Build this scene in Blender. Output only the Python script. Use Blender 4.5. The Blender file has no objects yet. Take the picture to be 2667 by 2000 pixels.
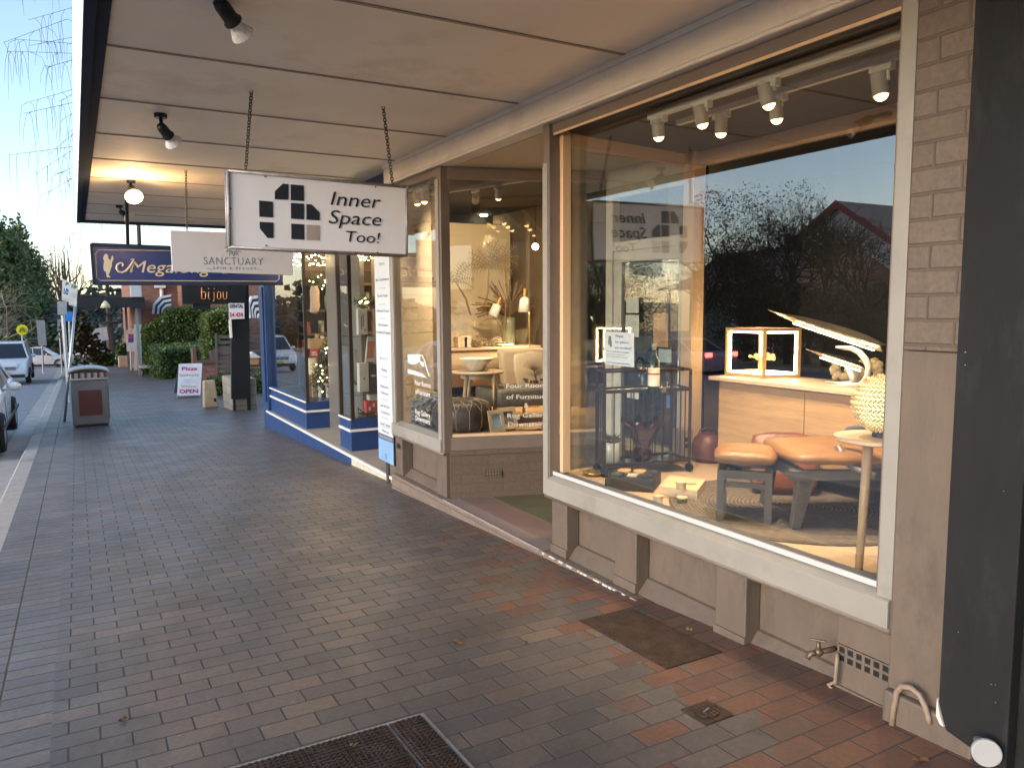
import bpy, bmesh, math, random
from mathutils import Vector, Matrix
R = math.radians
EXPO = 2.85
rnd = random.Random(7)
sc = bpy.context.scene
COL = sc.collection
# ---------------------------------------------------------------- measuring camera (photo pixels 2667 x 2000 -> points on known planes)
F0, CX, CY, H, G = 2004.0, 1333.5, 1000.0, 1.6, -0.039
def _r(x, y): return Vector((x-CX, -(y-CY), -F0))
_Y = _r(193, 803).normalized()
_Z = _r(193, 803).cross(_r(1193, 797)).normalized()
if _Z.y < 0: _Z = -_Z
_X = _Y.cross(_Z)
MW = Matrix((_X, _Y, _Z))
CAM = Vector((0, 0, H))
def ray(x, y): return MW @ _r(x, y)
def pG(x, y, dz=0.0):
    d = ray(x, y); t = (dz-H)/(d.z-G*d.y); return CAM+d*t
def pX(x, y, X):
    d = ray(x, y); return CAM+d*(X/d.x)
def pY(x, y, Y):
    d = ray(x, y); return CAM+d*(Y/d.y)
def pZ(x, y, Z):
    d = ray(x, y); return CAM+d*((Z-H)/d.z)
def gz(y): return G*y
# ---------------------------------------------------------------- materials
MATS = {}
def new_mat(name):
    m = bpy.data.materials.new(name); m.use_nodes = True
    nt = m.node_tree; nt.nodes.clear()
    return m, nt, nt.nodes, nt.links
def out(nt, sock):
    o = nt.nodes.new('ShaderNodeOutputMaterial'); nt.links.new(sock, o.inputs['Surface'])
def nd(nt, t, **k):
    n = nt.nodes.new(t)
    for a, b in k.items(): setattr(n, a, b)
    return n
def math_n(nt, op, a, b=None, c=None):
    n = nd(nt, 'ShaderNodeMath', operation=op)
    for i, v in enumerate((a, b, c)):
        if v is None: continue
        if isinstance(v, (int, float)): n.inputs[i].default_value = v
        else: nt.links.new(v, n.inputs[i])
    return n.outputs[0]
def ramp(nt, fac, stops):
    n = nd(nt, 'ShaderNodeValToRGB'); e = n.color_ramp.elements
    while len(e) > 1: e.remove(e[-1])
    e[0].position = stops[0][0]; e[0].color = (*stops[0][1], 1)
    for p, c in stops[1:]:
        k = e.new(p); k.color = (*c, 1)
    nt.links.new(fac, n.inputs[0]); return n.outputs[0]
def mixc(nt, fac, a, b, mode='MIX'):
    n = nd(nt, 'ShaderNodeMix', data_type='RGBA', blend_type=mode)
    for s, v in ((n.inputs[0], fac), (n.inputs[6], a), (n.inputs[7], b)):
        if isinstance(v, (int, float)): s.default_value = v
        elif isinstance(v, tuple): s.default_value = (*v, 1)
        else: nt.links.new(v, s)
    return n.outputs[2]
def coords(nt, scale=(1, 1, 1)):
    t = nd(nt, 'ShaderNodeTexCoord'); mp = nd(nt, 'ShaderNodeMapping'); mp.inputs['Scale'].default_value = scale
    nt.links.new(t.outputs['Object'], mp.inputs[0]); return mp.outputs[0]
def noise(nt, vec, scale, detail=4, rough=.55, out_='Fac'):
    n = nd(nt, 'ShaderNodeTexNoise'); n.inputs['Scale'].default_value = scale; n.inputs['Detail'].default_value = detail
    n.inputs['Roughness'].default_value = rough
    nt.links.new(vec, n.inputs['Vector']); return n.outputs[out_]
def bump(nt, h, strength=.3, dist=.01):
    b = nd(nt, 'ShaderNodeBump'); b.inputs['Strength'].default_value = strength; b.inputs['Distance'].default_value = dist
    nt.links.new(h, b.inputs['Height']); return b.outputs[0]
def princ(nt, col, rough, metal=0.0, normal=None, spec=.5, **k):
    p = nd(nt, 'ShaderNodeBsdfPrincipled')
    for s, v in ((p.inputs['Base Color'], col), (p.inputs['Roughness'], rough), (p.inputs['Metallic'], metal), (p.inputs['Specular IOR Level'], spec)):
        if isinstance(v, (int, float)): s.default_value = v
        elif isinstance(v, tuple): s.default_value = (*v, 1)
        else: nt.links.new(v, s)
    if normal is not None: nt.links.new(normal, p.inputs['Normal'])
    for a, v in k.items(): p.inputs[a.replace('_', ' ')].default_value = v
    return p.outputs[0]
def mul(c, f): return tuple(min(1, max(0, x*f)) for x in c)
def pm(name, col, rough=.6, metal=0.0, var=.18, scale=6, bmp=.0, bscale=60, spec=.5, stretch=(1, 1, 1), dirt=None, dirt_scale=2.5, **k):
    if name in MATS: return MATS[name]
    m, nt, N, L = new_mat(name)
    v = coords(nt, stretch)
    n1 = noise(nt, v, scale, 6, .6)
    c = ramp(nt, n1, [(.25, mul(col, 1-var)), (.5, col), (.78, mul(col, 1+var))])
    if dirt:
        d = noise(nt, v, dirt_scale, 8, .7)
        c = mixc(nt, ramp(nt, d, [(.52, (0, 0, 0)), (.72, (1, 1, 1))]), c, dirt)
    r = math_n(nt, 'MULTIPLY_ADD', n1, .25, rough-.12)
    nor = bump(nt, noise(nt, v, bscale, 5, .6), bmp, .01) if bmp else None
    out(nt, princ(nt, c, r, metal, nor, spec, **k))
    MATS[name] = m; return m
def emis(name, col, strength):
    if name in MATS: return MATS[name]
    m, nt, N, L = new_mat(name)
    e = nd(nt, 'ShaderNodeEmission'); e.inputs[0].default_value = (*col, 1); e.inputs[1].default_value = strength
    out(nt, e.outputs[0]); MATS[name] = m; return m
def wood(name, col, axis=1, rough=.45, var=.28, sc_=1.0):
    if name in MATS: return MATS[name]
    m, nt, N, L = new_mat(name)
    st = [14*sc_]*3; st[axis] = 1.1*sc_
    v = coords(nt, tuple(st)); n1 = noise(nt, v, 1.6, 8, .62)
    v2 = coords(nt, tuple(s*5 for s in st)); n2 = noise(nt, v2, 2.2, 3, .5)
    f = math_n(nt, 'MULTIPLY_ADD', n2, .35, math_n(nt, 'MULTIPLY', n1, .8))
    c = ramp(nt, f, [(.3, mul(col, 1-var)), (.55, col), (.8, mul(col, 1+var*.7))])
    out(nt, princ(nt, c, math_n(nt, 'MULTIPLY_ADD', n2, .2, rough-.1), 0.0, bump(nt, f, .08, .004)))
    MATS[name] = m; return m
def leafmat(name, cols, rough=.6, trans=.25):
    if name in MATS: return MATS[name]
    m, nt, N, L = new_mat(name)
    g = nd(nt, 'ShaderNodeNewGeometry')
    c = ramp(nt, g.outputs['Random Per Island'], [(i/max(1, len(cols)-1), x) for i, x in enumerate(cols)])
    v = coords(nt); c = mixc(nt, .5, c, ramp(nt, noise(nt, v, 1.3, 3), [(.3, (.45, .45, .45)), (.7, (1.25, 1.25, 1.2))]), 'MULTIPLY')
    p = nd(nt, 'ShaderNodeBsdfPrincipled'); L.new(c, p.inputs['Base Color']); p.inputs['Roughness'].default_value = rough
    t = nd(nt, 'ShaderNodeBsdfTranslucent'); L.new(c, t.inputs[0])
    mx = nd(nt, 'ShaderNodeMixShader'); mx.inputs[0].default_value = trans
    L.new(p.outputs[0], mx.inputs[1]); L.new(t.outputs[0], mx.inputs[2]); out(nt, mx.outputs[0])
    MATS[name] = m; return m
def glass(name, r0=.2, tint=(.93, .96, .95), tr=None):
    if name in MATS: return MATS[name]
    m, nt, N, L = new_mat(name)
    lw = nd(nt, 'ShaderNodeLayerWeight'); lw.inputs[0].default_value = .5
    f = math_n(nt, 'MULTIPLY_ADD', math_n(nt, 'POWER', lw.outputs['Facing'], 4.0), 1-r0, r0)
    t = nd(nt, 'ShaderNodeBsdfTransparent'); t.inputs[0].default_value = (*tint, 1)
    g = nd(nt, 'ShaderNodeBsdfGlossy'); g.inputs['Roughness'].default_value = 0.0
    mx = nd(nt, 'ShaderNodeMixShader'); L.new(f, mx.inputs[0]); L.new(t.outputs[0], mx.inputs[1]); L.new(g.outputs[0], mx.inputs[2])
    out(nt, mx.outputs[0]); MATS[name] = m; return m
def bricks(name, cols, mortar, bw=.24, bh=.086, gap=.012, axes=(0, 2), rough=.8, strength=.6, stain=None, half=.5, red=None, sheen=False, origin=(0, 0)):
    """running-bond units with their own random colour, worked out from object space"""
    if name in MATS: return MATS[name]
    m, nt, N, L = new_mat(name)
    v = coords(nt); sp = nd(nt, 'ShaderNodeSeparateXYZ'); L.new(v, sp.inputs[0])
    wob = noise(nt, v, 9, 2)
    a = math_n(nt, 'ADD', math_n(nt, 'MULTIPLY_ADD', wob, .004, -.002), sp.outputs[axes[0]]); b = math_n(nt, 'ADD', math_n(nt, 'MULTIPLY_ADD', wob, .004, -.002), sp.outputs[axes[1]])
    b = math_n(nt, 'DIVIDE', math_n(nt, 'SUBTRACT', b, origin[1]), bh); row = math_n(nt, 'FLOOR', b)
    sh = math_n(nt, 'MULTIPLY', math_n(nt, 'MODULO', math_n(nt, 'ADD', row, 10000.0), 2.0), half)
    a = math_n(nt, 'ADD', math_n(nt, 'DIVIDE', math_n(nt, 'SUBTRACT', a, origin[0]), bw), sh); colm = math_n(nt, 'FLOOR', a)
    fa = math_n(nt, 'FRACT', a); fb = math_n(nt, 'FRACT', b)
    ea = math_n(nt, 'MULTIPLY', math_n(nt, 'MINIMUM', fa, math_n(nt, 'SUBTRACT', 1.0, fa)), bw)
    eb = math_n(nt, 'MULTIPLY', math_n(nt, 'MINIMUM', fb, math_n(nt, 'SUBTRACT', 1.0, fb)), bh)
    e = math_n(nt, 'MINIMUM', ea, eb)
    mr = nd(nt, 'ShaderNodeMapRange'); mr.interpolation_type = 'SMOOTHSTEP'
    mr.inputs[1].default_value = gap*.25; mr.inputs[2].default_value = gap*.75; L.new(e, mr.inputs[0]); mask = mr.outputs[0]
    cb = nd(nt, 'ShaderNodeCombineXYZ'); L.new(colm, cb.inputs[0]); L.new(row, cb.inputs[1])
    wn = nd(nt, 'ShaderNodeTexWhiteNoise', noise_dimensions='3D'); L.new(cb.outputs[0], wn.inputs[0])
    c = ramp(nt, wn.outputs[0], [(i/max(1, len(cols)-1), x) for i, x in enumerate(cols)])
    if red:
        cols2, x0, x1 = red
        c2 = ramp(nt, wn.outputs[0], [(i/max(1, len(cols2)-1), x) for i, x in enumerate(cols2)])
        big = noise(nt, v, .55, 3)
        k = math_n(nt, 'ADD', math_n(nt, 'SUBTRACT', sp.outputs[0], math_n(nt, 'MULTIPLY', sp.outputs[1], .30)), math_n(nt, 'MULTIPLY_ADD', big, 1.6, -.8))
        mk = nd(nt, 'ShaderNodeMapRange'); mk.inputs[1].default_value = x0; mk.inputs[2].default_value = x1; L.new(k, mk.inputs[0])
        # each paver is one batch or the other
        pk = math_n(nt, 'LESS_THAN', wn_second(nt, cb), mk.outputs[0])
        c = mixc(nt, math_n(nt, 'MULTIPLY', pk, .85), c, c2)
    fine = noise(nt, v, 45, 6, .65)
    c = mixc(nt, .55, c, ramp(nt, fine, [(.3, (.55, .55, .55)), (.7, (1.25, 1.25, 1.25))]), 'MULTIPLY')
    if stain:
        st = noise(nt, v, 1.1, 7, .68)
        c = mixc(nt, ramp(nt, st, [(.5, (0, 0, 0)), (.75, (.6, .6, .6))]), c, stain)
    c = mixc(nt, mask, mortar, c)
    hgt = math_n(nt, 'ADD', math_n(nt, 'MULTIPLY', mask, .7), math_n(nt, 'MULTIPLY', fine, .35))
    if sheen:
        hgt = math_n(nt, 'ADD', hgt, math_n(nt, 'MULTIPLY', wn_second(nt, cb, 5.0), .6))
        sp_ = noise(nt, v, 13, 2, .5); c = mixc(nt, ramp(nt, sp_, [(.72, (0, 0, 0)), (.76, (.55, .55, .55))]), c, (.20, .19, .175))
        ds_ = noise(nt, v, 2.1, 6, .7); c = mixc(nt, ramp(nt, ds_, [(.50, (0, 0, 0)), (.68, (.55, .55, .55))]), c, (.055, .05, .047))
        rr = math_n(nt, 'MULTIPLY_ADD', noise(nt, v, 2.3, 5, .6), .4, rough-.2)
        rr = math_n(nt, 'MULTIPLY_ADD', math_n(nt, 'SUBTRACT', 1.0, mask), .4, rr)
    else: rr = rough
    out(nt, princ(nt, c, rr, 0.0, bump(nt, hgt, strength, .006)))
    MATS[name] = m; return m
def wn_second(nt, cb, off=17.0):
    a = nd(nt, 'ShaderNodeVectorMath', operation='ADD'); a.inputs[1].default_value = (off, off*.7, off*1.3); nt.links.new(cb.outputs[0], a.inputs[0])
    w = nd(nt, 'ShaderNodeTexWhiteNoise', noise_dimensions='3D'); nt.links.new(a.outputs[0], w.inputs[0]); return w.outputs[0]
# ---------------------------------------------------------------- things and meshes
def wm(o):
    m = o.matrix_basis.copy()
    return wm(o.parent) @ m if o.parent else m
def tag(o, label, cat, group=None):
    o['label'] = label; o['category'] = cat
    if group: o['group'] = group
    return o
def thing(name, label, cat, loc=(0, 0, 0), rz=0.0, group=None):
    o = bpy.data.objects.new(name, None); COL.objects.link(o); o.empty_display_size = .1
    o.location = loc; o.rotation_euler = (0, 0, rz)
    return tag(o, label, cat, group)
class MB:
    def __init__(s): s.bm = bmesh.new()
    def face(s, pts):
        return s.bm.faces.new([s.bm.verts.new(p) for p in pts])
    def hexa(s, b, t):
        """solid from bottom ring b and top ring t (same length)"""
        n = len(b); B = [s.bm.verts.new(p) for p in b]; T = [s.bm.verts.new(p) for p in t]
        s.bm.faces.new(B[::-1]); s.bm.faces.new(T)
        for i in range(n):
            j = (i+1) % n; s.bm.faces.new((B[i], B[j], T[j], T[i]))
        return s
    def box(s, x0, x1, y0, y1, z0, z1):
        x0, x1 = sorted((x0, x1)); y0, y1 = sorted((y0, y1)); z0, z1 = sorted((z0, z1))
        q = [(x0, y0), (x1, y0), (x1, y1), (x0, y1)]
        return s.hexa([(x, y, z0) for x, y in q], [(x, y, z1) for x, y in q])
    def prism(s, pts, vec):
        v = Vector(vec); p = [Vector(q) for q in pts]
        n = Vector((0, 0, 0))
        for i in range(len(p)): n += p[i].cross(p[(i+1) % len(p)])
        if n.dot(v) < 0: p = p[::-1]
        return s.hexa(p, [q+v for q in p])
    def bar(s, p, q, w, h=None, up=(0, 0, 1)):
        p, q = Vector(p), Vector(q); h = w if h is None else h
        d = (q-p).normalized(); u = Vector(up)
        if abs(d.dot(u)) > .98: u = Vector((0, 1, 0))
        a = d.cross(u).normalized()*w/2; b = a.cross(d).normalized()*h/2
        r = [p-a-b, p+a-b, p+a+b, p-a+b]
        return s.prism(r, q-p)
    def tube(s, pts, r, seg=8, cap=True):
        pts = [Vector(p) for p in pts]; n = len(pts); rings = []
        rs = [r]*n if isinstance(r, (int, float)) else r
        prev = None
        for i, p in enumerate(pts):
            d = (pts[min(i+1, n-1)]-pts[max(i-1, 0)])
            d = d.normalized() if d.length > 1e-9 else Vector((0, 0, 1))
            if prev is None:
                u = Vector((0, 0, 1)) if abs(d.z) < .9 else Vector((1, 0, 0)); a = d.cross(u).normalized()
            else:
                a = prev-d*prev.dot(d); a = a.normalized() if a.length > 1e-6 else d.orthogonal().normalized()
            prev = a; b = d.cross(a)
            rings.append([s.bm.verts.new(p+(a*math.cos(t)+b*math.sin(t))*rs[i]) for t in (2*math.pi*k/seg for k in range(seg))])
        for i in range(n-1):
            for k in range(seg):
                l = (k+1) % seg; s.bm.faces.new((rings[i][k], rings[i][l], rings[i+1][l], rings[i+1][k]))
        if cap: s.bm.faces.new(rings[0][::-1]); s.bm.faces.new(rings[-1])
        return s
    def lathe(s, prof, c=(0, 0, 0), seg=24, axis=(0, 0, 1), sx=1, sy=1):
        c = Vector(c); ax = Vector(axis).normalized(); a = ax.orthogonal().normalized() if abs(ax.z) < .999 else Vector((1, 0, 0)); b = ax.cross(a)
        rings = []
        for r, z in prof:
            if r < 1e-6: rings.append([s.bm.verts.new(c+ax*z)])
            else: rings.append([s.bm.verts.new(c+ax*z+a*(r*sx*math.cos(2*math.pi*k/seg))+b*(r*sy*math.sin(2*math.pi*k/seg))) for k in range(seg)])
        for i in range(len(rings)-1):
            A, B = rings[i], rings[i+1]
            for k in range(seg):
                l = (k+1) % seg
                if len(A) == 1 and len(B) == 1: continue
                if len(A) == 1: s.bm.faces.new((A[0], B[l], B[k]))
                elif len(B) == 1: s.bm.faces.new((A[k], A[l], B[0]))
                else: s.bm.faces.new((A[k], A[l], B[l], B[k]))
        return s
    def sphere(s, c, r, seg=16, sx=1, sy=1, sz=1):
        n = max(4, seg//2)
        return s.lathe([(r*math.sin(math.pi*i/n), -r*sz*math.cos(math.pi*i/n)) for i in range(n+1)], c, seg, sx=sx, sy=sy)
    def disc(s, c, nrm, r, th, seg=24):
        return s.lathe([(0, 0), (r, 0), (r, th), (0, th)], c, seg, nrm)
    def build(s, name, mat, parent=None, smooth=False, bev=0, local=False, sub=0):
        bmesh.ops.recalc_face_normals(s.bm, faces=s.bm.faces)
        me = bpy.data.meshes.new(name); s.bm.to_mesh(me); s.bm.free()
        me.materials.append(mat)
        o = bpy.data.objects.new(name, me); COL.objects.link(o)
        if parent is not None:
            o.parent = parent
            if not local: me.transform(wm(parent).inverted())
        if smooth:
            for p in me.polygons: p.use_smooth = True
        if bev:
            b = o.modifiers.new('bevel', 'BEVEL'); b.width = bev; b.segments = 2; b.limit_method = 'ANGLE'; b.angle_limit = R(35)
        if sub:
            b = o.modifiers.new('sub', 'SUBSURF'); b.levels = b.render_levels = sub
        return o
def struct(name, mb, mat, **k):
    o = mb.build(name, mat, **k); o['kind'] = 'structure'; return o
def rebase(o):
    """move a single-mesh thing's origin to its base"""
    me = o.data; vs = [v.co for v in me.vertices]
    c = Vector((sum(v.x for v in vs)/len(vs), sum(v.y for v in vs)/len(vs), min(v.z for v in vs)))
    me.transform(Matrix.Translation(-c)); o.location = c; return o
def single(name, mb, mat, label, cat, group=None, **k):
    return rebase(tag(mb.build(name, mat, **k), label, cat, group))
def text(body, org, right, up, size, mat, parent, name='lettering', shear=0, align='CENTER', ext=.0015, bold=0, sx=1.0, space=1.0):
    cu = bpy.data.curves.new('t', 'FONT'); cu.body = body; cu.size = 1; cu.extrude = ext/size; cu.shear = shear; cu.align_x = align; cu.offset = bold
    cu.space_character = space; cu.resolution_u = 3
    t = bpy.data.objects.new('t', cu); COL.objects.link(t)
    dg = bpy.context.evaluated_depsgraph_get(); dg.update()
    me = bpy.data.meshes.new_from_object(t.evaluated_get(dg)); COL.objects.unlink(t); bpy.data.objects.remove(t)
    r, u = Vector(right).normalized(), Vector(up).normalized(); n = r.cross(u)
    M = Matrix(((r.x*size*sx, u.x*size, n.x*size, org[0]), (r.y*size*sx, u.y*size, n.y*size, org[1]), (r.z*size*sx, u.z*size, n.z*size, org[2]), (0, 0, 0, 1)))
    me.transform(M); me.materials.clear(); me.materials.append(mat)
    o = bpy.data.objects.new(name, me); COL.objects.link(o)
    if parent is not None: o.parent = parent; me.transform(wm(parent).inverted())
    return o
def copy_tree(o, parent=None):
    c = o.copy(); COL.objects.link(c)
    if parent is not None: c.parent = parent
    for ch in list(o.children): copy_tree(ch, c)
    return c
def lamp(kind, loc, energy, col, aim=None, size=.05, spot=1.2, blend=.5, name='lamp_light'):
    l = bpy.data.lights.new(name, kind); l.energy = energy; l.color = col
    if kind in ('POINT', 'SPOT'): l.shadow_soft_size = size
    if kind == 'SPOT': l.spot_size = spot; l.spot_blend = blend
    o = bpy.data.objects.new(name, l); COL.objects.link(o); o.location = loc
    if aim is not None: o.rotation_euler = (Vector(aim)-Vector(loc)).to_track_quat('-Z', 'Y').to_euler()
    return o
WARM = (1.0, .71, .43)
# ---------------------------------------------------------------- palette
TAUPE = pm('taupe_masonry_paint', (.130, .100, .077), .62, var=.16, scale=5, bmp=.3, bscale=45, stretch=(1, 1, .45), dirt=(.082, .064, .050), dirt_scale=4.5)
TAUPEBRICK = bricks('painted_brick', [(.185, .145, .115), (.20, .158, .125), (.215, .168, .135)], (.13, .10, .08), .24, .086, .011, (1, 2), .6, .55)
CREAM = pm('cream_window_paint', (.28, .268, .24), .5, var=.08, scale=5, bmp=.05, dirt=(.215, .195, .165), dirt_scale=3)
CHALK = pm('chipped_edge', (.6, .57, .52), .8, var=.25, scale=30, bmp=.4)
MULLION = pm('grey_brown_frame_paint', (.17, .136, .112), .5, var=.1, scale=6, bmp=.05)
SOFFIT = pm('soffit_sheet_paint', (.90, .82, .70), .7, var=.06, scale=1.2, dirt=(.72, .61, .47), dirt_scale=.9, bmp=.12, bscale=6)
BEAM = pm('beam_paint', (.76, .71, .62), .6, var=.07, scale=4, bmp=.05, dirt=(.66, .59, .50))
JOINT = pm('soffit_joint_strip', (.36, .285, .22), .7, var=.15)
FASCIA = pm('white_fascia', (.72, .74, .76), .5, var=.06)
NAVYTRIM = pm('dark_trim', (.030, .045, .075), .9, spec=.1)
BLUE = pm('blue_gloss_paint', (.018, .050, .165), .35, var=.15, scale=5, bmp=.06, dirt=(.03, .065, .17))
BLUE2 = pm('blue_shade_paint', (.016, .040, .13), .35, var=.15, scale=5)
WHITEP = pm('white_paint', (.75, .74, .70), .5, var=.06)
CHARC = pm('charcoal_cladding', (.014, .0145, .0162), .75, var=.3, scale=9, bmp=.25, bscale=60, spec=.25, stretch=(1, 1, .3), dirt=(.030, .030, .032), dirt_scale=5)
BLACK = pm('black_paint', (.012, .013, .015), .45, var=.2)
BLACKM = pm('black_metal', (.02, .02, .022), .4, .3)
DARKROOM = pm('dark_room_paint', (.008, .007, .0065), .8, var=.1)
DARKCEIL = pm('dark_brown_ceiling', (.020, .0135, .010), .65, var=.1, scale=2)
OAK = wood('pale_oak_floor', (.47, .35, .25), 1, var=.12)
OAKX = wood('pale_oak', (.42, .265, .135), 1)
OAKZ = wood('pale_oak_upright', (.52, .35, .2), 2)
LITWOOD = wood('lit_frame_timber', (.66, .46, .28), 2, var=.12)  # bright orange puts the spotlights' light into the timber colour
STEEL = pm('brushed_steel', (.5, .52, .54), .3, 1.0, var=.1)
GALV = pm('galvanised_steel', (.42, .45, .47), .45, .8, var=.15, scale=20)
BRASS = pm('brass', (.75, .52, .2), .3, 1.0)
WHITEG = pm('white_gloss', (.52, .52, .52), .35, var=.03)
PANE = glass('window_glass', .14, (.95, .97, .96))
PANE3 = glass('bookshop_glass', .14)
PANE2 = glass('side_glass', .07)
INK = pm('dark_ink', (.010, .014, .026), .5, var=.1)
# ================================================================ SETTING
PAV = bricks('clay_pavers', [(.108, .094, .09), (.13, .11, .10), (.16, .127, .108), (.112, .10, .098), (.142, .118, .103), (.094, .086, .086), (.19, .142, .112), (.12, .105, .098)],
             (.066, .060, .056), .228, .121, .0075, (0, 1), .44, .55, stain=(.085, .078, .075), red=([(.175, .076, .050), (.205, .094, .058), (.13, .07, .053), (.185, .082, .051), (.15, .09, .069)], .9, 1.75), sheen=True)
BORDER = bricks('border_pavers', [(.155, .14, .13), (.18, .16, .145), (.135, .125, .12), (.215, .18, .15), (.15, .138, .13)], (.09, .083, .078), .215, .118, .010, (0, 1), .5, .8, stain=(.12, .112, .105), half=0, sheen=True, origin=(-.60, 0))
CONC = pm('kerb_concrete', (.38, .365, .34), .8, var=.15, scale=9, bmp=.3, bscale=120, dirt=(.2, .19, .175))
ASPH = pm('asphalt', (.25, .255, .265), .8, var=.22, scale=40, bmp=.4, bscale=220, dirt=(.20, .205, .21))
EARTH = pm('verge_ground', (.15, .16, .08), .95, var=.3, scale=.6, bmp=.3, bscale=8, dirt=(.09, .075, .045))
def sheet(x0, x1, y0, y1, dz):
    mb = MB(); mb.face([(x0, y0, gz(y0)+dz), (x1, y0, gz(y0)+dz), (x1, y1, gz(y1)+dz), (x0, y1, gz(y1)+dz)]); return mb
struct('footpath', sheet(-.178, 6.5, -8, 62, 0), PAV)
struct('footpath_border', sheet(-.60, -.178, -8, 62, 0), BORDER)
kb = MB(); P = [(-.60, .0), (-.76, -.004), (-.785, -.03), (-.80, -.14), (-.80, -.3), (-.60, -.3)]
kb.prism([(x, -8, gz(-8)+z) for x, z in P], (0, 70, G*70)); struct('kerb', kb, CONC)
struct('gutter', sheet(-1.15, -.79, -8, 62, -.135), CONC)
struct('road', sheet(-17.4, -1.15, -30, 130, -.131), ASPH)
struct('side_road', sheet(-1.15, 14, 62, 72, -.127), ASPH)
kb = MB(); kb.prism([(-17.4, -30, gz(-30)-.3), (-17.65, -30, gz(-30)-.3), (-17.65, -30, gz(-30)), (-17.42, -30, gz(-30)-.01)], (0, 160, G*160)); struct('far_kerb', kb, CONC)
struct('ground', sheet(-300, 300, -120, 420, -.22), EARTH)
struct('verge', sheet(-60, -17.65, -60, 140, -.02), EARTH)
# ================================================================ AWNING over the footpath
aw = thing('awning', 'long cream footpath awning with flat sheeted underside and dark edge strip', 'awning', (1.5, 5, 3.0))
mb = MB(); mb.box(.16, 2.95, -5, 14.24, 3.0, 3.05); mb.box(2.92, 3.2, -5, 14.24, 3.0, 3.05); mb.build('soffit', SOFFIT, aw)
mb = MB()
for k in range(-8, 9):
    y = 4.78+1.193*k
    if y < 14.1: mb.box(.228, 2.775, y-.012, y+.012, 2.9935, 2.9985)
mb.build('joint_strip', JOINT, aw)
mb = MB(); mb.box(.11, .158, -5, 14.27, 2.952, 3.80); mb.build('fascia', FASCIA, aw)
mb = MB(); mb.box(.165, .225, -5, 14.2, 2.975, 2.998); mb.box(.165, 2.95, 14.19, 14.255, 2.955, 2.997); mb.box(.159, .1645, -5, 14.2, 2.949, 2.998); mb.box(.112, .164, -5, 14.2, 2.9445, 2.9485); mb.build('edge_trim', NAVYTRIM, aw)
mb = MB(); mb.box(2.78, 2.93, -5, 7.52, 2.803, 2.998); mb.build('beam', BEAM, aw, bev=.008)
mb = MB(); mb.box(2.765, 2.7795, -5, 7.5, 2.965, 2.9975); mb.tube([(2.777, -5, 2.825), (2.777, 7.5, 2.825)], .006, 6); mb.build('cover_strip', BEAM, aw)
mb = MB(); mb.box(.9, 3.3, -5, 14.2, 3.4, 3.46); mb.build('roof', JOINT, aw)
# ================================================================ FURNITURE SHOP BUILDING
sb = thing('shop_building', 'taupe rendered shopfront with cream framed display windows and warm lit rooms', 'building', (3.2, 4.5, gz(4.5)))
XF = 2.85
# stall riser of the big window: recessed panels between short piers, on a low ledge
mb = MB(); mb.box(2.955, 3.1, 1.86, 4.47, -.30, .29); mb.build('stall_riser', TAUPE, sb)
for a, b in ((4.48, 4.29), (3.75, 3.54), (2.88, 2.67), (2.14, 1.865)):
    mb = MB(); mb.box(XF, 2.955-.003, a, b, -.13, .288); mb.box(XF-.012, 2.95, a+.004, b-.004, -.13, -.07); mb.build('riser_pier', TAUPE, sb, bev=.006)
for a, b in ((4.29, 3.75), (3.54, 2.88), (2.67, 2.14)):
    mb = MB(); mb.prism([(XF+.012, b, -.131), (2.953, b, -.131), (2.953, b, -.045), (2.935, b, -.05)], (0, a-b-.002, 0)); mb.build('panel_ledge', TAUPE, sb)
mb = MB(); mb.prism([(2.79, 1.60, gz(1.6)-.2), (2.953, 1.60, gz(1.6)-.2), (2.953, 1.60, -.132), (2.80, 1.60, -.137)], (0, 4.52-1.60, 0)); mb.build('plinth', TAUPEBRICK, sb, bev=.006)
mb = MB(); rr = random.Random(3); y = 2.0
while y < 4.5:
    d = rr.uniform(.02, .09); mb.box(2.7875, 2.797+rr.uniform(0, .006), y, y+d*.8, -.1375-rr.uniform(.004, .012), -.1345); y += d+rr.uniform(0, .06)
mb.build('chipped_edge', CHALK, sb)
mb = MB(); mb.tube([(2.826, 1.87, .272), (2.826, 4.52, .272)], .019, 8); mb.build('sill_moulding', MULLION, sb, smooth=True)
# vent grilles in the riser
def vent(o, ax, n=6, w=.30, h=.082):
    ax = Vector(ax).normalized(); up = Vector((0, 0, 1)); nrm = ax.cross(up); o = Vector(o)
    bk = MB(); a = o+nrm*.0006; bk.prism([a, a+ax*w, a+ax*w+up*h, a+up*h], nrm*.001); back = bk.build('vent', BLACK, sb)
    f = MB(); cw = w/n
    e_ = o+nrm*.0018
    def slab(x0, x1, z0, z1): f.prism([e_+ax*x0+up*z0, e_+ax*x1+up*z0, e_+ax*x1+up*z1, e_+ax*x0+up*z1], nrm*.007)
    for i in range(n+1): slab(max(0, i*cw-.007), min(w, i*cw+.007), 0, h)
    for z0, z1 in ((0, .009), (h/2-.006, h/2+.006), (h-.009, h)): f.prism([e_+up*z0, e_+ax*w+up*z0, e_+ax*w+up*z1, e_+up*z1], nrm*.0062)
    f.build('grille', TAUPE, back); return back
vent((XF-.001, 2.125, .055-.02), (0, -1, 0), 6, .25)
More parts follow.
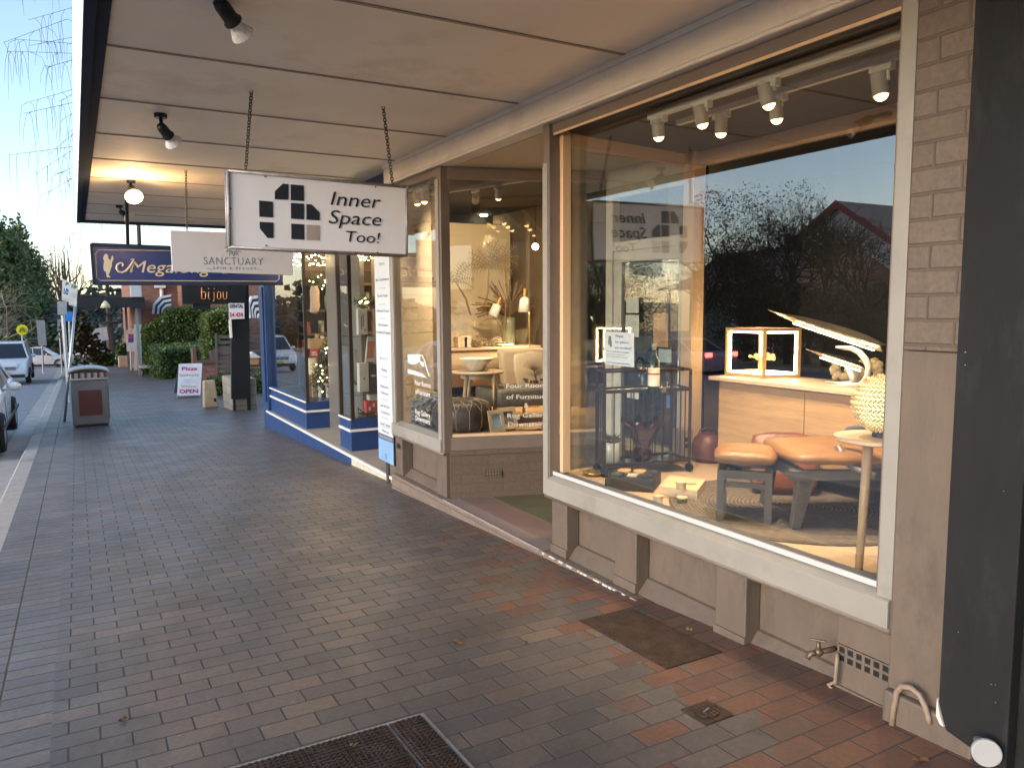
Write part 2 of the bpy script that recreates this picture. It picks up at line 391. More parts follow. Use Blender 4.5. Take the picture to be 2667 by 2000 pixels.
# brick pier and its foot
mb = MB(); mb.box(2.795, 3.2, 1.585, 1.852, 1.42, 2.998); mb.build('brick_pier', bricks('painted_pier', [(.124, .095, .073), (.132, .101, .078), (.14, .108, .084)], (.095, .072, .055), .215, .094, .012, (1, 2), .6, .8, origin=(.06, .02)), sb, bev=.005)
mb = MB(); mb.box(2.792, 3.2, 1.585, 1.852, -.08, 1.418); mb.build('pier_render', TAUPE, sb, bev=.007)
mb = MB(); mb.box(2.755, 2.98, 1.49, 1.849, gz(1.6)-.2, .055); mb.build('pier_foot', TAUPE, sb, bev=.012)
mb = MB(); rr = random.Random(9)
for k in range(26):
    y = rr.uniform(1.61, 1.84); z = rr.choice([rr.uniform(.55, 1.05), rr.uniform(.2, 1.5)]); s = rr.uniform(.0015, .005)
    mb.prism([(2.7935, y, z), (2.7935, y+s*rr.uniform(1, 3), z-s*.5), (2.7935, y+s, z+s)], (.0008, 0, 0))
mb.build('paint_chips', CHALK, sb)
# big window: frame, sill, pane
fr = MB()
fr.box(2.815, 2.90, 4.455, 4.53, .285, 2.802); fr.box(2.825, 2.895, 1.855, 1.945, .30, 2.801); fr.box(2.84, 2.90, 1.945, 4.455, 2.742, 2.80)
win = fr.build('shop_window', MULLION, sb, bev=.004)
for bx_ in ((2.808, 2.8145, 4.47, 4.53, .283, 2.55), (2.812, 2.8245, 1.865, 1.93, .285, 2.80)): mb = MB(); mb.box(*bx_); mb.build('frame_face', CREAM, win, bev=.003)
mb = MB(); mb.prism([(2.792, 1.866, .287), (2.964, 1.866, .289), (2.964, 1.866, .43), (2.853, 1.866, .425), (2.805, 1.866, .405), (2.792, 1.866, .398)], (0, 4.468-1.866, 0)); mb.build('sill', CREAM, win, bev=.004)
mb = MB(); mb.box(2.840, 2.852, 1.95, 4.45, .427, .452); mb.build('glazing_bead', WHITEG, win)
mb = MB(); mb.box(2.8455, 2.852, 1.95, 4.45, 2.727, 2.743); mb.build('head_bead', LITWOOD, win)
mb = MB(); mb.box(2.966, 2.972, 1.90, 4.452, .41, 2.752); mb.build('pane', PANE, win)
mb = MB(); mb.box(2.901, 2.962, 4.415, 4.4545, .437, 2.754); mb.build('inner_post', LITWOOD, win)
# the display bay behind it: platform, ceiling, return glazing, back post and rail
B1 = Vector((4.20, 4.655, 0)); A1 = Vector((2.90, 4.46, 0))
mb = MB(); mb.prism([(2.886, .6, .30), (2.886, 4.45, .30), (B1.x, B1.y, .30), (5.6, B1.y, .30), (5.6, .6, .30)], (0, 0, .10)); mb.build('display_floor', OAK, sb)
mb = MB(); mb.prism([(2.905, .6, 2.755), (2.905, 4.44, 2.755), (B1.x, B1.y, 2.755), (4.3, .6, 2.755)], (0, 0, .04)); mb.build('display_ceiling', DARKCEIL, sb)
def wall_line(mb, p, q, z0, z1, th):
    p, q = Vector(p), Vector(q); d = (q-p); d.z = 0; n = Vector((d.y, -d.x, 0)).normalized()*th/2
    mb.prism([(p-n).to_tuple()[:2]+(z0,), (p+n).to_tuple()[:2]+(z0,), (q+n).to_tuple()[:2]+(z0,), (q-n).to_tuple()[:2]+(z0,)], (0, 0, z1-z0)); return mb
mb = MB(); wall_line(mb, A1, B1, 2.67, 2.753, .05); ret = mb.build('return_window', LITWOOD, sb)
mb = MB(); wall_line(mb, A1, B1, .402, .43, .05); mb.build('bottom_rail', LITWOOD, ret)
mb = MB(); wall_line(mb, A1+Vector((.01, 0, 0)), B1, .43, 2.67, .006); mb.build('pane', PANE2, ret)
mb = MB(); wall_line(mb, A1, B1, -.16, .298, .10); mb.build('return_riser', TAUPEBRICK, sb)
mb = MB(); mb.box(4.16, 4.28, 4.52, 4.64, .402, 2.80); mb.build('back_post', LITWOOD, sb, bev=.004)
mb = MB(); mb.box(4.2, 4.29, .6, 4.515, 2.66, 2.754); mb.build('back_rail', LITWOOD, sb, bev=.004)
# second window with a splayed return beside the entry
A2 = Vector((2.885, 6.235, 0)); B2 = Vector((4.25, 5.79, 0))
mb = MB(); mb.box(2.815, 2.90, 6.215, 6.325, .285, 2.802); mb.box(2.825, 2.895, 7.40, 7.50, .30, 2.801); mb.box(2.83, 2.90, 6.325, 7.40, 2.735, 2.80)
w2 = mb.build('shop_window', MULLION, sb, bev=.004)
for bx_ in ((2.806, 2.8145, 6.255, 6.322, .30, 2.70), (2.815, 2.8245, 7.41, 7.49, .30, 2.80)): mb = MB(); mb.box(*bx_); mb.build('frame_face', CREAM, w2, bev=.003)
mb = MB(); mb.prism([(2.795, 6.255, .29), (2.885, 6.255, .29), (2.885, 6.255, .437), (2.85, 6.255, .42), (2.795, 6.255, .40)], (0, 7.49-6.255, 0)); mb.build('sill', CREAM, w2, bev=.004)
mb = MB(); mb.box(2.865, 2.871, 6.325, 7.405, .43, 2.74); pane2 = mb.build('pane', PANE, w2)
mb = MB(); wall_line(mb, A2, B2, .31, .425, .09); ret2 = mb.build('return_window', MULLION, sb)  # return sill shares the front sill's paint; its shade is put into the colour
mb = MB(); wall_line(mb, A2, B2, 2.70, 2.80, .07); mb.build('top_rail', MULLION, ret2)
mb = MB(); wall_line(mb, A2, B2, .426, .452, .03); mb.build('glazing_bead', LITWOOD, ret2)
mb = MB(); wall_line(mb, A2, B2, .45, 2.70, .006); pane3 = mb.build('pane', PANE2, ret2)
mb = MB(); wall_line(mb, A2+Vector((-.005, .01, 0)), B2, -.16, .27, .10); wall_line(mb, A2+Vector((-.005, .01, 0)), B2, .27, .309, .13); mb.build('return_riser', bricks('painted_brick_return', [(.108, .081, .062), (.113, .086, .066), (.118, .09, .069)], (.10, .075, .057), .24, .086, .010, (0, 2), .6, .35), sb)
dr2 = (B2-A2).normalized(); n2 = Vector((dr2.y, -dr2.x, 0))
vo = A2+dr2*.30+n2*.0535; vent((vo.x, vo.y, .055), dr2, 6, .155, .062)
mb = MB(); mb.box(2.955, 3.1, 6.24, 7.5, -.35, .29); mb.build('stall_riser', TAUPE, sb)
for a, b in ((6.45, 6.235), (7.5, 7.31)):
    mb = MB(); mb.box(XF-.01, 2.952, a, b, -.13, .288); mb.build('riser_pier', TAUPE, sb, bev=.006)
mb = MB(); mb.prism([(XF+.012, 6.45, -.131), (2.953, 6.45, -.131), (2.953, 6.45, -.06), (2.935, 6.45, -.065)], (0, 7.31-6.45, 0)); mb.build('panel_ledge', TAUPE, sb)
mb = MB(); mb.box(XF-.016, XF-.0105, 7.36, 7.45, .14, .19); mb.build('vent', BLACK, sb)
mb = MB(); mb.tube([(2.822, 6.235, .275), (2.822, 7.5, .275)], .016, 8); mb.build('sill_moulding', MULLION, sb, smooth=True)
# plinth and entry step
mb = MB(); mb.prism([(2.79, 4.522, gz(4.5)-.3), (2.953, 4.522, gz(4.5)-.3), (2.953, 4.522, -.132), (2.80, 4.522, -.14)], (0, 7.52-4.522, 0)); mb.build('plinth', TAUPEBRICK, sb, bev=.006)
TERR = pm('terrazzo', (.22, .15, .135), .5, var=.35, scale=160, bmp=.1, bscale=150)
MOSS = pm('mossy_concrete', (.105, .10, .052), .85, var=.2, scale=7, bmp=.2, dirt=(.07, .065, .04))
mb = MB(); mb.prism([(2.953, 4.46, -.30), (3.22, 4.46, -.30), (3.22, 6.24, -.30), (2.953, 6.24, -.30)], (0, 0, .167)); mb.build('entry_floor', TERR, sb)
mb = MB(); mb.box(3.222, 4.5, 4.3, 6.3, -.3, -.131); mb.build('entry_floor', MOSS, sb)
mb = MB(); mb.tube([(2.802, 4.56, -.139), (2.802, 6.22, -.139)], .011, 6); mb.box(2.80, 2.953, 4.53, 6.235, -.1365, -.1325); mb.build('step_nosing', pm('worn_terrazzo_edge', (.27, .215, .20), .55, var=.4, scale=90), sb)
mb = MB(); mb.box(2.93, 4.4, 4.3, 6.4, 2.802, 2.85); mb.build('entry_ceiling', pm('entry_ceiling_paint', (.55, .46, .34), .7, var=.05), sb)
# shop door at the back of the entry
df = MB(); df.box(4.28, 4.36, 4.62, 4.72, -.131, 2.8); df.box(4.28, 4.36, 5.70, 5.80, -.131, 2.8); df.box(4.28, 4.36, 4.72, 5.70, 2.08, 2.16); df.box(4.28, 4.36, 4.72, 5.70, 2.55, 2.8)
door = df.build('door', pm('door_frame_paint', (.52, .49, .42), .55), sb)
mb = MB(); mb.box(4.30, 4.34, 4.72, 4.83, -.13, 2.08); mb.box(4.30, 4.34, 5.59, 5.70, -.13, 2.08); mb.box(4.30, 4.34, 4.83, 5.59, -.13, .12); mb.box(4.30, 4.34, 4.83, 5.59, 1.98, 2.08); mb.build('door_leaf', pm('door_paint', (.50, .47, .41), .55), door)
mb = MB(); mb.box(4.318, 4.324, 4.83, 5.59, .12, 1.98); mb.build('pane', PANE2, door)
mb = MB(); mb.tube([(4.27, 4.78, .95), (4.27, 4.78, 1.15)], .012, 8); mb.build('handle', STEEL, door)
# rooms behind: floor, dark walls, ceiling
mb = MB(); mb.box(4.37, 9.0, 4.66, 9.7, .27, .38); mb.prism([(2.9, 6.3, .27), (2.9, 7.5, .27), (4.365, 7.5, .27), (4.365, 5.85, .27)], (0, 0, .11)); mb.box(3.62, 4.365, 7.505, 9.7, .27, .379); mb.prism([(2.91, 7.502, .27), (3.615, 7.502, .27), (3.615, 8.06, .27)], (0, 0, .109)); mb.build('room_floor', OAKX, sb)
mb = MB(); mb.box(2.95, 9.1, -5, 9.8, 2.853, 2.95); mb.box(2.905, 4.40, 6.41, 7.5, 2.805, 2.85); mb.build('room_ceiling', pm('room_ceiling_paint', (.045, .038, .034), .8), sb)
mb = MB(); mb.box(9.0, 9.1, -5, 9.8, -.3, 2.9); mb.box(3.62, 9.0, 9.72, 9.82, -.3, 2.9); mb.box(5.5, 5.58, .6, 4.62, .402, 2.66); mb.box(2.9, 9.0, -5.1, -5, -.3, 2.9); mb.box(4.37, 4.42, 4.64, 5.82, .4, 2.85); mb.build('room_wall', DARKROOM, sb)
mb = MB(); mb.box(2.82, 2.95, -5, 1.2, gz(-5)-.5, 3.0); mb.box(2.95, 3.05, .5, 1.6, -.3, 3.0); mb.build('front_wall', CHARC, sb)
mb = MB(); mb.box(2.9, 9.2, -5, 7.52, 3.06, 3.3); mb.box(2.9, 9.2, 7.52, 14.3, 3.06, 3.3); mb.box(2.86, 3.0, -5, 14.3, 3.3, 5.2); mb.build('upper_wall', TAUPE, sb)
BSW = pm('bookshop_wall', (.16, .115, .075), .8, var=.15)
# shiplap side wall of the second window
SHIP = pm('shiplap_paint', (.66, .58, .44), .5, var=.04)
mb = MB(); p0 = Vector((2.93, 7.51, 0)); p1 = Vector((3.47, 7.97, 0)); d = (p1-p0).normalized()
n_ = Vector((d.y, -d.x, 0))
for k in range(18):
    z = .38+k*.134; q0 = p0+n_*.02; q1 = p1+n_*.02
    mb.prism([(p0.x, p0.y, z), (p1.x, p1.y, z), (q1.x, q1.y, z), (q0.x, q0.y, z)], (0, 0, .129))
wall_line(mb, p0-n_*.02, p1-n_*.02, .38, 2.8, .03); mb.build('shiplap_wall', SHIP, sb)
mb = MB(); wall_line(mb, (2.93, 7.58, 0), (3.52, 8.08, 0), -.4, 2.852, .05); mb.build('party_wall', BSW, sb)
mb = MB(); mb.box(3.54, 3.60, 8.1, 9.72, -.4, 2.852); mb.build('party_wall', BSW, sb)
# ---- neighbouring charcoal shopfront at the edge of the pier
nb = thing('cladded_pillar', 'tall charcoal painted pillar with chipped foot against the taupe brick pier', 'pillar', (2.8, 1.45, gz(1.4)))
mb = MB(); mb.prism([(2.735, 1.607, .115), (2.735, 1.607, 2.998), (2.735, 1.36, 2.998), (2.735, 1.36, -.03), (2.735, 1.575, .02)], (.058, 0, 0)); mb.build('cladding', CHARC, nb, bev=.004)
mb = MB(); mb.box(2.797, 3.0, 1.20, 1.583, gz(1.3)-.2, 2.99); mb.box(2.85, 3.0, .6, 1.20, gz(1)-.2, 2.99); mb.build('core', BLACK, nb)
mb = MB(); rr = random.Random(4)
for k in range(7):
    y = rr.uniform(1.37, 1.59); z = rr.uniform(.1, 1.7); s = rr.uniform(.0012, .0035)
    mb.prism([(2.7345, y, z), (2.7345, y+s*1.5, z-s*.4), (2.7345, y+s, z+s)], (.0004, 0, 0))
mb.build('paint_flecks', CHALK, nb)
mb = MB(); mb.prism([(2.733, 1.612, .13), (2.733, 1.60, .075), (2.733, 1.582, .03), (2.733, 1.598, .035), (2.733, 1.613, .06)], (.03, 0, 0)); mb.build('chipped_plaster', CHALK, nb)
# ================================================================ BOOKSHOP (blue)
bs = thing('bookshop', 'blue painted corner bookshop front with white beaded risers and lit crowded windows', 'building', (3.4, 11.5, gz(11.5)))
XB = 2.95
mb = MB(); mb.box(2.90, 3.15, 13.92, 14.3, gz(14.2)-.2, 2.95); mb.build('corner_post', BLUE, bs, bev=.012)
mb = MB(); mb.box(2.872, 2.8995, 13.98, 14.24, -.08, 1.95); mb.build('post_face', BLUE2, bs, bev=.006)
mb = MB(); mb.prism([(2.90, 9.2, gz(9.2)-.4), (3.05, 9.2, gz(9.2)-.4), (3.05, 9.2, -.262), (2.90, 9.2, -.262)], (0, 13.918-9.2, 0)); mb.build('base_riser', BLUE, bs)
mb = MB(); mb.prism([(2.90, 7.53, gz(7.5)-.4), (3.05, 7.53, gz(7.5)-.4), (3.05, 7.53, -.262), (2.90, 7.53, -.262)], (0, 9.198-7.53, 0)); mb.build('base_riser', bricks('cream_brick', [(.55, .53, .42), (.6, .57, .46)], (.35, .32, .24), .24, .086, .012, (1, 2), .7, .7), bs)
mb = MB(); mb.box(2.875, 2.905, 7.53, 14.0, -.26, -.228); mb.build('step_bead', WHITEP, bs)
mb = MB(); mb.box(2.906, 5.2, 9.9, 14.0, -.26, -.232); mb.box(2.906, 3.45, 7.62, 9.899, -.26, -.232); mb.build('entry_floor', pm('entry_tile', (.36, .34, .30), .5, var=.15, scale=3), bs)
def riser(y0, y1, x0, x1, name='window_riser'):
    m = MB(); m.box(x0, x1, y0, y1, -.231, .175); r = m.build(name, BLUE, bs, bev=.004)
    m = MB(); m.box(x0-.02, x1+.0, y0-.02, y1, .02, .05); m.box(x0-.022, x0-.001, y0-.02, y1, .17, .19); m.build('bead', WHITEP, r); return r
riser(11.5, 13.91, XB, 3.62); riser(9.40, 9.87, 2.97, 3.44)
m_ = MB(); m_.box(2.965, 3.0, 11.52, 13.9, .176, .21); m_.build('sill', BLUE, bs)
DKFR = pm('dark_bronze_frame', (.045, .036, .030), .4, .3)
for n, (x, y) in enumerate(((2.985, 11.535), (3.58, 11.535), (2.99, 9.86), (3.0, 9.42))):
    mb = MB(); mb.box(x-.022, x+.022, y-.022, y+.022, .176, 2.75); mb.build('window_post', DKFR, bs)
mb = MB(); mb.box(2.98, 2.986, 11.56, 13.91, .212, 2.75); mb.build('pane', PANE3, bs)
mb = MB(); mb.box(3.01, 3.56, 11.532, 11.538, .19, 2.75); mb.build('pane', PANE2, bs)
mb = MB(); mb.box(2.993, 2.999, 9.44, 9.84, .19, 2.75); mb.build('pane', PANE2, bs)
mb = MB(); mb.box(3.02, 3.43, 9.415, 9.421, .19, 2.75); mb.build('pane', PANE2, bs)
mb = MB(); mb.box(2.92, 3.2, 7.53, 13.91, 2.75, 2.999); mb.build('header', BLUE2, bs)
BSW = pm('bookshop_wall', (.16, .115, .075), .8, var=.15)
mb = MB(); mb.box(5.2, 5.3, 7.53, 14.3, -.26, 2.9); mb.box(3.15, 5.2, 14.2, 14.3, -.5, 2.95); mb.box(3.61, 5.2, 9.83, 9.9, -.25, 2.75); mb.box(3.46, 3.53, 8.1, 9.9, -.25, 2.75); mb.build('room_wall', BSW, bs)
mb = MB(); mb.box(3.205, 5.3, 9.84, 14.3, 2.76, 2.85); mb.box(3.205, 3.53, 8.1, 9.835, 2.76, 2.85); mb.build('room_ceiling', BSW, bs)
mb = MB(); mb.box(3.05, 5.2, 11.54, 14.2, .10, .17); mb.build('display_floor', OAKX, bs)
mb = MB(); mb.box(3.3, 3.36, 9.9, 11.48, -.23, 2.7); mb.box(3.30, 3.36, 11.485, 11.49, -.23, 2.7); dd = mb.build('door', pm('frosted_door', (.13, .125, .12), .35), bs)
mb = MB(); mb.tube([(3.28, 10.1, .55), (3.24, 10.1, .62), (3.24, 10.1, .95), (3.28, 10.1, 1.02)], .018, 8); mb.build('handle', STEEL, dd, smooth=True)
# ================================================================ ground covers, tap, pipes
def iron(name, bscale):
    if name in MATS: return MATS[name]
    m, nt, N, L = new_mat(name); v = coords(nt, (bscale, bscale, 1)); sp = nd(nt, 'ShaderNodeSeparateXYZ'); L.new(v, sp.inputs[0])
    a = math_n(nt, 'ABSOLUTE', math_n(nt, 'SINE', sp.outputs[0])); b = math_n(nt, 'ABSOLUTE', math_n(nt, 'SINE', sp.outputs[1]))
    h = math_n(nt, 'MULTIPLY', a, b)
    n = noise(nt, coords(nt), 14, 6, .65)
    c = ramp(nt, n, [(.3, (.035, .026, .022)), (.55, (.075, .05, .04)), (.8, (.12, .085, .065))])
    out(nt, princ(nt, c, .55, .55, bump(nt, h, .9, .006))); MATS[name] = m; return m
def slope_box(mb, x0, x1, y0, y1, h0, h1):
    q = [(x0, y0), (x1, y0), (x1, y1), (x0, y1)]
    mb.hexa([(x, y, gz(y)+h0) for x, y in q], [(x, y, gz(y)+h1) for x, y in q])
pc = thing('access_cover', 'big rusty studded iron pit cover in two lids with a pale concrete surround', 'pit cover', (.7, 2.4, gz(2.4)))
mb = MB(); slope_box(mb, .16, 1.19, 1.90, 2.885, -.06, .004); mb.build('surround', CONC, pc)
mb = MB(); slope_box(mb, .18, 1.02, 1.92, 2.865, -.02, .009); mb.build('lid', iron('studded_iron', 150), pc)
mb = MB(); slope_box(mb, 1.03, 1.17, 1.92, 2.865, -.02, .009); l2 = mb.build('lid', iron('studded_iron', 150), pc)
mb = MB()
for y0 in range(0, 40):
    for x0 in range(0, 42):
        x = .19+x0*.0235; y = 1.935+y0*.0235
        if 1.0 < x < 1.045 or y > 2.855 or x > 1.16: continue
        slope_box(mb, x, x+.012, y, y+.012, .0088, .0125)
mb.build('studs', iron('iron_plain', 3), pc)
mb = MB(); slope_box(mb, 1.085, 1.115, 2.30, 2.345, .008, .016); mb.build('key_slot', BLACK, l2)
mb = MB(); slope_box(mb, 2.33, 2.68, 2.66, 3.38, -.03, .006); single('drain_cover', mb, iron('chequer_iron', 190), 'brown chequered iron plate set in the pavers beside the shop plinth', 'drain cover')
mt = thing('meter_cover', 'small square iron water meter lid with round cap in red pavers', 'meter cover', (2.19, 2.25, gz(2.25)))
mb = MB(); slope_box(mb, 2.12, 2.27, 2.18, 2.33, -.03, .005); mb.build('plate', iron('iron_plain', 3), mt)
mb = MB(); mb.disc((2.195, 2.255, gz(2.255)+.003), (0, .039, 1), .052, .009); mb.build('cap', iron('studded_iron', 150), mt)
mb = MB(); mb.bar((2.175, 2.25, gz(2.25)+.0135), (2.215, 2.262, gz(2.262)+.0135), .008, .003); mb.build('cap_handle', STEEL, mt)
tp = thing('garden_tap', 'old bronze garden tap on the taupe riser above the drain plate', 'tap', (2.82, 2.16, .0))
BRZ = pm('tarnished_bronze', (.17, .12, .08), .5, .7, var=.3, scale=40)
b = pX(2168, 1690, 2.845); c = b+Vector((-.075, .012, .0))
mb = MB(); mb.tube([b+Vector((.02, 0, 0)), b, c], [.012, .013, .012], 10); mb.sphere(c, .02, 12); mb.tube([c, c+Vector((-.03, .015, -.005)), c+Vector((-.045, .022, -.03))], [.012, .013, .011], 10); mb.tube([c, c+Vector((-.005, 0, .05))], [.013, .008], 8); mb.build('body', BRZ, tp, smooth=True)
mb = MB(); t = c+Vector((-.005, 0, .052)); mb.bar(t+Vector((-.02, .025, .004)), t+Vector((.015, -.03, .004)), .012, .008); mb.build('handle', BRZ, tp, bev=.003)
pts = [pX(*q, 2.815) for q in ((2180, 1718), (2176, 1775), (2158, 1782), (2172, 1800), (2220, 1838), (2270, 1875), (2302, 1897), (2312, 1893))]
mb = MB(); mb.tube([pX(2181, 1700, 2.83)]+pts, .009, 8); PIPE = pm('painted_pipe', (.24, .185, .14), .55, var=.2, scale=30); mb.build('supply_pipe', PIPE, tp, smooth=True)
cp = [(2322, 1892), (2328, 1840), (2336, 1800), (2350, 1787), (2372, 1790), (2394, 1808), (2410, 1840), (2418, 1868), (2420, 1885)]
mb = MB(); mb.tube([pX(*q, 2.745) for q in cp], .0115, 10); single('conduit_pipe', mb, PIPE, 'short hooped conduit pipe bent over at the foot of the brick pier', 'pipe', smooth=True)
wd = thing('white_lamp_cap', 'white round plastic cap on a short stub at the foot of the charcoal pillar', 'cap', tuple(pX(2571, 1962, 2.66)))
c = pX(2571, 1962, 2.66); nn = Vector((-.72, -.62, .12))
mb = MB(); mb.lathe([(0, .0), (.045, .0), (.048, .004), (.048, .018), (.03, .022), (.03, .06), (0, .06)], c-nn.normalized()*-.0, 28, -nn); mb.build('cap', pm('cap_plastic', (.34, .35, .36), .5, var=.05), wd, smooth=False, bev=.002)
mb = MB(); mb.tube([c-nn.normalized()*.04, c-nn.normalized()*.14], .02, 12); mb.build('stub', GALV, wd)
LEAFM = leafmat('dead_leaf', [(.20, .09, .035), (.26, .14, .05), (.14, .07, .03)], .7, .1)
for k, (x, y, s, lab) in enumerate(((1190, 1675, .035, 'curled brown dead leaf alone in the middle of the grey pavers'), (320, 1877, .022, 'small orange dead leaf beside the paved border strip'), (1372, 1676, .014, 'pale tan leaf scrap east of the curled brown leaf'), (1795, 1649, .025, 'yellow green leaf lying on the chequered drain plate'), (920, 1953, .018, 'little tan leaf resting on the studded pit cover'), (2400, 1985, .03, 'crumpled orange leaf at the foot of the taupe pier'))):
    p = pG(x, y); mb = MB(); a = rnd.uniform(0, 6.28); zc = .012
    ring = [Vector((math.cos(t)*s*(1+.3*math.sin(3*t)), math.sin(t)*s*.6, .006+.010*abs(math.sin(t*1.5+k)))) for t in (i*2*math.pi/10 for i in range(10))]
    M = Matrix.Rotation(a, 3, 'Z'); cc = mb.bm.verts.new(p+Vector((0, 0, zc*.6 + (.014 if k in (3, 4) else 0)))); vs = [mb.bm.verts.new(p+M @ q + Vector((0, 0, .012 if k in (3, 4) else 0))) for q in ring]
    for i in range(10): mb.bm.faces.new((cc, vs[i], vs[(i+1) % 10]))
    lm = LEAFM if k != 3 else leafmat('yellow_leaf', [(.38, .32, .05), (.3, .28, .06)])
    single('dead_leaf', mb, lm, lab, 'leaf', 'leaves fallen on the footpath')
# ================================================================ HANGING SIGNS
def fit(body, a, b, cap, up, mat, parent, name='lettering', shear=0, bold=0, ext=.0012, space=1.0):
    """lettering whose baseline runs from point a to point b, capitals cap tall"""
    a, b = Vector(a), Vector(b); o = text(body, (0, 0, 0), (1, 0, 0), (0, 1, 0), 1.0, mat, None, name, shear, 'LEFT', ext/cap*.73, bold, 1.0, space)
    me = o.data; xs = [v.co.x for v in me.vertices]; x0, x1 = min(xs), max(xs)
    r = (b-a).normalized(); u = Vector(up); u = (u-r*u.dot(r)).normalized(); n = r.cross(u); w = (b-a).length/(x1-x0); s = cap/.73
    for v in me.vertices:
        x, y, z = v.co; v.co = a+r*((x-x0)*w)+u*(y*s)+n*(z*s)
    if parent is not None: o.parent = parent; me.transform(wm(parent).inverted())
    return o
def chain(parent, a, b, n, r=.011, mat=None, name='chain'):
    mb = MB(); a, b = Vector(a), Vector(b); d = (b-a)/n; u = d.normalized(); s = u.orthogonal().normalized(); t = u.cross(s)
    for i in range(n):
        c = a+d*(i+.5); w = s if i % 2 else t; L = d.length*.72
        pts = [c+u*(L*math.sin(k))+w*(r*math.cos(k)) for k in (2*math.pi*j/10 for j in range(11))]
        mb.tube(pts, r*.30, 5, cap=False)
    return mb.build(name, mat or RUSTY, parent, smooth=True)
RUSTY = pm('weathered_chain', (.09, .075, .065), .6, .6, var=.3, scale=30)
UP = (0, 0, 1)
SIGNW = pm('sign_white', (.74, .745, .79), .45, var=.03, dirt=(.74, .73, .73))
# --- furniture shop sign
YS = 5.33
def S(x, y, dy=0.0): return pY(550+x*.25316, 420+y*.25316, YS+dy)
s1 = thing('hanging_sign', 'white hanging sign with black squares reading Inner Space Too! on two chains', 'sign', tuple(S(1100, 560)), group=None)
TL, TR, BL, BR = S(172, 98), S(2012, 268), S(190, 882), S(2012, 972)
def inset(k): 
    c = (TL+TR+BL+BR)/4; return [c+(p-c)*k for p in (BL, BR, TR, TL)]
mb = MB(); q = [BL, BR, TR, TL]; mb.prism([p+Vector((0, .004, 0)) for p in q], (0, .075, 0)); mb.build('case', SIGNW, s1, bev=.012)
mb = MB()
for a, b in ((0, 1), (1, 2), (2, 3), (3, 0)): mb.tube([q[a], q[b]], .010, 8); mb.tube([q[a]+Vector((0, .082, 0)), q[b]+Vector((0, .082, 0))], .010, 8)
mb.build('frame', pm('sign_frame', (.30, .28, .28), .45, .4, var=.4, scale=25), s1, smooth=True)
mb = MB(); c = (TL+TR+BL+BR)/4; mb.prism([c+(p-c)*.985+Vector((0, .003, 0)) for p in q], (0, .002, 0)); mb.build('face', SIGNW, s1)
sq = [[(738, 232), (795, 238), (795, 398), (655, 392), (655, 310)], [(818, 240), (952, 250), (955, 412), (820, 402)], [(492, 405), (634, 418), (636, 580), (496, 572)],
      [(820, 430), (955, 438), (955, 600), (822, 592)], [(980, 442), (1032, 446), (1115, 530), (1116, 610), (980, 602)], [(498, 624), (640, 632), (640, 792), (580, 790), (500, 692)], [(824, 643), (956, 652), (958, 808), (826, 802)]]
mb = MB()
for g in sq: mb.prism([S(*p)+Vector((0, -.0005, 0)) for p in g], (0, .003, 0))
mb.build('logo', INK, s1)
mb = MB(); mb.prism([S(*p)+Vector((0, -.0005, 0)) for p in [(982, 654), (1114, 660), (1115, 816), (982, 810)]], (0, .003, 0)); mb.build('logo_square', pm('warm_grey_vinyl', (.32, .27, .26), .5), s1)
for w, a, b, cap in (('Inner', (1228, 450), (1748, 487), .098), ('Space', (1208, 640), (1750, 668), .098), ('Too!', (1388, 828), (1735, 846), .080)):
    fit(w, S(*a)+Vector((0, -.0008, 0)), S(*b)+Vector((0, -.0008, 0)), cap, UP, INK, s1, shear=.22 if w != 'Too!' else .14, bold=-.004)
for p in ((202, 490), (556, 160), (1692, 265), (2015, 618), (565, 868), (1710, 940)): mb = MB(); mb.disc(S(*p)+Vector((0, .002, 0)), (0, -1, 0), .0055, .004, 8); mb.build('bolt', RUSTY, s1)
chain(s1, pZ(655, 237, 3.0), pY(640, 440, YS+.04), 26); chain(s1, pZ(998, 278, 3.0), pY(1022, 478, YS+.04), 26)
# --- beauty salon sign
YA = 8.65
s2 = thing('hanging_sign', 'plain pale grey hanging sign reading SANCTUARY behind the white squares sign', 'sign', tuple(pY(600, 660, YA)))
q = [pY(449, 707, YA), pY(763, 717, YA), pY(763, 612, YA), pY(443, 600, YA)]
mb = MB(); mb.prism(q, (0, .03, 0)); mb.build('face', pm('grey_sign', (.60, .59, .61), .5, var=.04), s2, bev=.004)
GREYINK = pm('slate_ink', (.13, .16, .22), .5)
o_ = Vector((0, -.0012, 0))
fit('SANCTUARY', pY(531, 689, YA)+o_, pY(685, 691, YA)+o_, .083, UP, GREYINK, s2, bold=-.012, space=1.1)
fit('SKIN & BEAUTY', pY(556, 701, YA)+o_, pY(668, 703, YA)+o_, .028, UP, GREYINK, s2, bold=-.01, space=1.5)
mb = MB(); c = pY(607, 646, YA)+o_
for k in range(12):
    a = math.pi*k/6; mb.tube([c+Vector((math.cos(a+d)*r, 0, math.sin(a+d)*r)) for d, r in ((-.24, .05), (0, .09), (.24, .05), (0, .035), (-.24, .05))], .003, 4)
mb.bar(pY(538, 699.5, YA)+o_, pY(552, 700, YA)+o_, .003); mb.bar(pY(671, 702, YA)+o_, pY(683, 702.3, YA)+o_, .003); mb.build('emblem', GREYINK, s2)
chain(s2, pZ(484, 443, 3.0), pY(487, 602, YA+.015), 22); chain(s2, pZ(700, 462, 3.0), pY(718, 612, YA+.015), 22)
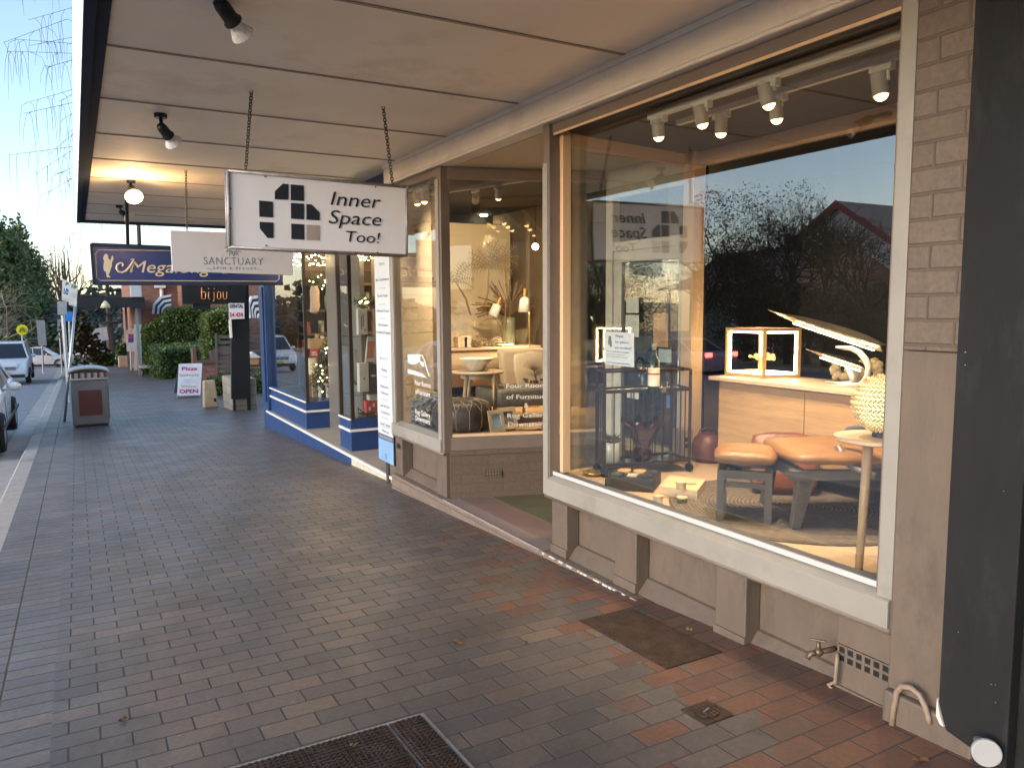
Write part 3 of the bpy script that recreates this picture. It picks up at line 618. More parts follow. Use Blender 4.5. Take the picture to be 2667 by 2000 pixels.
# --- bookshop sign
YM = 12.0
s3 = thing('hanging_sign', 'long navy hanging sign with cream script Megalong and a reading figure', 'sign', tuple(pY(480, 690, YM)))
NAVY = pm('navy_enamel', (.009, .034, .17), .35, var=.1); CREAMINK = pm('cream_lettering', (.62, .56, .40), .5, var=.05)
q = [pY(246, 742, YM), pY(737, 742, YM), pY(737, 655, YM), pY(238, 635, YM)]
mb = MB(); mb.prism(q, (0, .05, 0)); mb.build('board', NAVY, s3, bev=.006)
mb = MB(); a, b, c, d = q[3], q[2], q[1], q[0]
mb.bar(a+Vector((0, -.01, -.012)), b+Vector((0, -.01, -.012)), .03, .05); mb.bar(a+Vector((-.01, 0, 0)), d+Vector((-.01, 0, 0)), .02, .06); mb.bar(d+Vector((0, -.008, .012)), c+Vector((0, -.008, .012)), .03, .04); mb.build('frame', NAVYTRIM, s3)
o_ = Vector((0, -.0015, 0))
def M_(x, y): return pY(x*.3616, 550+y*.3616, YM)+o_
mb = MB(); mb.tube([M_(*p) for p in ((1690, 290), (710, 280), (690, 305), (698, 480), (722, 500), (1990, 506), (2010, 490), (2012, 320), (1995, 300), (1690, 290))], .006, 4); mb.build('border_line', CREAMINK, s3)
mb = MB(); mb.prism([M_(*p) for p in ((752, 312), (768, 308), (780, 322), (778, 338), (796, 356), (802, 330), (812, 318), (818, 345), (806, 372), (806, 392), (794, 430), (782, 462), (796, 472), (792, 478), (770, 478), (762, 436), (748, 428), (744, 402), (750, 360), (742, 340))], (0, -.003, 0)); mb.build('figure', CREAMINK, s3)
fit('Megalong', M_(935, 441), M_(1515, 447), .17, UP, CREAMINK, s3, shear=.22); fit('Books', M_(1600, 449), M_(1960, 453), .17, UP, CREAMINK, s3, shear=.22)
mb = MB(); pts = [(878, 398), (890, 386), (882, 374), (862, 374), (844, 390), (840, 412), (852, 434), (880, 443), (908, 432), (934, 404), (956, 366), (968, 346), (940, 350)]
mb.tube([M_(*p) for p in pts], [.010, .016, .014, .012, .016, .018, .016, .016, .018, .018, .016, .010, .006], 6); mb.build('swash', CREAMINK, s3, smooth=True)
mb = MB(); mb.tube([pZ(330, 520, 3.0), pY(333, 637, YM+.02)], .022, 8); t = pZ(640, 560, 3.0); mb.tube([Vector((2.3, YM+.02, 3.0)), Vector((2.3, YM+.02, q[2].z))], .022, 8); mb.build('hanger', BLACKM, s3)
# --- jeweller's sign and pylon
YP = 17.8
s4 = thing('sign_pylon', 'black pylon post with black crosshead sign reading bijou in copper letters', 'sign', tuple(pG(628, 1067)))
mb = MB(); q = [pY(603, 1040, YP), pY(653, 1038, YP), pY(648, 740, YP), pY(601, 740, YP)]; mb.prism(q, (0, .10, 0)); mb.build('post_panel', BLACK, s4, bev=.006)
mb = MB(); q = [pY(475, 792, YP), pY(640, 792, YP), pY(640, 738, YP), pY(472, 738, YP)]; mb.prism([p+Vector((0, -.03, 0)) for p in q], (0, .10, 0)); mb.build('crosshead', BLACK, s4, bev=.006)
mb = MB(); q = [pY(502, 806, YP), pY(548, 806, YP), pY(548, 790, YP), pY(502, 790, YP)]; mb.prism(q, (0, .05, 0)); mb.build('under_panel', BLACK, s4)
p = pY(612, 1068, YP); mb = MB(); mb.bar(p+Vector((0, .05, -.05)), p+Vector((0, .05, .3)), .05); mb.build('leg', BLACKM, s4); p = pY(650, 1068, YP); mb = MB(); mb.bar(p+Vector((0, .05, 0)), p+Vector((0, .05, 2.7)), .07); mb.build('leg', BLACKM, s4)
COP = pm('copper_lettering', (.62, .26, .09), .4, .3)
bs_ = lambda x, y: pY(350+x*.241, 720+y*.241, YP)+Vector((0, -.034, 0))
mb = MB()
def stroke(pts, r=.013): mb.tube([bs_(*p) for p in pts], r, 5)
stroke(((726, 120), (726, 245), (762, 245), (768, 230), (768, 180), (760, 168), (728, 168))); stroke(((800, 168), (800, 232), (808, 245), (818, 245))); stroke(((800, 128), (800, 140)))
stroke(((860, 168), (860, 262), (846, 268))); stroke(((860, 128), (860, 140))); stroke(((896, 180), (896, 232), (906, 245), (922, 245), (932, 232), (932, 180), (922, 168), (906, 168), (896, 180)))
stroke(((958, 166), (958, 232), (966, 245), (986, 245), (996, 232), (996, 166))); mb.build('lettering', COP, s4, smooth=True)
s5 = thing('dental_sign', 'small white sign with black DENTAL and a red phone number beside black pylon', 'sign', tuple(pY(616, 812, 17.72)))
mb = MB(); q = [pY(597, 832, 17.72), pY(637, 830, 17.72), pY(636, 790, 17.72), pY(596, 790, 17.72)]; mb.prism(q, (0, .02, 0)); mb.build('face', SIGNW, s5)
fit('DENTAL', pY(598.5, 802, 17.715), pY(634, 802, 17.715), .085, UP, INK, s5, bold=.015); fit('54 434', pY(598.5, 826, 17.715), pY(633, 825, 17.715), .10, UP, pm('red_vinyl', (.55, .02, .02), .5), s5, bold=.012)
mb = MB(); mb.bar(pY(599, 832, 17.74), pY(602, 880, 17.74), .05); mb.build('post', WHITEP, s5)
# --- price list panel between the shops
s6 = thing('price_panel', 'tall narrow pale blue price list panel fixed between the bookshop and the cream window', 'sign', (2.86, 7.8, -.1))
PX = 2.855
q = [pX(985, 1190, PX), pX(1025, 1224, PX), pX(1017, 600, PX), pX(974, 600, PX)]
y0, y1 = 7.575, 8.06
mb = MB(); mb.box(PX, PX+.03, y0, y1, -.08, 2.55); mb.build('backing', BLACK, s6)
PANEL = pm('pale_blue_print', (.56, .63, .69), .35, var=.05, scale=1.5)
mb = MB(); mb.box(PX-.004, PX-.0005, y0+.02, y1-.01, .22, 2.53); mb.build('face', PANEL, s6)
mb = MB(); mb.box(PX-.004, PX-.0005, y0+.02, y1-.01, -.075, .10); mb.box(PX-.004, PX-.0005, y0+.02, y1-.01, .102, .16); mb.build('foot_print', pm('blue_print', (.22, .40, .68), .35, var=.2, scale=2), s6)
mb = MB(); mb.box(PX-.004, PX-.0005, y0+.02, y1-.01, .165, .215); mb.build('band', GREYINK, s6)
o_x = PX-.0055
def pl(word, z, cap, w, mat=GREYINK):
    c = (y0+y1)/2; fit(word, (o_x, c+w/2, z), (o_x, c-w/2, z), cap, UP, mat, s6, bold=-.008, ext=.0006)
BLUEINK = pm('blue_ink', (.25, .34, .50), .5)
for word, z, w in (('SKIN', 2.03, .16), ('Skin Consultations', 1.87, .40), ('Classic Facials', 1.70, .32), ('Advanced Facials', 1.54, .38), ('Skin Revision', 1.39, .30), ('Treatments & Programs', 1.31, .42), ('BEAUTY', 1.03, .26), ('Waxing', .91, .16), ('Manicures', .73, .24), ('Pedicures', .66, .22), ('Lash & Brow', .52, .28), ('Treatments', .45, .27), ('Spray Tanning', .32, .30), ('Make up', .20+.045, .20)):
    pl(word, z, .032, w, BLUEINK if word.isupper() else GREYINK)
pl('Book Online 24/7', .18, .022, .36, WHITEG)
pl('02 4784 3311', .06, .025, .3, WHITEG)
mb = MB()
for z in (1.79, 1.62, 1.47, .85, .60, .40, .30): mb.box(o_x, o_x+.001, 7.72, 7.92, z, z+.004)
mb.build('rule', GREYINK, s6)
mb = MB(); mb.tube([(2.87, 7.82, -.38), (2.868, 7.82, .02)], .02, 6); mb.build('prop', RUSTY, s6)
# ================================================================ AWNING SPOTLIGHTS
def awning_spot(label, base, knuckle, end, lens, rad, lit=False):
    t = thing('awning_spotlight', label, 'spotlight', tuple(base), group='spotlights under the awning')
    b = Vector(base); k = Vector(knuckle); e = Vector(end); d = (e-k).normalized(); L = (e-k).length
    mb = MB(); mb.disc(b+Vector((0, 0, -.03)), (0, 0, 1), .045, .03, 16); mb.tube([b, k], .013, 8); mb.build('bracket', BLACKM, t)
    mb = MB(); mb.lathe([(0, -.03), (.028, -.02), (.036, .01), (.036, L*.48), (.045, L*.52), (.045, L*.57), (0, L*.57)], k, 20, d); mb.build('body', BLACKM, t, smooth=True, bev=0)
    mb = MB(); mb.lathe([(.038, L*.572), (rad*.50, L*.66), (rad*.72, L*.80), (rad*1.02, L*.98), (rad*1.05, L), (rad*.98, L*1.012), (0, L*1.03)], k, 20, d); mb.build('lens', lens, t, smooth=True); return t
LENS = pm('lamp_glass', (.78, .80, .82), .25, .0, var=.3, scale=60, bmp=.4, bscale=150)
awning_spot('big black floodlight under the awning, between the chained white sign and the viewer', pZ(568, -28, 3.0), pY(575, 12, 3.85)+Vector((0, .0, 0)), pY(632, 92, 3.95), LENS, .055)
awning_spot('black unlit floodlight under the awning between the white sign and the lit lamp', pZ(418, 297, 3.0), pY(421, 332, 6.25), pY(452, 372, 6.35), LENS, .062)
awning_spot('small black unlit floodlight by the sign hanger at the awning end', pZ(311, 536, 3.0), pY(316, 553, 12.3), pY(337, 568, 12.25), WHITEG, .09)
awning_spot('glowing warm floodlight lit under the awning', pZ(341, 470, 3.0), pY(341, 488, 9.6), pY(349, 513, 9.45), emis('bulb_glow', (1.0, .66, .30), 5), .085)
p = pY(349, 520, 9.3); lamp('POINT', p+Vector((0, -.08, -.06)), 5, (1, .60, .26), size=.06)
# ================================================================ DISPLAY IN THE BIG WINDOW
FZ = .40
def dF(x, y, z=FZ): return pZ(x*1.2057, y*1.2057, z)      # display pixels of the 2212 wide view
def dX(x, y, X): return pX(x*1.2057, y*1.2057, X)
def dY(x, y, Y): return pY(x*1.2057, y*1.2057, Y)
WHITEM = pm('white_lamp_metal', (.7, .68, .62), .4, var=.03)
HOT = emis('spot_glow', (1.0, .52, .20), 2.6)
def track(label, x0, y0, x1, y1, z, heads, aims, grp, energy):
    t = thing('track_light', label, 'track light', ((x0+x1)/2, (y0+y1)/2, z), group=grp)
    mb = MB(); mb.bar((x0, y0, z), (x1, y1, z), .034, .03); mb.build('rail', WHITEM, t)
    for (px, py), aim in zip(heads, aims):
        # head position: on the rail's plane, lens point seen at px
        best = None
        for i in range(201):
            f = i/200; X = x0+(x1-x0)*f; Y = y0+(y1-y0)*f; P = pX(px, py, X)
            e = abs(P.y-Y)
            if best is None or e < best[0]: best = (e, X, Y, P.z)
        _, X, Y, zl = best; zl = min(zl, z-.13); L = Vector((X, Y, zl)); a = (Vector(aim)-L).normalized()
        mb = MB(); mb.box(X-.02, X+.02, Y-.055, Y+.055, z-.05, z-.0155); mb.tube([(X, Y+.03, z-.05), (X, Y+.035, zl+.06)], .008, 6); mb.tube([(X, Y-.03, z-.05), (X, Y-.035, zl+.06)], .008, 6); ad = mb.build('adapter', WHITEM, t)
        top = L-a*.10
        mb = MB(); mb.lathe([(0, 0), (.036, 0), (.036, .102), (.030, .102), (.030, .09)], top, 18, a); mb.build('head', pm('track_head_paint', (.40, .36, .30), .45), t, smooth=False)
        mb = MB(); mb.sphere(L-a*.004, .031, 14); mb.build('lens', HOT, t, smooth=True)
        lamp('SPOT', L+a*.065, energy, WARM, aim, .03, 1.55, .8)
    return t
track('white track light with three heads just behind the big window head', 3.06, 3.72, 3.06, 1.2, 2.715, ((1715, 314), (1832, 283), (2003, 222)), ((3.45, 3.8, .4), (3.55, 3.2, .4), (3.55, 2.5, .4)), 'track lights in the shop', 20)
track('white track light with three heads deeper in the display bay', 3.31, 3.75, 3.31, 1.2, 2.715, ((1877, 348), (2024, 311), (2294, 249)), ((3.45, 3.55, .6), (3.5, 2.95, .6), (3.3, 2.0, .6)), 'track lights in the shop', 20)
# ---- sideboard
sd = thing('sideboard', 'long pale oak sideboard with flush doors and overhanging top in the display bay', 'sideboard', (4.25, 3.1, FZ))
XS = 4.02
mb = MB(); mb.box(XS+.02, 4.47, 1.2, 4.08, .57, 1.055); mb.build('carcass', OAKX, sd)
DRW = wood('oak_doors', (.36, .225, .11), 1, var=.38)
ys = [4.075, 3.32, 2.64, 1.9]
for a, b in zip(ys[:2], ys[1:3]):
    mb = MB(); mb.box(XS, XS+.019, b+.003, a-.003, .575, 1.045); mb.build('cupboard_door', DRW, sd, bev=.002)
for z0, z1 in ((.575, .80), (.815, 1.045)):
    mb = MB(); mb.box(XS, XS+.019, 1.9, 2.634, z0, z1); mb.build('drawer', DRW, sd, bev=.002)
mb = MB(); mb.box(XS-.04, 4.49, 1.2, 4.14, 1.057, 1.083); mb.build('top', OAK, sd, bev=.003)
mb = MB()
for y in (4.0, 1.3): mb.box(4.1, 4.16, y-.03, y+.03, FZ, .57); mb.box(4.36, 4.42, y-.03, y+.03, FZ, .57)
mb.build('leg', BLACKM, sd)
TZ = 1.084
# ---- cube lamp
def r8(x, y): return (1800+x*.3134, 780+y*.3134)
cl = thing('cube_lamp', 'open timber cube frame lamp lined with glowing light strips on the sideboard', 'lamp', tuple(pZ(*r8(595, 640), TZ)))
n0 = pZ(*r8(600, 655), TZ); lf = pZ(*r8(297, 628), TZ); rt = pZ(*r8(886, 648), TZ); bk = lf+rt-n0
hh = pX(*r8(600, 240), n0.x).z-TZ
C4 = [n0, rt, bk, lf]; t_ = .024; up = Vector((0, 0, 1))
mb = MB()
for p in C4: mb.bar(p+up*.001, p+up*hh, t_, t_, (C4[1]-C4[0]))
for z in (t_/2+.001, hh-t_/2):
    for i in range(4): mb.bar(C4[i]+up*z, C4[(i+1) % 4]+up*z, t_-.002, t_-.002)
mb.build('frame', wood('cube_timber', (.42, .25, .11), 2), cl)
ctr = (n0+bk)/2; GL = emis('led_strip', (1.0, .70, .36), 9)
mb = MB()
for p in C4:
    i_ = (ctr-p); i_.z = 0; q = p+i_.normalized()*t_*.85; mb.bar(q+up*t_, q+up*(hh-t_), .012, .012, i_)
for i in range(4):
    for z in (t_+.006, hh-t_-.006):
        a, b = C4[i], C4[(i+1) % 4]; m = ((ctr-(a+b)/2)); m.z = 0; m = m.normalized()*t_*.4; mb.bar(a+m+(b-a)*.1+up*z, b+m-(b-a)*.1+up*z, .010, .010)
mb.build('light_strip', GL, cl)
co = thing('branch_ornament', 'small gold gnarled branch ornament inside the glowing cube lamp', 'ornament', tuple(ctr))
mb = MB(); rr = random.Random(2); b0 = ctr+up*.001
mb.tube([b0, b0+up*.03, b0+up*.08+Vector((0, .01, 0)), b0+up*.13], [.03, .02, .014, .016], 8)
for k in range(22):
    a = rr.uniform(0, 6.28); r = rr.uniform(.03, .12); p = b0+up*rr.uniform(.12, .16)+Vector((math.cos(a)*r*.5, math.sin(a)*r, 0)); mb.tube([b0+up*.12, (b0+up*.125+p)/2, p], [.008, .007, .006], 5); mb.sphere(p, rr.uniform(.008, .016), 8)
mb.build('body', pm('gold_resin', (.6, .42, .2), .35, .4, var=.3, scale=40), co, smooth=True)
# ---- two blade desk lamps on curved stands
BLADE = pm('satin_gold_blade', (.42, .37, .30), .22, .85, var=.2, scale=3, stretch=(1, 1, 1))
def blade_lamp(label, tip, tail, root, curve, Xp, w, feet):
    t = thing('blade_lamp', label, 'lamp', tuple(pX(*feet[0], Xp)[:2])+(TZ,), group='blade lamps on the sideboard')
    A, B = pX(*tip, Xp-.05), pX(*tail, Xp); d = B-A; s = d.cross(Vector((1, 0, .25))).normalized()*w
    mb = MB(); n = 12; top = []; bot = []
    for i in range(n+1):
        f = i/n; prof = (math.sin(math.pi*min(1, f*1.6)*.5))*(1 if f < .8 else 1-(f-.8)*2.2); c_ = A+d*f; top.append(c_+s*prof*.55+Vector((.05*prof, 0, 0))); bot.append(c_-s*prof*.55)
    for i in range(n):
        m0, m1 = (top[i]+bot[i])/2+Vector((-.035, 0, .012)), (top[i+1]+bot[i+1])/2+Vector((-.035, 0, .012))
        mb.face([top[i], top[i+1], m1, m0]); mb.face([m0, m1, bot[i+1], bot[i]]); mb.face([bot[i], bot[i+1], top[i+1], top[i]])
    mb.build('blade', BLADE, t)
    mb = MB(); mb.tube([A+d*f-s*.3*1+Vector((-.02, 0, -.004)) for f in (.25, .5, .75, .95)], .0045, 6); mb.build('light_strip', emis('led_soft', (1, .74, .42), 5), t)
    mb = MB(); pts = [pX(*p, Xp) for p in curve]; mb.tube(pts, [.008+.012*math.sin(math.pi*i/(len(pts)-1)) for i in range(len(pts))], 8); mb.build('stand', WHITEG, t, smooth=True)
    mb = MB()
    for f in feet[1:]: mb.tube([pX(*feet[0], Xp)+Vector((0, 0, .004)), Vector(tuple(pZ(*f, TZ+.006)))], [.010, .006], 6)
    mb.build('foot', WHITEG, t, smooth=True)
blade_lamp('long glowing blade lamp reaching over the sideboard on a white curved stand', r8(660, 98), r8(1592, 405), None, [r8(*p) for p in ((1205, 395), (1260, 400), (1330, 405), (1400, 440), (1450, 500), (1475, 560), (1465, 630), (1430, 680), (1380, 712))], 4.16, .075, [r8(1400, 712), r8(1120, 684), r8(1180, 712)])
blade_lamp('short silver blade lamp under the long glowing blade lamp', r8(980, 424), r8(1450, 580), None, [r8(*p) for p in ((1290, 560), (1320, 600), (1340, 650), (1342, 690))], 4.26, .045, [r8(1342, 692), r8(1240, 690), r8(1420, 690)])
mb = MB(); rr = random.Random(5)
for k in range(40):
    p = pX(*r8(rr.uniform(1180, 1580), rr.uniform(520, 650)), 4.42); mb.sphere(p, rr.uniform(.012, .035), 8)
p0 = pX(*r8(1380, 690), 4.42); mb.tube([Vector((4.42, p0.y, TZ)), Vector((4.42, p0.y, TZ+.1))], .05, 10)
single('dried_bouquet', mb, pm('dried_cream_flowers', (.42, .34, .2), .9, var=.4, scale=30), 'bunch of cream dried flower heads behind the blade lamps', 'flowers', smooth=True)
# ---- woven ball lamp on side table
cbl = dY(1907, 872, 2.16); rad = .126
wl = thing('woven_ball_lamp', 'round woven cane ball lamp standing on the oak side table', 'lamp', (cbl.x, cbl.y, cbl.z-rad))
def weave(name):
    m, nt, N, L = new_mat(name); v = coords(nt); 
    a = nd(nt, 'ShaderNodeTexVoronoi'); a.inputs['Scale'].default_value = 52; a.feature = 'DISTANCE_TO_EDGE'; L.new(v, a.inputs['Vector'])
    f = ramp(nt, a.outputs['Distance'], [(.0, (0, 0, 0)), (.18, (1, 1, 1))]); c = ramp(nt, a.outputs['Distance'], [(.02, (.05, .03, .012)), (.22, (.66, .50, .27))])
    out(nt, princ(nt, c, .6, 0.0, bump(nt, f, .9, .01))); return m
mb = MB(); mb.sphere(cbl, rad*.93, 32); mb.build('lining', emis('cane_glow', (1.0, .66, .27), .55), wl, smooth=True)
mb = MB()
for k in range(17):
    th = math.pi*(k+1)/18; r_ = rad*math.sin(th); z = -rad*math.cos(th); n = max(10, int(44*math.sin(th)))
    for i in range(n):
        a0 = 2*math.pi*(i+.5*(k % 2))/n; a1 = a0+2*math.pi/n*.85
        pts = []
        for j in range(4):
            a = a0+(a1-a0)*j/3; rr_ = r_*(1+.035*math.sin(math.pi*j/3)); pts.append(cbl+Vector((rr_*math.cos(a), rr_*math.sin(a), z+.006*(j/3-.5)*(1 if k % 2 else -1)*2)))
        mb.tube(pts, .0052, 4, cap=False)
mb.build('weave', pm('cane', (.72, .56, .30), .5, var=.2, scale=50), wl, smooth=True)
tt = dY(1905, 952, 2.16); tz = cbl.z-rad-.022
st = thing('side_table', 'small round oak side table carrying the woven ball lamp', 'side table', (cbl.x, cbl.y, FZ))
mb = MB(); mb.lathe([(0, 0), (.19, 0), (.20, .006), (.20, .018), (0, .018)], (cbl.x, cbl.y, tz-.02), 36); mb.build('top', OAK, st)
mb = MB(); mb.tube([(cbl.x, cbl.y, tz-.002), (cbl.x, cbl.y, tz+.028)], .04, 16); mb.build('base', BLACKM, wl)
lg = dF(1855, 1230)
for k, (dx, dy) in enumerate(((lg.x-cbl.x, lg.y-cbl.y), (.16, .05), (-.02, -.18))):
    mb = MB(); mb.tube([(cbl.x+dx, cbl.y+dy, FZ), (cbl.x+dx*.75, cbl.y+dy*.75, tz-.02)], [.017, .022], 12); mb.build('leg', OAKZ, st, smooth=True)
# ---- rug
def ringmat(name, c0, c1, n=60, cen=(0, 0)):
    m, nt, N, L = new_mat(name); v = coords(nt); sp = nd(nt, 'ShaderNodeSeparateXYZ'); L.new(v, sp.inputs[0])
    r = math_n(nt, 'SQRT', math_n(nt, 'ADD', math_n(nt, 'POWER', sp.outputs[0], 2.0), math_n(nt, 'POWER', sp.outputs[1], 2.0)))
    w = noise(nt, v, 6, 3); h = math_n(nt, 'SINE', math_n(nt, 'MULTIPLY', math_n(nt, 'MULTIPLY_ADD', w, .012, r), 6.283*n))
    c = mixc(nt, math_n(nt, 'MULTIPLY_ADD', h, .3, .5), c0, c1); c = mixc(nt, .6, c, ramp(nt, noise(nt, v, 30, 4), [(.3, (.5, .5, .5)), (.7, (1.3, 1.3, 1.3))]), 'MULTIPLY')
    out(nt, princ(nt, c, .95, 0.0, bump(nt, h, .7, .008))); return m
mb = MB(); rc = Vector((3.68, 3.06, FZ)); mb.lathe([(0, .001), (.745, .001), (.755, .006), (.745, .012), (0, .012)], rc, 64); single('round_rug', mb, ringmat('braided_jute', (.085, .075, .068), (.21, .17, .135), 42), 'round braided grey brown jute rug on the display floor', 'rug')
# ---- leather stool
def cushion(mb, c, ux, uy, w, d, h, pinch=.86):
    """pillow: superellipse grid"""
    c = Vector(c); n = 12; gridt = []; gridb = []
    for i in range(n+1):
        rt_, rb_ = [], []
        for j in range(n+1):
            u, v = -1+2*i/n, -1+2*j/n; e = max(0, (1-abs(u)**3.2)*(1-abs(v)**3.2)); k = 1-.06*(abs(u)*abs(v))**2; edge = .30
            z = h*(edge*.5 + .5*(1-edge)*e**.5)+rnd.uniform(-.002, .002)
            p = c+ux*(u*w/2*k*(1-.05*v*v))+uy*(v*d/2*k*(1-.05*u*u)); rt_.append(mb.bm.verts.new(p+Vector((0, 0, z)))); rb_.append(mb.bm.verts.new(p-Vector((0, 0, h*(edge*.5+.25*(1-edge)*e**.5)))))
        gridt.append(rt_); gridb.append(rb_)
    for i in range(n):
        for j in range(n):
            mb.bm.faces.new((gridt[i][j], gridt[i+1][j], gridt[i+1][j+1], gridt[i][j+1])); mb.bm.faces.new((gridb[i][j], gridb[i][j+1], gridb[i+1][j+1], gridb[i+1][j]))
    for k in range(n):
        for g in ((0, k, 0, k+1), (n, k+1, n, k), (k+1, 0, k, 0), (k, n, k+1, n)):
            mb.bm.faces.new((gridt[g[0]][g[1]], gridt[g[2]][g[3]], gridb[g[2]][g[3]], gridb[g[0]][g[1]]))
TAN = pm('tan_leather', (.20, .095, .030), .45, var=.38, scale=7, bmp=.55, bscale=16, spec=.4)
GREYWOOD = wood('grey_stained_timber', (.095, .085, .075), 2, var=.3)
RZ = FZ+.013
a = dF(1555, 1122, RZ); b = dF(1658, 1130, RZ); ux = (b-a).normalized(); uy = Vector((-ux.y, ux.x, 0)); W_ = (b-a).length; D_ = .30
zt = dY(1553, 1015, a.y).z
so = thing('leather_stool', 'low stool with plump tan leather cushion on a square grey timber frame', 'stool', tuple((a+b)/2))
for p in (a, b, a+uy*D_, b+uy*D_):
    mb = MB(); mb.bar(p, Vector((p.x, p.y, zt)), .038, .038, ux); mb.build('leg', GREYWOOD, so)
mb = MB()
for p, q in ((a, b), (a+uy*D_, b+uy*D_), (a, a+uy*D_), (b, b+uy*D_)): mb.bar(p+up*(zt-RZ-.02), q+up*(zt-RZ-.02), .034, .045); mb.bar(p+up*(zt-RZ)*.72, q+up*(zt-RZ)*.72, .018, .028)
mb.build('rail', GREYWOOD, so)
mb = MB(); cc = (a+b)/2+uy*D_/2; cushion(mb, (cc.x, cc.y, zt+.062), ux, uy, W_+.09, D_+.08, .105); mb.build('cushion', TAN, so, smooth=True)
# ---- lounge chair
lc = thing('lounge_chair', 'wide grey timber lounge chair with tan leather seat beside the oak side table', 'armchair', tuple(dF(1760, 1110, RZ)))
fl = dF(1722, 1143, RZ); bl = dF(1772, 1098, RZ); uy2 = Vector((.55, .83, 0)).normalized(); ux2 = Vector((uy2.y, -uy2.x, 0))
uxc = Vector((.86, -.5, 0)).normalized(); uyc = Vector((.5, .86, 0))
zs = dY(1722, 1018, fl.y).z
f2 = fl+uxc*.62
for p, q in ((fl, fl+uxc*.03), (f2, f2-uxc*.03)):
    mb = MB(); mb.prism([p-uxc*.03, p+uxc*.02, q+uxc*.07+up*(zs-RZ), q-uxc*.03+up*(zs-RZ)], uyc*.05); mb.build('leg', GREYWOOD, lc, bev=.006)
    p2 = p+uyc*.55; q2 = q+uyc*.50
    mb = MB(); mb.bar(p2, q2+up*(zs-RZ), .05, .05); mb.build('leg', GREYWOOD, lc, bev=.006)
mb = MB(); mb.bar(fl+up*(zs-RZ-.02)-uxc*.05, f2+up*(zs-RZ-.02)+uxc*.03, .05, .05); mb.bar(fl+up*(zs-RZ-.02), fl+uyc*.56+up*(zs-RZ-.02), .05, .06); mb.bar(f2+up*(zs-RZ-.02), f2+uyc*.56+up*(zs-RZ-.02), .05, .06); mb.build('seat_rail', GREYWOOD, lc)
mb = MB(); cc = fl+uxc*.30+uyc*.27; cushion(mb, (cc.x, cc.y, zs+.055), uxc, uyc, .70, .62, .10); mb.build('seat', TAN, lc, smooth=True)
mb = MB()
arc = [(1808, 1000), (1810, 965), (1832, 936), (1870, 934), (1905, 945)]
mb.tube([dX(x, y, 3.55) for x, y in ((1822, 945), (1835, 928), (1868, 922), (1900, 930), (1918, 946))], .022, 10); mb.tube([dX(x, y, 3.5) for x, y in ((1810, 962), (1822, 990), (1850, 1015), (1890, 1030))], .02, 10); mb.build('arm', GREYWOOD, lc, smooth=True)
# ---- brown leather cushion standing behind the stool
BRL = pm('rust_leather', (.15, .048, .02), .42, var=.25, scale=6, bmp=.3, bscale=30)
c_ = dF(1690, 1075, RZ)
mb = MB(); cushion(mb, (c_.x+.12, c_.y+.1, RZ+.185), Vector((.75, -.66, 0)), Vector((.35, .35, .87)).normalized(), .42, .36, .15); single('floor_cushion', mb, BRL, 'rust brown leather cushion propped between the stool and the lounge chair', 'cushion', smooth=True)
# ---- sunglass box, wooden box, tins
SH_ = Vector((.045, .02, 0)); a = dF(1298, 1062)+SH_; b = dF(1404, 1068)+SH_; c = dF(1421, 1046)+SH_; d = a+(c-b)
sg = thing('sunglasses_box', 'open black display box holding four pairs of glasses lenses on the bay floor', 'box', tuple((a+c)/2))
hb = .085
mb = MB(); mb.prism([a, b, c, d], (0, 0, hb)); mb.build('case', pm('black_card', (.018, .016, .016), .5), sg, bev=.004)
ex, ey = (b-a), (d-a)
def on(u, v, z=hb+.001): return a+ex*u+ey*v+up*z
for u, v, mt_ in ((.27, .70, 'amber_lens'), (.60, .70, 'amber_lens'), (.22, .28, 'smoke_lens'), (.83, .70, 'smoke_lens'), (.80, .25, 'smoke_lens')):
    m_ = pm('amber_lens', (.62, .40, .16), .25) if mt_ == 'amber_lens' else pm('smoke_lens', (.05, .05, .05), .2)
    mb = MB(); mb.prism([on(u+.14*math.cos(t), v+.17*math.sin(t)+(-.03 if math.sin(t) < 0 else 0)) for t in (2*math.pi*i/16 for i in range(16))], (0, 0, .012)); mb.build('glasses', m_, sg)
mb = MB(); mb.prism([on(.42, .18), on(.62, .18), on(.62, .40), on(.42, .40)], (0, 0, .01)); mb.build('card', pm('cream_card', (.6, .5, .38), .6), sg)
a = dF(1424, 1074); b = dF(1506, 1085); c = dF(1524, 1060); d = a+(c-b)
wb = thing('wooden_box', 'pale pine box with a printed lid beside the black glasses box', 'box', tuple((a+c)/2))
mb = MB(); mb.prism([a, b, c, d], (0, 0, .075)); mb.build('body', wood('pine', (.62, .47, .29), 0), wb, bev=.003)
mb = MB(); cx_ = (a*.5+c*.5)+up*.0755; mb.bar(cx_+(b-a)*.12-(d-a)*.1, cx_+(b-a)*.36+(d-a)*.02, .03, .001); mb.build('print', pm('brown_print', (.2, .12, .06), .6), wb)
for k, (x, y, z, cl_, lab) in enumerate(((1421, 1086, FZ, (.62, .56, .47), 'white candle tin on the floor beside the pine box'), (1473, 1089, FZ, (.10, .12, .07), 'dark green candle tin with a glass wall near the rug edge'), (1471, 1056, FZ+.0755, (.55, .42, .25), 'honey coloured candle tin on top of the pine box'))):
    p = dF(x, y, z); t = thing('candle_tin', lab, 'candle', tuple(p), group='candle tins')
    mb = MB(); mb.lathe([(0, 0), (.030, 0), (.032, .004), (.032, .038), (0, .038)], p, 20); mb.build('tin', pm('tin_'+str(k), cl_, .4), t)
    mb = MB(); mb.lathe([(0, .0382), (.034, .0382), (.034, .046), (0, .046)], p, 20); mb.build('lid', pm('tin_lid', (.6, .48, .3), .4), t)
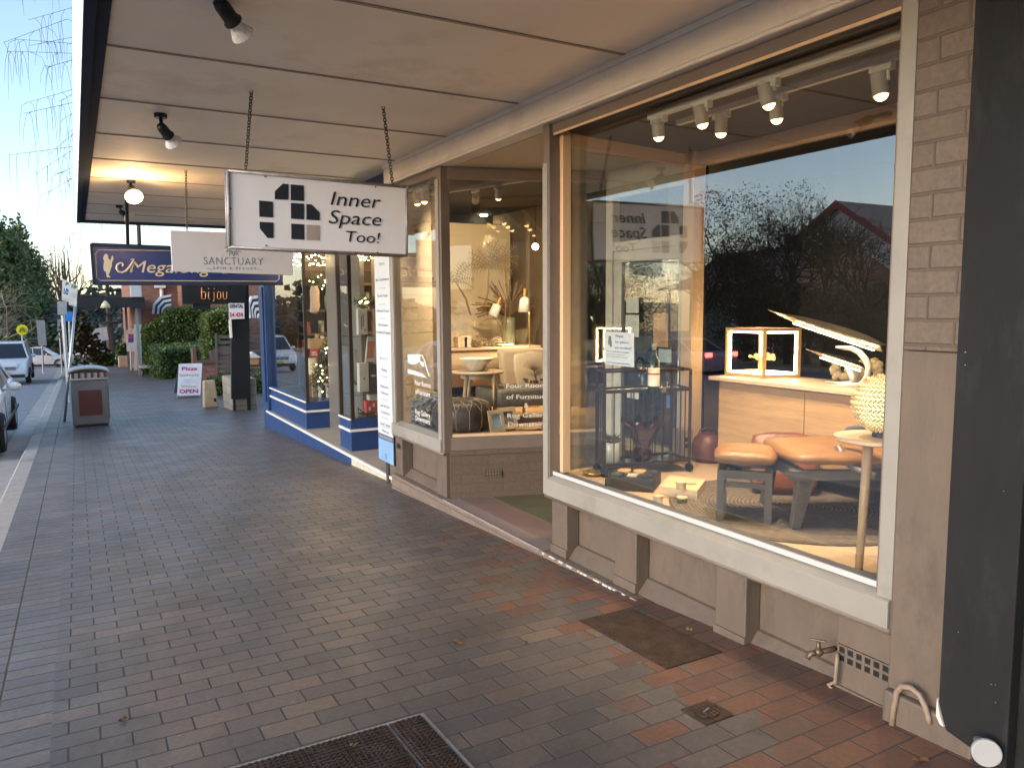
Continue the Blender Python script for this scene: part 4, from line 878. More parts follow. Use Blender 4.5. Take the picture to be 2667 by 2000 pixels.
# ---- bar cart
ct = thing('bar_cart', 'dark iron wire bar cart on castors behind the glasses box', 'cart', (3.45, 4.35, FZ))
FL, FR, BR_ = dF(1300, 1012), dF(1442, 1003), None
FL = Vector((3.17, 4.30, FZ)); FR = Vector((3.80, 4.13, FZ)); BL_ = Vector((3.22, 4.46, FZ)); BRR = Vector((3.88, 4.42, FZ))
pl_ = dX(1500/1.2057, 1216/1.2057, 3.0)
IRON = pm('bronze_iron', (.055, .040, .026), .5, .6, var=.25, scale=30)
C = [FL, FR, BRR, BL_]; zb, zm, ztop = FZ+.085, FZ+.60, FZ+.74
mb = MB()
for z, w in ((zb, .016), (zm, .022), (ztop, .014)):
    for i in range(4): mb.bar((C[i].x, C[i].y, z), (C[(i+1) % 4].x, C[(i+1) % 4].y, z), w, w)
for i in range(4):
    p, q = C[i], C[(i+1) % 4]; mb.bar((p.x, p.y, zb), (p.x, p.y, ztop), .016)
    n = 9 if i % 2 == 0 else 4
    for k in range(1, n): c_ = p+(q-p)*(k/n); mb.tube([(c_.x, c_.y, zb), (c_.x, c_.y, zm)], .0045, 5)
mb.build('frame', IRON, ct)
mb = MB(); mb.prism([(p.x, p.y, zb-.004) for p in C], (0, 0, .004)); mb.prism([(p.x, p.y, zm-.002) for p in C], (0, 0, .006)); mb.build('glass_shelf', pm('mirror_shelf', (.12, .13, .125), .08, .6), ct)
for p in C:
    mb = MB(); mb.disc(Vector((p.x-.012, p.y, FZ+.033)), (1, 0, 0), .031, .024, 16); mb.bar((p.x, p.y, FZ+.035), (p.x, p.y, zb), .014); mb.build('castor', BLACKM, ct)
# bottle, glasses, jar, plant, bowl on the cart
def botl(c, s=1.0):
    t = thing('wine_bottle', 'dark green wine bottle with a white label on the bar cart', 'bottle', tuple(c)); c = Vector(c)
    mb = MB(); mb.lathe([(0, 0), (.036*s, 0), (.038*s, .006), (.038*s, .19*s), (.034*s, .215*s), (.016*s, .245*s), (.0135*s, .30*s), (.0155*s, .302*s), (.0155*s, .315*s), (0, .315*s)], c, 24); mb.build('glass', pm('bottle_green', (.012, .028, .012), .08, spec=.8), t, smooth=True)
    mb = MB(); mb.lathe([(.0385*s, .045*s), (.0385*s, .165*s)], c, 24); mb.build('label_paper', pm('label_white', (.7, .66, .58), .6), t, smooth=True)
    mb = MB(); mb.lathe([(.0395*s*math.cos(0), .12*s), (.0395*s, .13*s)], c, 24); mb.build('label_band', pm('label_red', (.45, .06, .03), .6), t)
    mb = MB(); mb.lathe([(.0142*s, .27*s), (.016*s, .303*s), (.016*s, .317*s), (0, .3175*s)], c, 20); mb.build('cap', pm('foil_grey', (.32, .30, .28), .35, .6), t)
pb = dX(1412, 818, 3.40); botl((3.40, pb.y, zm+.005), 1.05)
gm = glass('drinking_glass', .10, (.97, .97, .95))
for k, (x, lab) in enumerate(((1388, 'thin wine goblet beside the wine bottle on the bar cart'), (1432, 'squat tumbler behind the wine bottle on the bar cart'))):
    p = dX(x, 812, 3.44); mb = MB(); pr = [(0, 0), (.03, .001), (.004, .006), (.004, .07), (.025, .10), (.033, .14), (.028, .17)] if k == 0 else [(0, 0), (.03, 0), (.034, .08), (.032, .08), (.028, .006), (0, .006)]
    mb.lathe(pr, (3.44, p.y, zm+.005), 20); single('drinking_glass', mb, gm, lab, 'glass', 'glassware on the bar cart', smooth=True)
vz = thing('ruffled_vase', 'large dark plum ruffled glass vase on the lower shelf of the bar cart', 'vase', (3.48, 4.30, zb))
mb = MB(); seg = 40; rings = []
for r, z in ((.05, 0), (.062, .02), (.066, .06), (.056, .10), (.075, .15), (.115, .22), (.15, .28)):
    rings.append([mb.bm.verts.new((3.50+r*(1+.14*(z/.28)**2*math.sin(7*t))*math.cos(t), 4.29+r*(1+.14*(z/.28)**2*math.sin(7*t))*math.sin(t), zb+.002+z*(1+.08*(z/.28)*math.sin(7*t)))) for t in (2*math.pi*i/seg for i in range(seg))])
for i in range(len(rings)-1):
    for k in range(seg): mb.bm.faces.new((rings[i][k], rings[i][(k+1) % seg], rings[i+1][(k+1) % seg], rings[i+1][k]))
o = mb.build('body', pm('plum_glass', (.035, .012, .014), .12, spec=.8), vz, smooth=True); m_ = o.modifiers.new('thick', 'SOLIDIFY'); m_.thickness = .006
pt = thing('succulent_jar', 'spiky succulent in a clear jar on the lower shelf of the bar cart', 'plant', (3.28, 4.36, zb))
mb = MB(); mb.lathe([(0, .002), (.055, .002), (.06, .01), (.06, .13), (.05, .145)], (3.28, 4.36, zb), 24); mb.build('jar', pm('milky_jar', (.42, .45, .43), .12, spec=.8), pt, smooth=True)
mb = MB(); rr = random.Random(8)
for k in range(22):
    a_ = rr.uniform(0, 6.28); e_ = rr.uniform(.2, 1.3); L_ = rr.uniform(.06, .11); d_ = Vector((math.cos(a_)*math.cos(e_), math.sin(a_)*math.cos(e_), math.sin(e_)))
    c_ = Vector((3.28, 4.36, zb+.14)); mb.tube([c_, c_+d_*L_*.5, c_+d_*L_+Vector((0, 0, -.008))], [.012, .010, .001], 5)
mb.build('foliage', leafmat('succulent', [(.05, .06, .04), (.09, .07, .05), (.07, .08, .05)]), pt, smooth=True)
mb = MB(); pbw = Vector((3.14, 4.385, FZ)); mb.lathe([(0, .001), (.05, .004), (.075, .03), (.07, .03), (.045, .01), (0, .008)], pbw, 24); single('gold_dish', mb, pm('gold_leaf', (.6, .42, .16), .3, .8, var=.3, scale=30), 'shallow gold dish on the floor by the cart castor', 'dish', smooth=True)
# basket pot and box by the back post
bp = thing('leather_pot', 'dark red rounded leather pot standing by the end of the sideboard', 'pot', (4.16, 4.36, FZ))
mb = MB(); mb.lathe([(0, .001), (.085, .001), (.115, .05), (.122, .12), (.105, .18), (.07, .215), (.062, .22), (.055, .20), (0, .19)], (4.17, 4.33, FZ), 28); mb.build('body', pm('oxblood', (.11, .030, .022), .45, var=.3, scale=8), bp, smooth=True)
mb = MB(); mb.tube([(4.10, 4.36, FZ+.21), (4.12, 4.36, FZ+.25), (4.18, 4.32, FZ+.265), (4.25, 4.28, FZ+.20)], .006, 6); mb.build('handle', RUSTY, bp, smooth=True)
cb = thing('carton', 'small tan cardboard carton with black print against the back post', 'carton', (4.08, 4.42, FZ))
mb = MB(); mb.box(4.02, 4.12, 4.44, 4.56, FZ+.001, FZ+.24); mb.build('body', pm('cardboard', (.42, .33, .24), .8), cb)
for z in (.10, .15):
    mb = MB(); mb.box(4.04, 4.10, 4.438, 4.4395, FZ+z, FZ+z+.03); mb.build('print', INK, cb)
# ---- poster taped to the big window
ps = thing('window_notice', 'white paper notice headed Want to place an order taped on the window glass', 'notice', tuple(dX(1337, 755, 2.978)))
PT = 2.978
def r7(x, y): return pX(1440+x*.26525, 820+y*.26525, PT)
yl, yr = r7(505, 170).y, r7(795, 170).y; ztp, zbt = r7(640, 172).z, r7(640, 500).z
mb = MB(); mb.prism([(PT, yl, ztp), (PT, yr, ztp), (PT, yr-.004, zbt), (PT, yl-.008, zbt+.003)], (.0015, 0, 0)); mb.build('paper', pm('notice_paper', (.84, .86, .90), .6, var=.02), ps)
w_ = yl-yr; h_ = ztp-zbt
def nt_(word, u0, u1, v, cap, mt): fit(word, (PT-.0008, yl-w_*u0, ztp-h_*v), (PT-.0008, yl-w_*u1, ztp-h_*v), cap*h_, UP, mt, ps, bold=.012, ext=.0003)
BL_INK = pm('notice_blue', (.03, .06, .28), .5)
nt_('Want', .38, .66, .15, .085, BL_INK); nt_('to place', .38, .84, .32, .075, BL_INK); nt_('an order?', .38, .93, .49, .075, BL_INK)
nt_('We are still able to supply,', .06, .86, .60, .04, BL_INK); nt_('email or phone us at the shop', .06, .70, .68, .03, GREYINK); nt_('and we will deliver to you', .06, .78, .75, .03, GREYINK); nt_('STAY SAFE AND BE WELL.', .06, .92, .95, .045, BL_INK)
mb = MB()
for u, v, r in ((.2, .18, .07), (.2, .30, .10), (.24, .40, .055)): mb.prism([(PT-.0006, yl-w_*(u+r*math.cos(t)*.7), ztp-h_*(v+r*math.sin(t))) for t in (2*math.pi*i/14 for i in range(14))], (-.0004, 0, 0))
mb.build('picture', pm('notice_grey', (.22, .22, .26), .6), ps)
# papers on the shop door
for k, (x0, y0_, x1, y1_, m_, lab) in enumerate(((1632, 775, 1664, 815, 'paper', 'small white paper sheet high on the shop door glass'), (1630, 820, 1664, 878, 'paper', 'white printed sheet under the small sheet on the shop door'), (1703, 815, 1740, 905, 'tan', 'blank tan card hanging on the shop door glass'), (1716, 908, 1749, 945, 'pale', 'pale green notice under the tan card on the shop door'), (1634, 1016, 1664, 1040, 'paper', 'low white paper sheet at the bottom of the shop door'), (1737, 1030, 1748, 1064, 'blue', 'tiny blue sticker on the shop door glass'))):
    X_ = 4.297; a = pX(x0, y0_, X_); b = pX(x1, y1_, X_)
    y_a, y_b = min(a.y, 5.68), max(b.y, 4.70)
    mb = MB(); mb.box(X_-.003, X_, y_b, y_a, b.z, a.z)
    single('door_notice', mb, {'paper': pm('paper_sheet', (.55, .55, .5), .7), 'tan': pm('tan_card', (.48, .27, .13), .6), 'pale': pm('pale_green_sheet', (.42, .5, .45), .7), 'blue': pm('sticker_blue', (.05, .2, .5), .5)}[m_], lab, 'notice', 'notices on the shop door')
# ================================================================ DISPLAY IN THE SECOND WINDOW
F2 = .381
def q6(x, y): return (1040+x*.18083, 880+y*.18083)
def q3(x, y): return (1000+x*.5005, 420+y*.5005)
track('white track light with two heads above the mural room', 3.25, 7.6, 3.75, 6.2, 2.76, ((1238, 525), (1298, 506)), ((4.4, 8.95, 1.5), (4.0, 7.6, .9)), 'track lights in the shop', 34)
track('white track light with two heads near the white board wall', 2.98, 7.75, 3.0, 6.9, 2.76, ((1087, 530), (1105, 525)), ((3.4, 7.5, .9), (3.2, 7.2, .5)), 'track lights in the shop', 6)
# mural
YM2 = 9.0
mu = thing('mural_panel', 'tall cream wall panel painted with brown palms behind the console table', 'mural', (4.6, YM2, 1.0))
def m3(x, y): return pY(*q3(x, y), YM2)
a, b = m3(215, 325), m3(657, 350)
mb = MB(); mb.box(a.x, b.x, YM2+.003, YM2+.04, .55, 2.65); mb.build('panel', pm('mural_cream', (.60, .50, .34), .75, var=.05, scale=2), mu)
PALM = [pm('palm_brown', (.27, .19, .11), .8, var=.2), pm('palm_pale', (.40, .30, .19), .8, var=.2), pm('palm_white', (.66, .60, .48), .8)]
def frond(mb, o, ang, L, n=11, droop=.5):
    o = Vector(o); px = o; pts = [o]
    for i in range(1, 9):
        a_ = ang-math.copysign(droop, math.cos(ang))*(i/8)**1.3*1.6; px = px+Vector((math.cos(a_), 0, math.sin(a_)))*L/8; pts.append(px)
    for i in range(1, 9):
        for s in (-1, 1):
            d = (pts[i]-pts[i-1]).normalized(); t = Vector((d.z, 0, -d.x))*s; l = L*.30*math.sin(math.pi*(i/9))+.01; e = pts[i]+(d*.5+t)*l+Vector((0, 0, -.25*l))
            w = d*.006; mb.prism([pts[i]-w, pts[i]+w, e], (0, -.0008, 0))
    mb.tube(pts, .004, 4)
for (bx, by), (tx, ty), nf, L, mt_ in (((450, 800), (375, 630), 7, .30, 0), ((510, 800), (545, 560), 11, .36, 1), ((470, 860), (440, 800), 8, .22, 2), ((600, 900), (580, 820), 7, .24, 1), ((300, 900), (300, 780), 8, .26, 1), ((640, 800), (620, 520), 7, .30, 1), ((360, 930), (380, 880), 9, .22, 2)):
    mb = MB(); B_ = m3(bx, by); T_ = m3(tx, ty); mid = (B_+T_)/2+Vector((.04, 0, 0)); mb.tube([B_, mid, T_], [.018, .014, .011], 5)
    for k in range(nf): frond(mb, T_, math.pi*(.05+.9*k/(nf-1)) if nf > 1 else 1.5, L*rnd.uniform(.8, 1.15), droop=rnd.uniform(.35, .6))
    mb.build('palm', PALM[mt_], mu)
# console table
cz = pY(*q3(480, 965), 8.45).z
tb = thing('console_table', 'long slim oak console table in front of the palm mural', 'table', (4.4, 8.45, F2))
xl, xr = pY(*q3(255, 965), 8.45).x, pY(*q3(775, 965), 8.45).x
mb = MB(); mb.box(xl, xr, 8.25, 8.65, cz-.03, cz); mb.build('top', OAK, tb, bev=.004)
for x in (xl+.08, xr-.08):
    for y in (8.3, 8.6): mb = MB(); mb.bar((x, y, F2), (x, y, cz-.03), .045); mb.build('leg', OAKZ, tb)
mb = MB(); mb.box(xl+.05, xr-.05, 8.28, 8.30, cz-.13, cz-.031); mb.build('apron', OAK, tb)
# table lamps
def tlamp(label, sh_top, sh_bot, tilt, stem_top, stem_bot, Y, lit, fl_):
    t = thing('table_lamp', label, 'lamp', tuple(pY(*stem_bot, Y)), group='lamps with cream shades')
    A = pY(*sh_top, Y); B = pY(*sh_bot, Y); d = B-A; L = d.length
    mb = MB(); mb.lathe([(0, 0), (.03, 0), (.055, .02), (.062, L), (.058, L), (.05, .03)], A, 24, d); mb.build('lamp_shade', WHITEM, t, smooth=True)
    mb = MB(); mb.lathe([(0, -.09), (.016, -.09), (.016, .001), (0, .001)], A, 14, d); mb.build('holder', pm('ochre_holder', (.5, .3, .08), .5), t)
    if lit:
        mb = MB(); mb.disc(B-d*.06, d, .053, .003, 20); mb.build('bulb', emis('lamp_bulb', (1, .86, .62), 14), t)
        lamp('SPOT', B+d*.02, 14, (1, .72, .4), B+d*3, .04, 2.2, .8)
    s0, s1_ = pY(*stem_top, Y), pY(*stem_bot, Y)
    mb = MB(); mb.tube([A+Vector((0, .0, -.02)), s0, s1_], .007, 8); mb.build('stem', BRASS, t)
    mb = MB(); mb.lathe([(0, 0), (.10 if not fl_ else .13, 0), (.10 if not fl_ else .13, .02), (0, .022)], s1_, 28); mb.build('base', WHITEM, t)
tlamp('cream shaded table lamp tilted toward the mural on the console', q3(592, 745), q3(565, 810), 0, q3(632, 745), q3(632, 958), 8.35, False, False)
p_ = pY(*q3(755, 690), 8.0); 
fl_b = Vector((pY(*q3(757, 900), 8.0).x, 8.0, F2))
t = thing('floor_lamp', 'slim brass floor lamp with a lit cream shade beside the console', 'lamp', tuple(fl_b))
A, B = pY(*q3(732, 706), 8.0), pY(*q3(730, 785), 8.0)
mb = MB(); mb.lathe([(0, 0), (.03, 0), (.06, .03), (.072, (B-A).length), (.068, (B-A).length), (.055, .04)], A, 24, B-A); mb.build('lamp_shade', WHITEM, t, smooth=True)
mb = MB(); mb.disc(B-(B-A)*.05, B-A, .064, .003, 20); mb.build('bulb', emis('lamp_bulb', (1, .86, .62), 14), t); lamp('SPOT', B+(B-A)*.03, 14, (1, .72, .4), B+(B-A)*5, .04, 2.2, .8)
mb = MB(); mb.lathe([(0, -.10), (.017, -.10), (.017, .001), (0, .001)], A, 14, B-A); mb.build('holder', pm('ochre_holder', (.5, .3, .08), .5), t)
mb = MB(); mb.tube([A+Vector((0, 0, -.02)), A+Vector((.05, 0, .02)), Vector((fl_b.x, 8.0, A.z-.04)), fl_b], .008, 8); mb.lathe([(0, 0), (.12, 0), (.12, .015), (0, .02)], fl_b, 24); mb.build('stem', BRASS, t)
# tall vase of dried grass
vb = pY(*q3(648, 940), 8.45); vt = pY(*q3(648, 812), 8.45)
vs_ = thing('grass_vase', 'tall grey green dimpled vase holding a fan of brown dried grass', 'vase', tuple(vb))
mb = MB(); hh2 = vt.z-cz; mb.lathe([(0, 0), (.075, 0), (.085, .03), (.085, hh2*.8), (.08, hh2), (.07, hh2), (.07, .05)], (vb.x, 8.45, cz+.001), 24); mb.build('vase', pm('celadon_glaze', (.14, .14, .085), .35, var=.25, scale=20, bmp=.5, bscale=40), vs_, smooth=True)
mb = MB(); rr = random.Random(6)
for k in range(90):
    a_ = rr.uniform(-1.25, 1.0); L_ = rr.uniform(.2, .52); o_ = Vector((vb.x, 8.45, vt.z)); e1 = o_+Vector((math.sin(a_)*L_*.5, rr.uniform(-.05, .05), math.cos(a_)*L_*.55)); e2 = o_+Vector((math.sin(a_*1.25)*L_, rr.uniform(-.1, .1), math.cos(a_*1.25)*L_*.95))
    mb.tube([o_, e1, e2], [.004, .004, .007], 4)
mb.build('grass', leafmat('dried_grass', [(.22, .12, .06), (.30, .18, .10), (.16, .085, .045)]), vs_)
mb = MB(); rr = random.Random(16)
for k in range(120):
    p = Vector((rr.uniform(pY(*q3(445, 940), 8.45).x, pY(*q3(600, 940), 8.45).x), 8.4+rr.uniform(-.1, .1), cz+.002+abs(rr.gauss(0, .05)))); mb.tube([p, p+Vector((rr.uniform(-.08, .08), rr.uniform(-.05, .05), rr.uniform(-.01, .05)))], [.012, .002], 4)
single('dried_posy', mb, leafmat('pale_grass', [(.38, .28, .16), (.45, .35, .22), (.3, .22, .13)]), 'pile of soft pale dried grasses lying on the console table', 'dried grass')
for k, (x, w, h_, lab) in enumerate(((400, .13, .13, 'pale pink patterned square canister on the console table'), (425, .10, .14, 'slim pale printed canister next to the square canister'), (278, .16, .20, 'cream flowered planter at the shiplap end of the console'))):
    p = pY(*q3(x, 960), 8.4); mb = MB(); mb.box(p.x-w/2, p.x+w/2, 8.34, 8.34+w, cz+.001, cz+h_); single('canister', mb, pm('canister_%d' % k, ((.6, .42, .32), (.62, .5, .4), (.5, .4, .26))[k], .5, var=.4, scale=25), lab, 'canister', 'canisters on the console', bev=.008)
# round stool table and bowl
def rt(x, y, Y): return pY(*q6(x, y), Y)
YT = 7.15
rz_ = rt(1115, 475, YT).z; rx0, rx1 = rt(770, 475, YT).x, rt(1460, 475, YT).x; rcx = (rx0+rx1)/2; rr_ = (rx1-rx0)/2
rs = thing('round_table', 'round three legged oak table with a white bowl on it', 'side table', (rcx, YT, F2))
mb = MB(); mb.lathe([(0, 0), (rr_-.01, 0), (rr_, .006), (rr_, .018), (rr_-.004, .022), (0, .022)], (rcx, YT, rz_-.022), 40); mb.build('top', OAK, rs, smooth=False)
for a_ in (3.6, 5.6, 1.55, 6.0+.35):
    mb = MB(); mb.tube([(rcx+math.cos(a_)*rr_*.62, YT+math.sin(a_)*rr_*.62, rz_-.02), (rcx+math.cos(a_)*rr_*.98, YT+math.sin(a_)*rr_*.98, F2)], [.024, .016], 10); mb.build('leg', OAKZ, rs, smooth=True)
mb = MB(); mb.lathe([(rr_*.6, -.075), (rr_*.62, -.075), (rr_*.62, -.023), (rr_*.6, -.023)], (rcx, YT, rz_), 32); mb.build('apron', OAK, rs)
bw = thing('white_bowl', 'flared white ceramic bowl on the round oak table', 'bowl', (rcx, YT, rz_))
bh = rt(1115, 290, YT).z-rz_; br = (rt(1345, 300, YT).x-rt(885, 300, YT).x)/2; bx_ = rt(1115, 300, YT).x
mb = MB(); mb.lathe([(0, .001), (br*.38, .001), (br*.48, bh*.25), (br*.68, bh*.62), (br, bh*.98), (br*.98, bh), (br*.64, bh*.66), (br*.4, bh*.25), (0, bh*.12)], (bx_, YT, rz_), 40); mb.build('body', pm('white_ceramic', (.72, .66, .56), .35, var=.04), bw, smooth=True)
# leather pouf
pc0 = pZ(*q6(930, 1385), F2); pw = .30
pcx = pY(*q6(915, 1200), 6.86)
pf = thing('leather_pouf', 'dark brown round leather pouf with pale stitched seams by the window corner', 'pouf', (pcx.x, 6.86, F2))
r0 = (pY(*q6(1305, 1150), 6.86).x-pY(*q6(530, 1150), 6.86).x)/2; hp = pY(*q6(900, 880), 6.86).z-F2
prof = [(0, .001), (r0*.82, .002), (r0*.96, hp*.2), (r0, hp*.45), (r0*.97, hp*.68), (r0*.82, hp*.9), (r0*.55, hp*.985), (0, hp)]
mb = MB(); mb.lathe(prof, (pcx.x, 6.86, F2), 48); mb.build('body', pm('dark_brown_leather', (.060, .042, .028), .42, var=.3, scale=5, bmp=.2, bscale=30), pf, smooth=True)
mb = MB(); SE = pm('pale_thread', (.34, .27, .18), .7)
for k in range(14):
    a_ = 2*math.pi*k/14; P = lambda r, z, s=0: Vector((pcx.x+math.cos(a_+s)*r*1.004, 6.86+math.sin(a_+s)*r*1.004, F2+z))
    mb.tube([P(r0*.84, hp*.02), P(r0*.965, hp*.2), P(r0*1.004, hp*.45), P(r0*.975, hp*.68)], .0035, 4)
    for s in (-1, 1): mb.tube([P(r0*.975, hp*.68), P(r0*.86, hp*.885, s*.224*.5), P(r0*.70, hp*.96, s*.224), P(r0*.52, hp*.998, s*.1), P(r0*.4, hp*1.0)], .0033, 4)
mb.build('stitching', SE, pf)
# chunky woven pouf
wc = pY(*q6(400, 1080), 7.25); wc.x = 3.10; wr = .175; wh = .34
wp = thing('woven_pouf', 'chunky knotted grey and cream woven pouf against the white board wall', 'pouf', (wc.x, 7.2, F2))
mb = MB(); mb.lathe([(0, .001), (wr*.8, .001), (wr*.94, wh*.3), (wr*.94, wh*.7), (wr*.7, wh*.96), (0, wh*.96)], (wc.x, 7.2, F2), 24); mb.build('core', pm('pouf_core', (.2, .19, .17), .9), wp, smooth=True)
mb = MB(); rr = random.Random(12)
for k in range(230):
    th = rr.uniform(0, 6.28); z = rr.uniform(.02, wh*.97); r = wr*(.95 if z < wh*.8 else .95-.5*((z-wh*.8)/(wh*.2))); c_ = Vector((wc.x+math.cos(th)*r, 7.2+math.sin(th)*r, F2+z))
    d_ = Vector((-math.sin(th), math.cos(th), 0))*.022; u_ = Vector((0, 0, rr.uniform(-.02, .02))); nn_ = Vector((math.cos(th), math.sin(th), .3))
    mb.tube([c_-d_-u_, c_+nn_*.02, c_+d_+u_], [.009, .014, .009], 6)
mb.build('knots', leafmat('woven_yarn', [(.42, .38, .31), (.26, .25, .23), (.5, .44, .35), (.33, .30, .26)], .9, 0), wp, smooth=True)
# armchair with cushion
UPH = pm('oatmeal_upholstery', (.40, .32, .235), .9, var=.1, scale=60, bmp=.2, bscale=300); UPH2 = pm('grey_upholstery', (.17, .15, .13), .9, var=.12, scale=60, bmp=.2, bscale=300)
YC = 7.05
ac = thing('armchair', 'boxy oatmeal armchair with a tree print cushion facing the entry', 'armchair', (4.15, YC, F2))
bl_, brr = rt(1500, 180, 7.45), None
zt2 = rt(1700, 170, 7.45).z; zs2 = rt(1700, 720, 6.95).z; zb2 = rt(1700, 1020, 6.75).z
x0_ = rt(1440, 900, 6.85).x; x1_ = x0_+.72
xb0 = rt(1505, 400, 7.45).x
mb = MB(); mb.prism([(xb0, 7.40, zs2-.1), (xb0+.62, 7.40, zs2-.1), (xb0+.62, 7.52, zt2), (xb0, 7.52, zt2)], (0, .12, 0)); mb.build('backrest', UPH, ac, bev=.03)
mb = MB(); mb.box(x0_, x1_, 6.85, 7.42, zs2-.19, zs2); mb.build('seat', UPH2, ac, bev=.03)
for x in (x0_+.05, x1_-.05):
    for y in (6.9, 7.5): mb = MB(); mb.tube([(x, y, F2), (x, y, zs2-.185)], [.014, .022], 10); mb.build('leg', OAKZ, ac, smooth=True)
mb = MB(); a1 = rt(1400, 480, 7.0); mb.tube([(x0_-.03, 6.9, F2), (x0_-.03, 6.9, a1.z), (x0_-.02, 7.0, a1.z+.01), (x0_-.0, 7.42, zs2+.06)], .018, 8); mb.build('arm', OAKZ, ac, smooth=True)
ck = thing('printed_cushion', 'cream cushion printed with a bare tree and animals on the armchair', 'cushion', tuple(rt(1880, 640, 7.2)))
cc = rt(1890, 460, 7.25); ws = rt(2110, 460, 7.25).x-rt(1670, 460, 7.25).x
mb = MB(); cushion(mb, cc, Vector((1, 0, 0)), Vector((0, .25, .97)), ws+.02, ws*.92, .13); mb.build('pillow', pm('cream_linen', (.56, .45, .34), .9, var=.08, scale=20), ck, smooth=True)
mb = MB(); rr = random.Random(21)
def cp_(u, v): e = max(0, (1-abs(u)**3.2)*(1-abs(v)**3.2))**.5; return cc+Vector((u*ws/2, -.03-.028*e, 0))+Vector((0, .25, .97))*(v*ws*.46)
mb.tube([cp_(.1, -.55), cp_(.08, -.1), cp_(.1, .2)], [.009, .006, .004], 5)
for k in range(14):
    a_ = math.pi*(.08+.84*k/13); mb.tube([cp_(.08, -.05), cp_(.08+.35*math.cos(a_), .05+.35*math.sin(a_)), cp_(.08+.75*math.cos(a_), .1+.6*math.sin(a_))], [.004, .003, .0015], 4)
for k in range(16): u = rr.uniform(-.85, .85); mb.sphere(cp_(u, rr.uniform(-.75, -.5)), rr.uniform(.010, .02), 6)
mb.build('print', pm('cushion_ink', (.075, .05, .04), .8), ck)
# photo frames, dishes
for k, (x0, x1, y0_, y1_, Y, lab) in enumerate(((1320, 1535, 1045, 1335, 6.50, 'pale wood photo frame with a blue picture on the window floor'), (1460, 1715, 1000, 1310, 6.66, 'larger pale wood photo frame leaning behind the blue picture frame'))):
    p = pY(*q6(x0, y1_), Y); q = pY(*q6(x1, y0_), Y); w_ = q.x-p.x; hgt = q.z-F2
    t = thing('photo_frame', lab, 'photo frame', (p.x+w_/2, Y, F2), group='photo frames in the second window')
    mb = MB(); d_ = Vector((0, .06, 0)); bw_ = w_*.2
    for a_, b_ in (((0, 0), (w_, bw_)), ((0, hgt-bw_), (w_, hgt)), ((0, bw_), (bw_, hgt-bw_)), ((w_-bw_, bw_), (w_, hgt-bw_))):
        mb.prism([(p.x+a_[0], Y+.06*a_[1]/hgt, F2+a_[1]+.001), (p.x+b_[0], Y+.06*a_[1]/hgt, F2+a_[1]+.001), (p.x+b_[0], Y+.06*b_[1]/hgt, F2+b_[1]), (p.x+a_[0], Y+.06*b_[1]/hgt, F2+b_[1])], (0, .018, 0))
    mb.build('frame', wood('bleached_frame', (.62, .47, .32), 2), t)
    mb = MB(); mb.prism([(p.x+bw_, Y+.012, F2+bw_), (p.x+w_-bw_, Y+.012, F2+bw_), (p.x+w_-bw_, Y+.072, F2+hgt-bw_), (p.x+bw_, Y+.072, F2+hgt-bw_)], (0, .003, 0)); mb.build('picture', pm('sea_picture', (.36, .47, .62), .3, var=.3, scale=9) if k == 0 else pm('grey_picture', (.2, .19, .18), .4, var=.5, scale=9), t)
for k, (x, y, r, lab) in enumerate(((1655, 1345, .075, 'small carved wooden dish in front of the photo frames'), (1960, 1345, .12, 'wide carved wooden dish at the glass under the armchair'))):
    p = pZ(*q6(x, y), F2); p.y = max(p.y, 6.22); mb = MB(); mb.lathe([(0, .001), (r*.6, .001), (r*.95, .02), (r, .026), (r*.9, .022), (r*.5, .009), (0, .008)], (p.x, p.y+.10, F2), 28); single('wooden_dish', mb, wood('dish_timber', (.56, .36, .18), 0), lab, 'dish', 'carved wooden dishes', smooth=True)
# pale curtain column, pendant bulb, ceiling downlights
mb = MB(); x0_, x1_ = pY(*q3(750, 600), 8.7).x, pY(*q3(900, 600), 8.7).x; zb_ = pY(*q3(800, 915), 8.7).z
for k in range(14): x = x0_+(x1_-x0_)*k/14; mb.box(x, x+(x1_-x0_)/14+.001, 8.7+.03*(k % 2), 8.75+.03*(k % 2), zb_, 2.69)
single('curtain', mb, pm('pale_curtain', (.27, .215, .155), .9, var=.08), 'pleated beige curtain hanging at the side of the mural room', 'curtain')
pp = pY(*q3(788, 445), 8.0); pd = thing('pendant_bulb', 'bare glowing globe bulb hanging on a thin cord by the curtain', 'pendant lamp', tuple(pp))
mb = MB(); mb.sphere(pp, .04, 16); mb.build('globe', emis('globe_glow', (1, .72, .36), 6), pd, smooth=True)
mb = MB(); mb.tube([(pp.x, pp.y, 2.852), (pp.x, pp.y, pp.z+.04)], .004, 6); mb.build('cord', BLACK, pd)
for k, (x, y) in enumerate(((520, 333), (733, 336), (748, 398))):
    p = pZ(*q3(x, y), 2.845); p = p if p.y < 9.6 else pY(*q3(x, y), 9.6); mb = MB(); mb.disc(Vector((p.x, p.y, 2.836)), (0, 0, 1), .05, .012, 16)
    tag(mb.build('downlight', emis('downlight_glow', (1, .8, .5), 12)), ('round glowing ceiling downlight above the mural panel', 'round glowing downlight beside the curtain top', 'low glowing ceiling downlight at the curtain edge')[k], 'downlight', 'ceiling downlights in the mural room')
lamp('POINT', (5.5, 8.6, 2.5), 4, WARM, size=.1); lamp('POINT', (6.0, 6.8, 2.5), 3, WARM, size=.1)
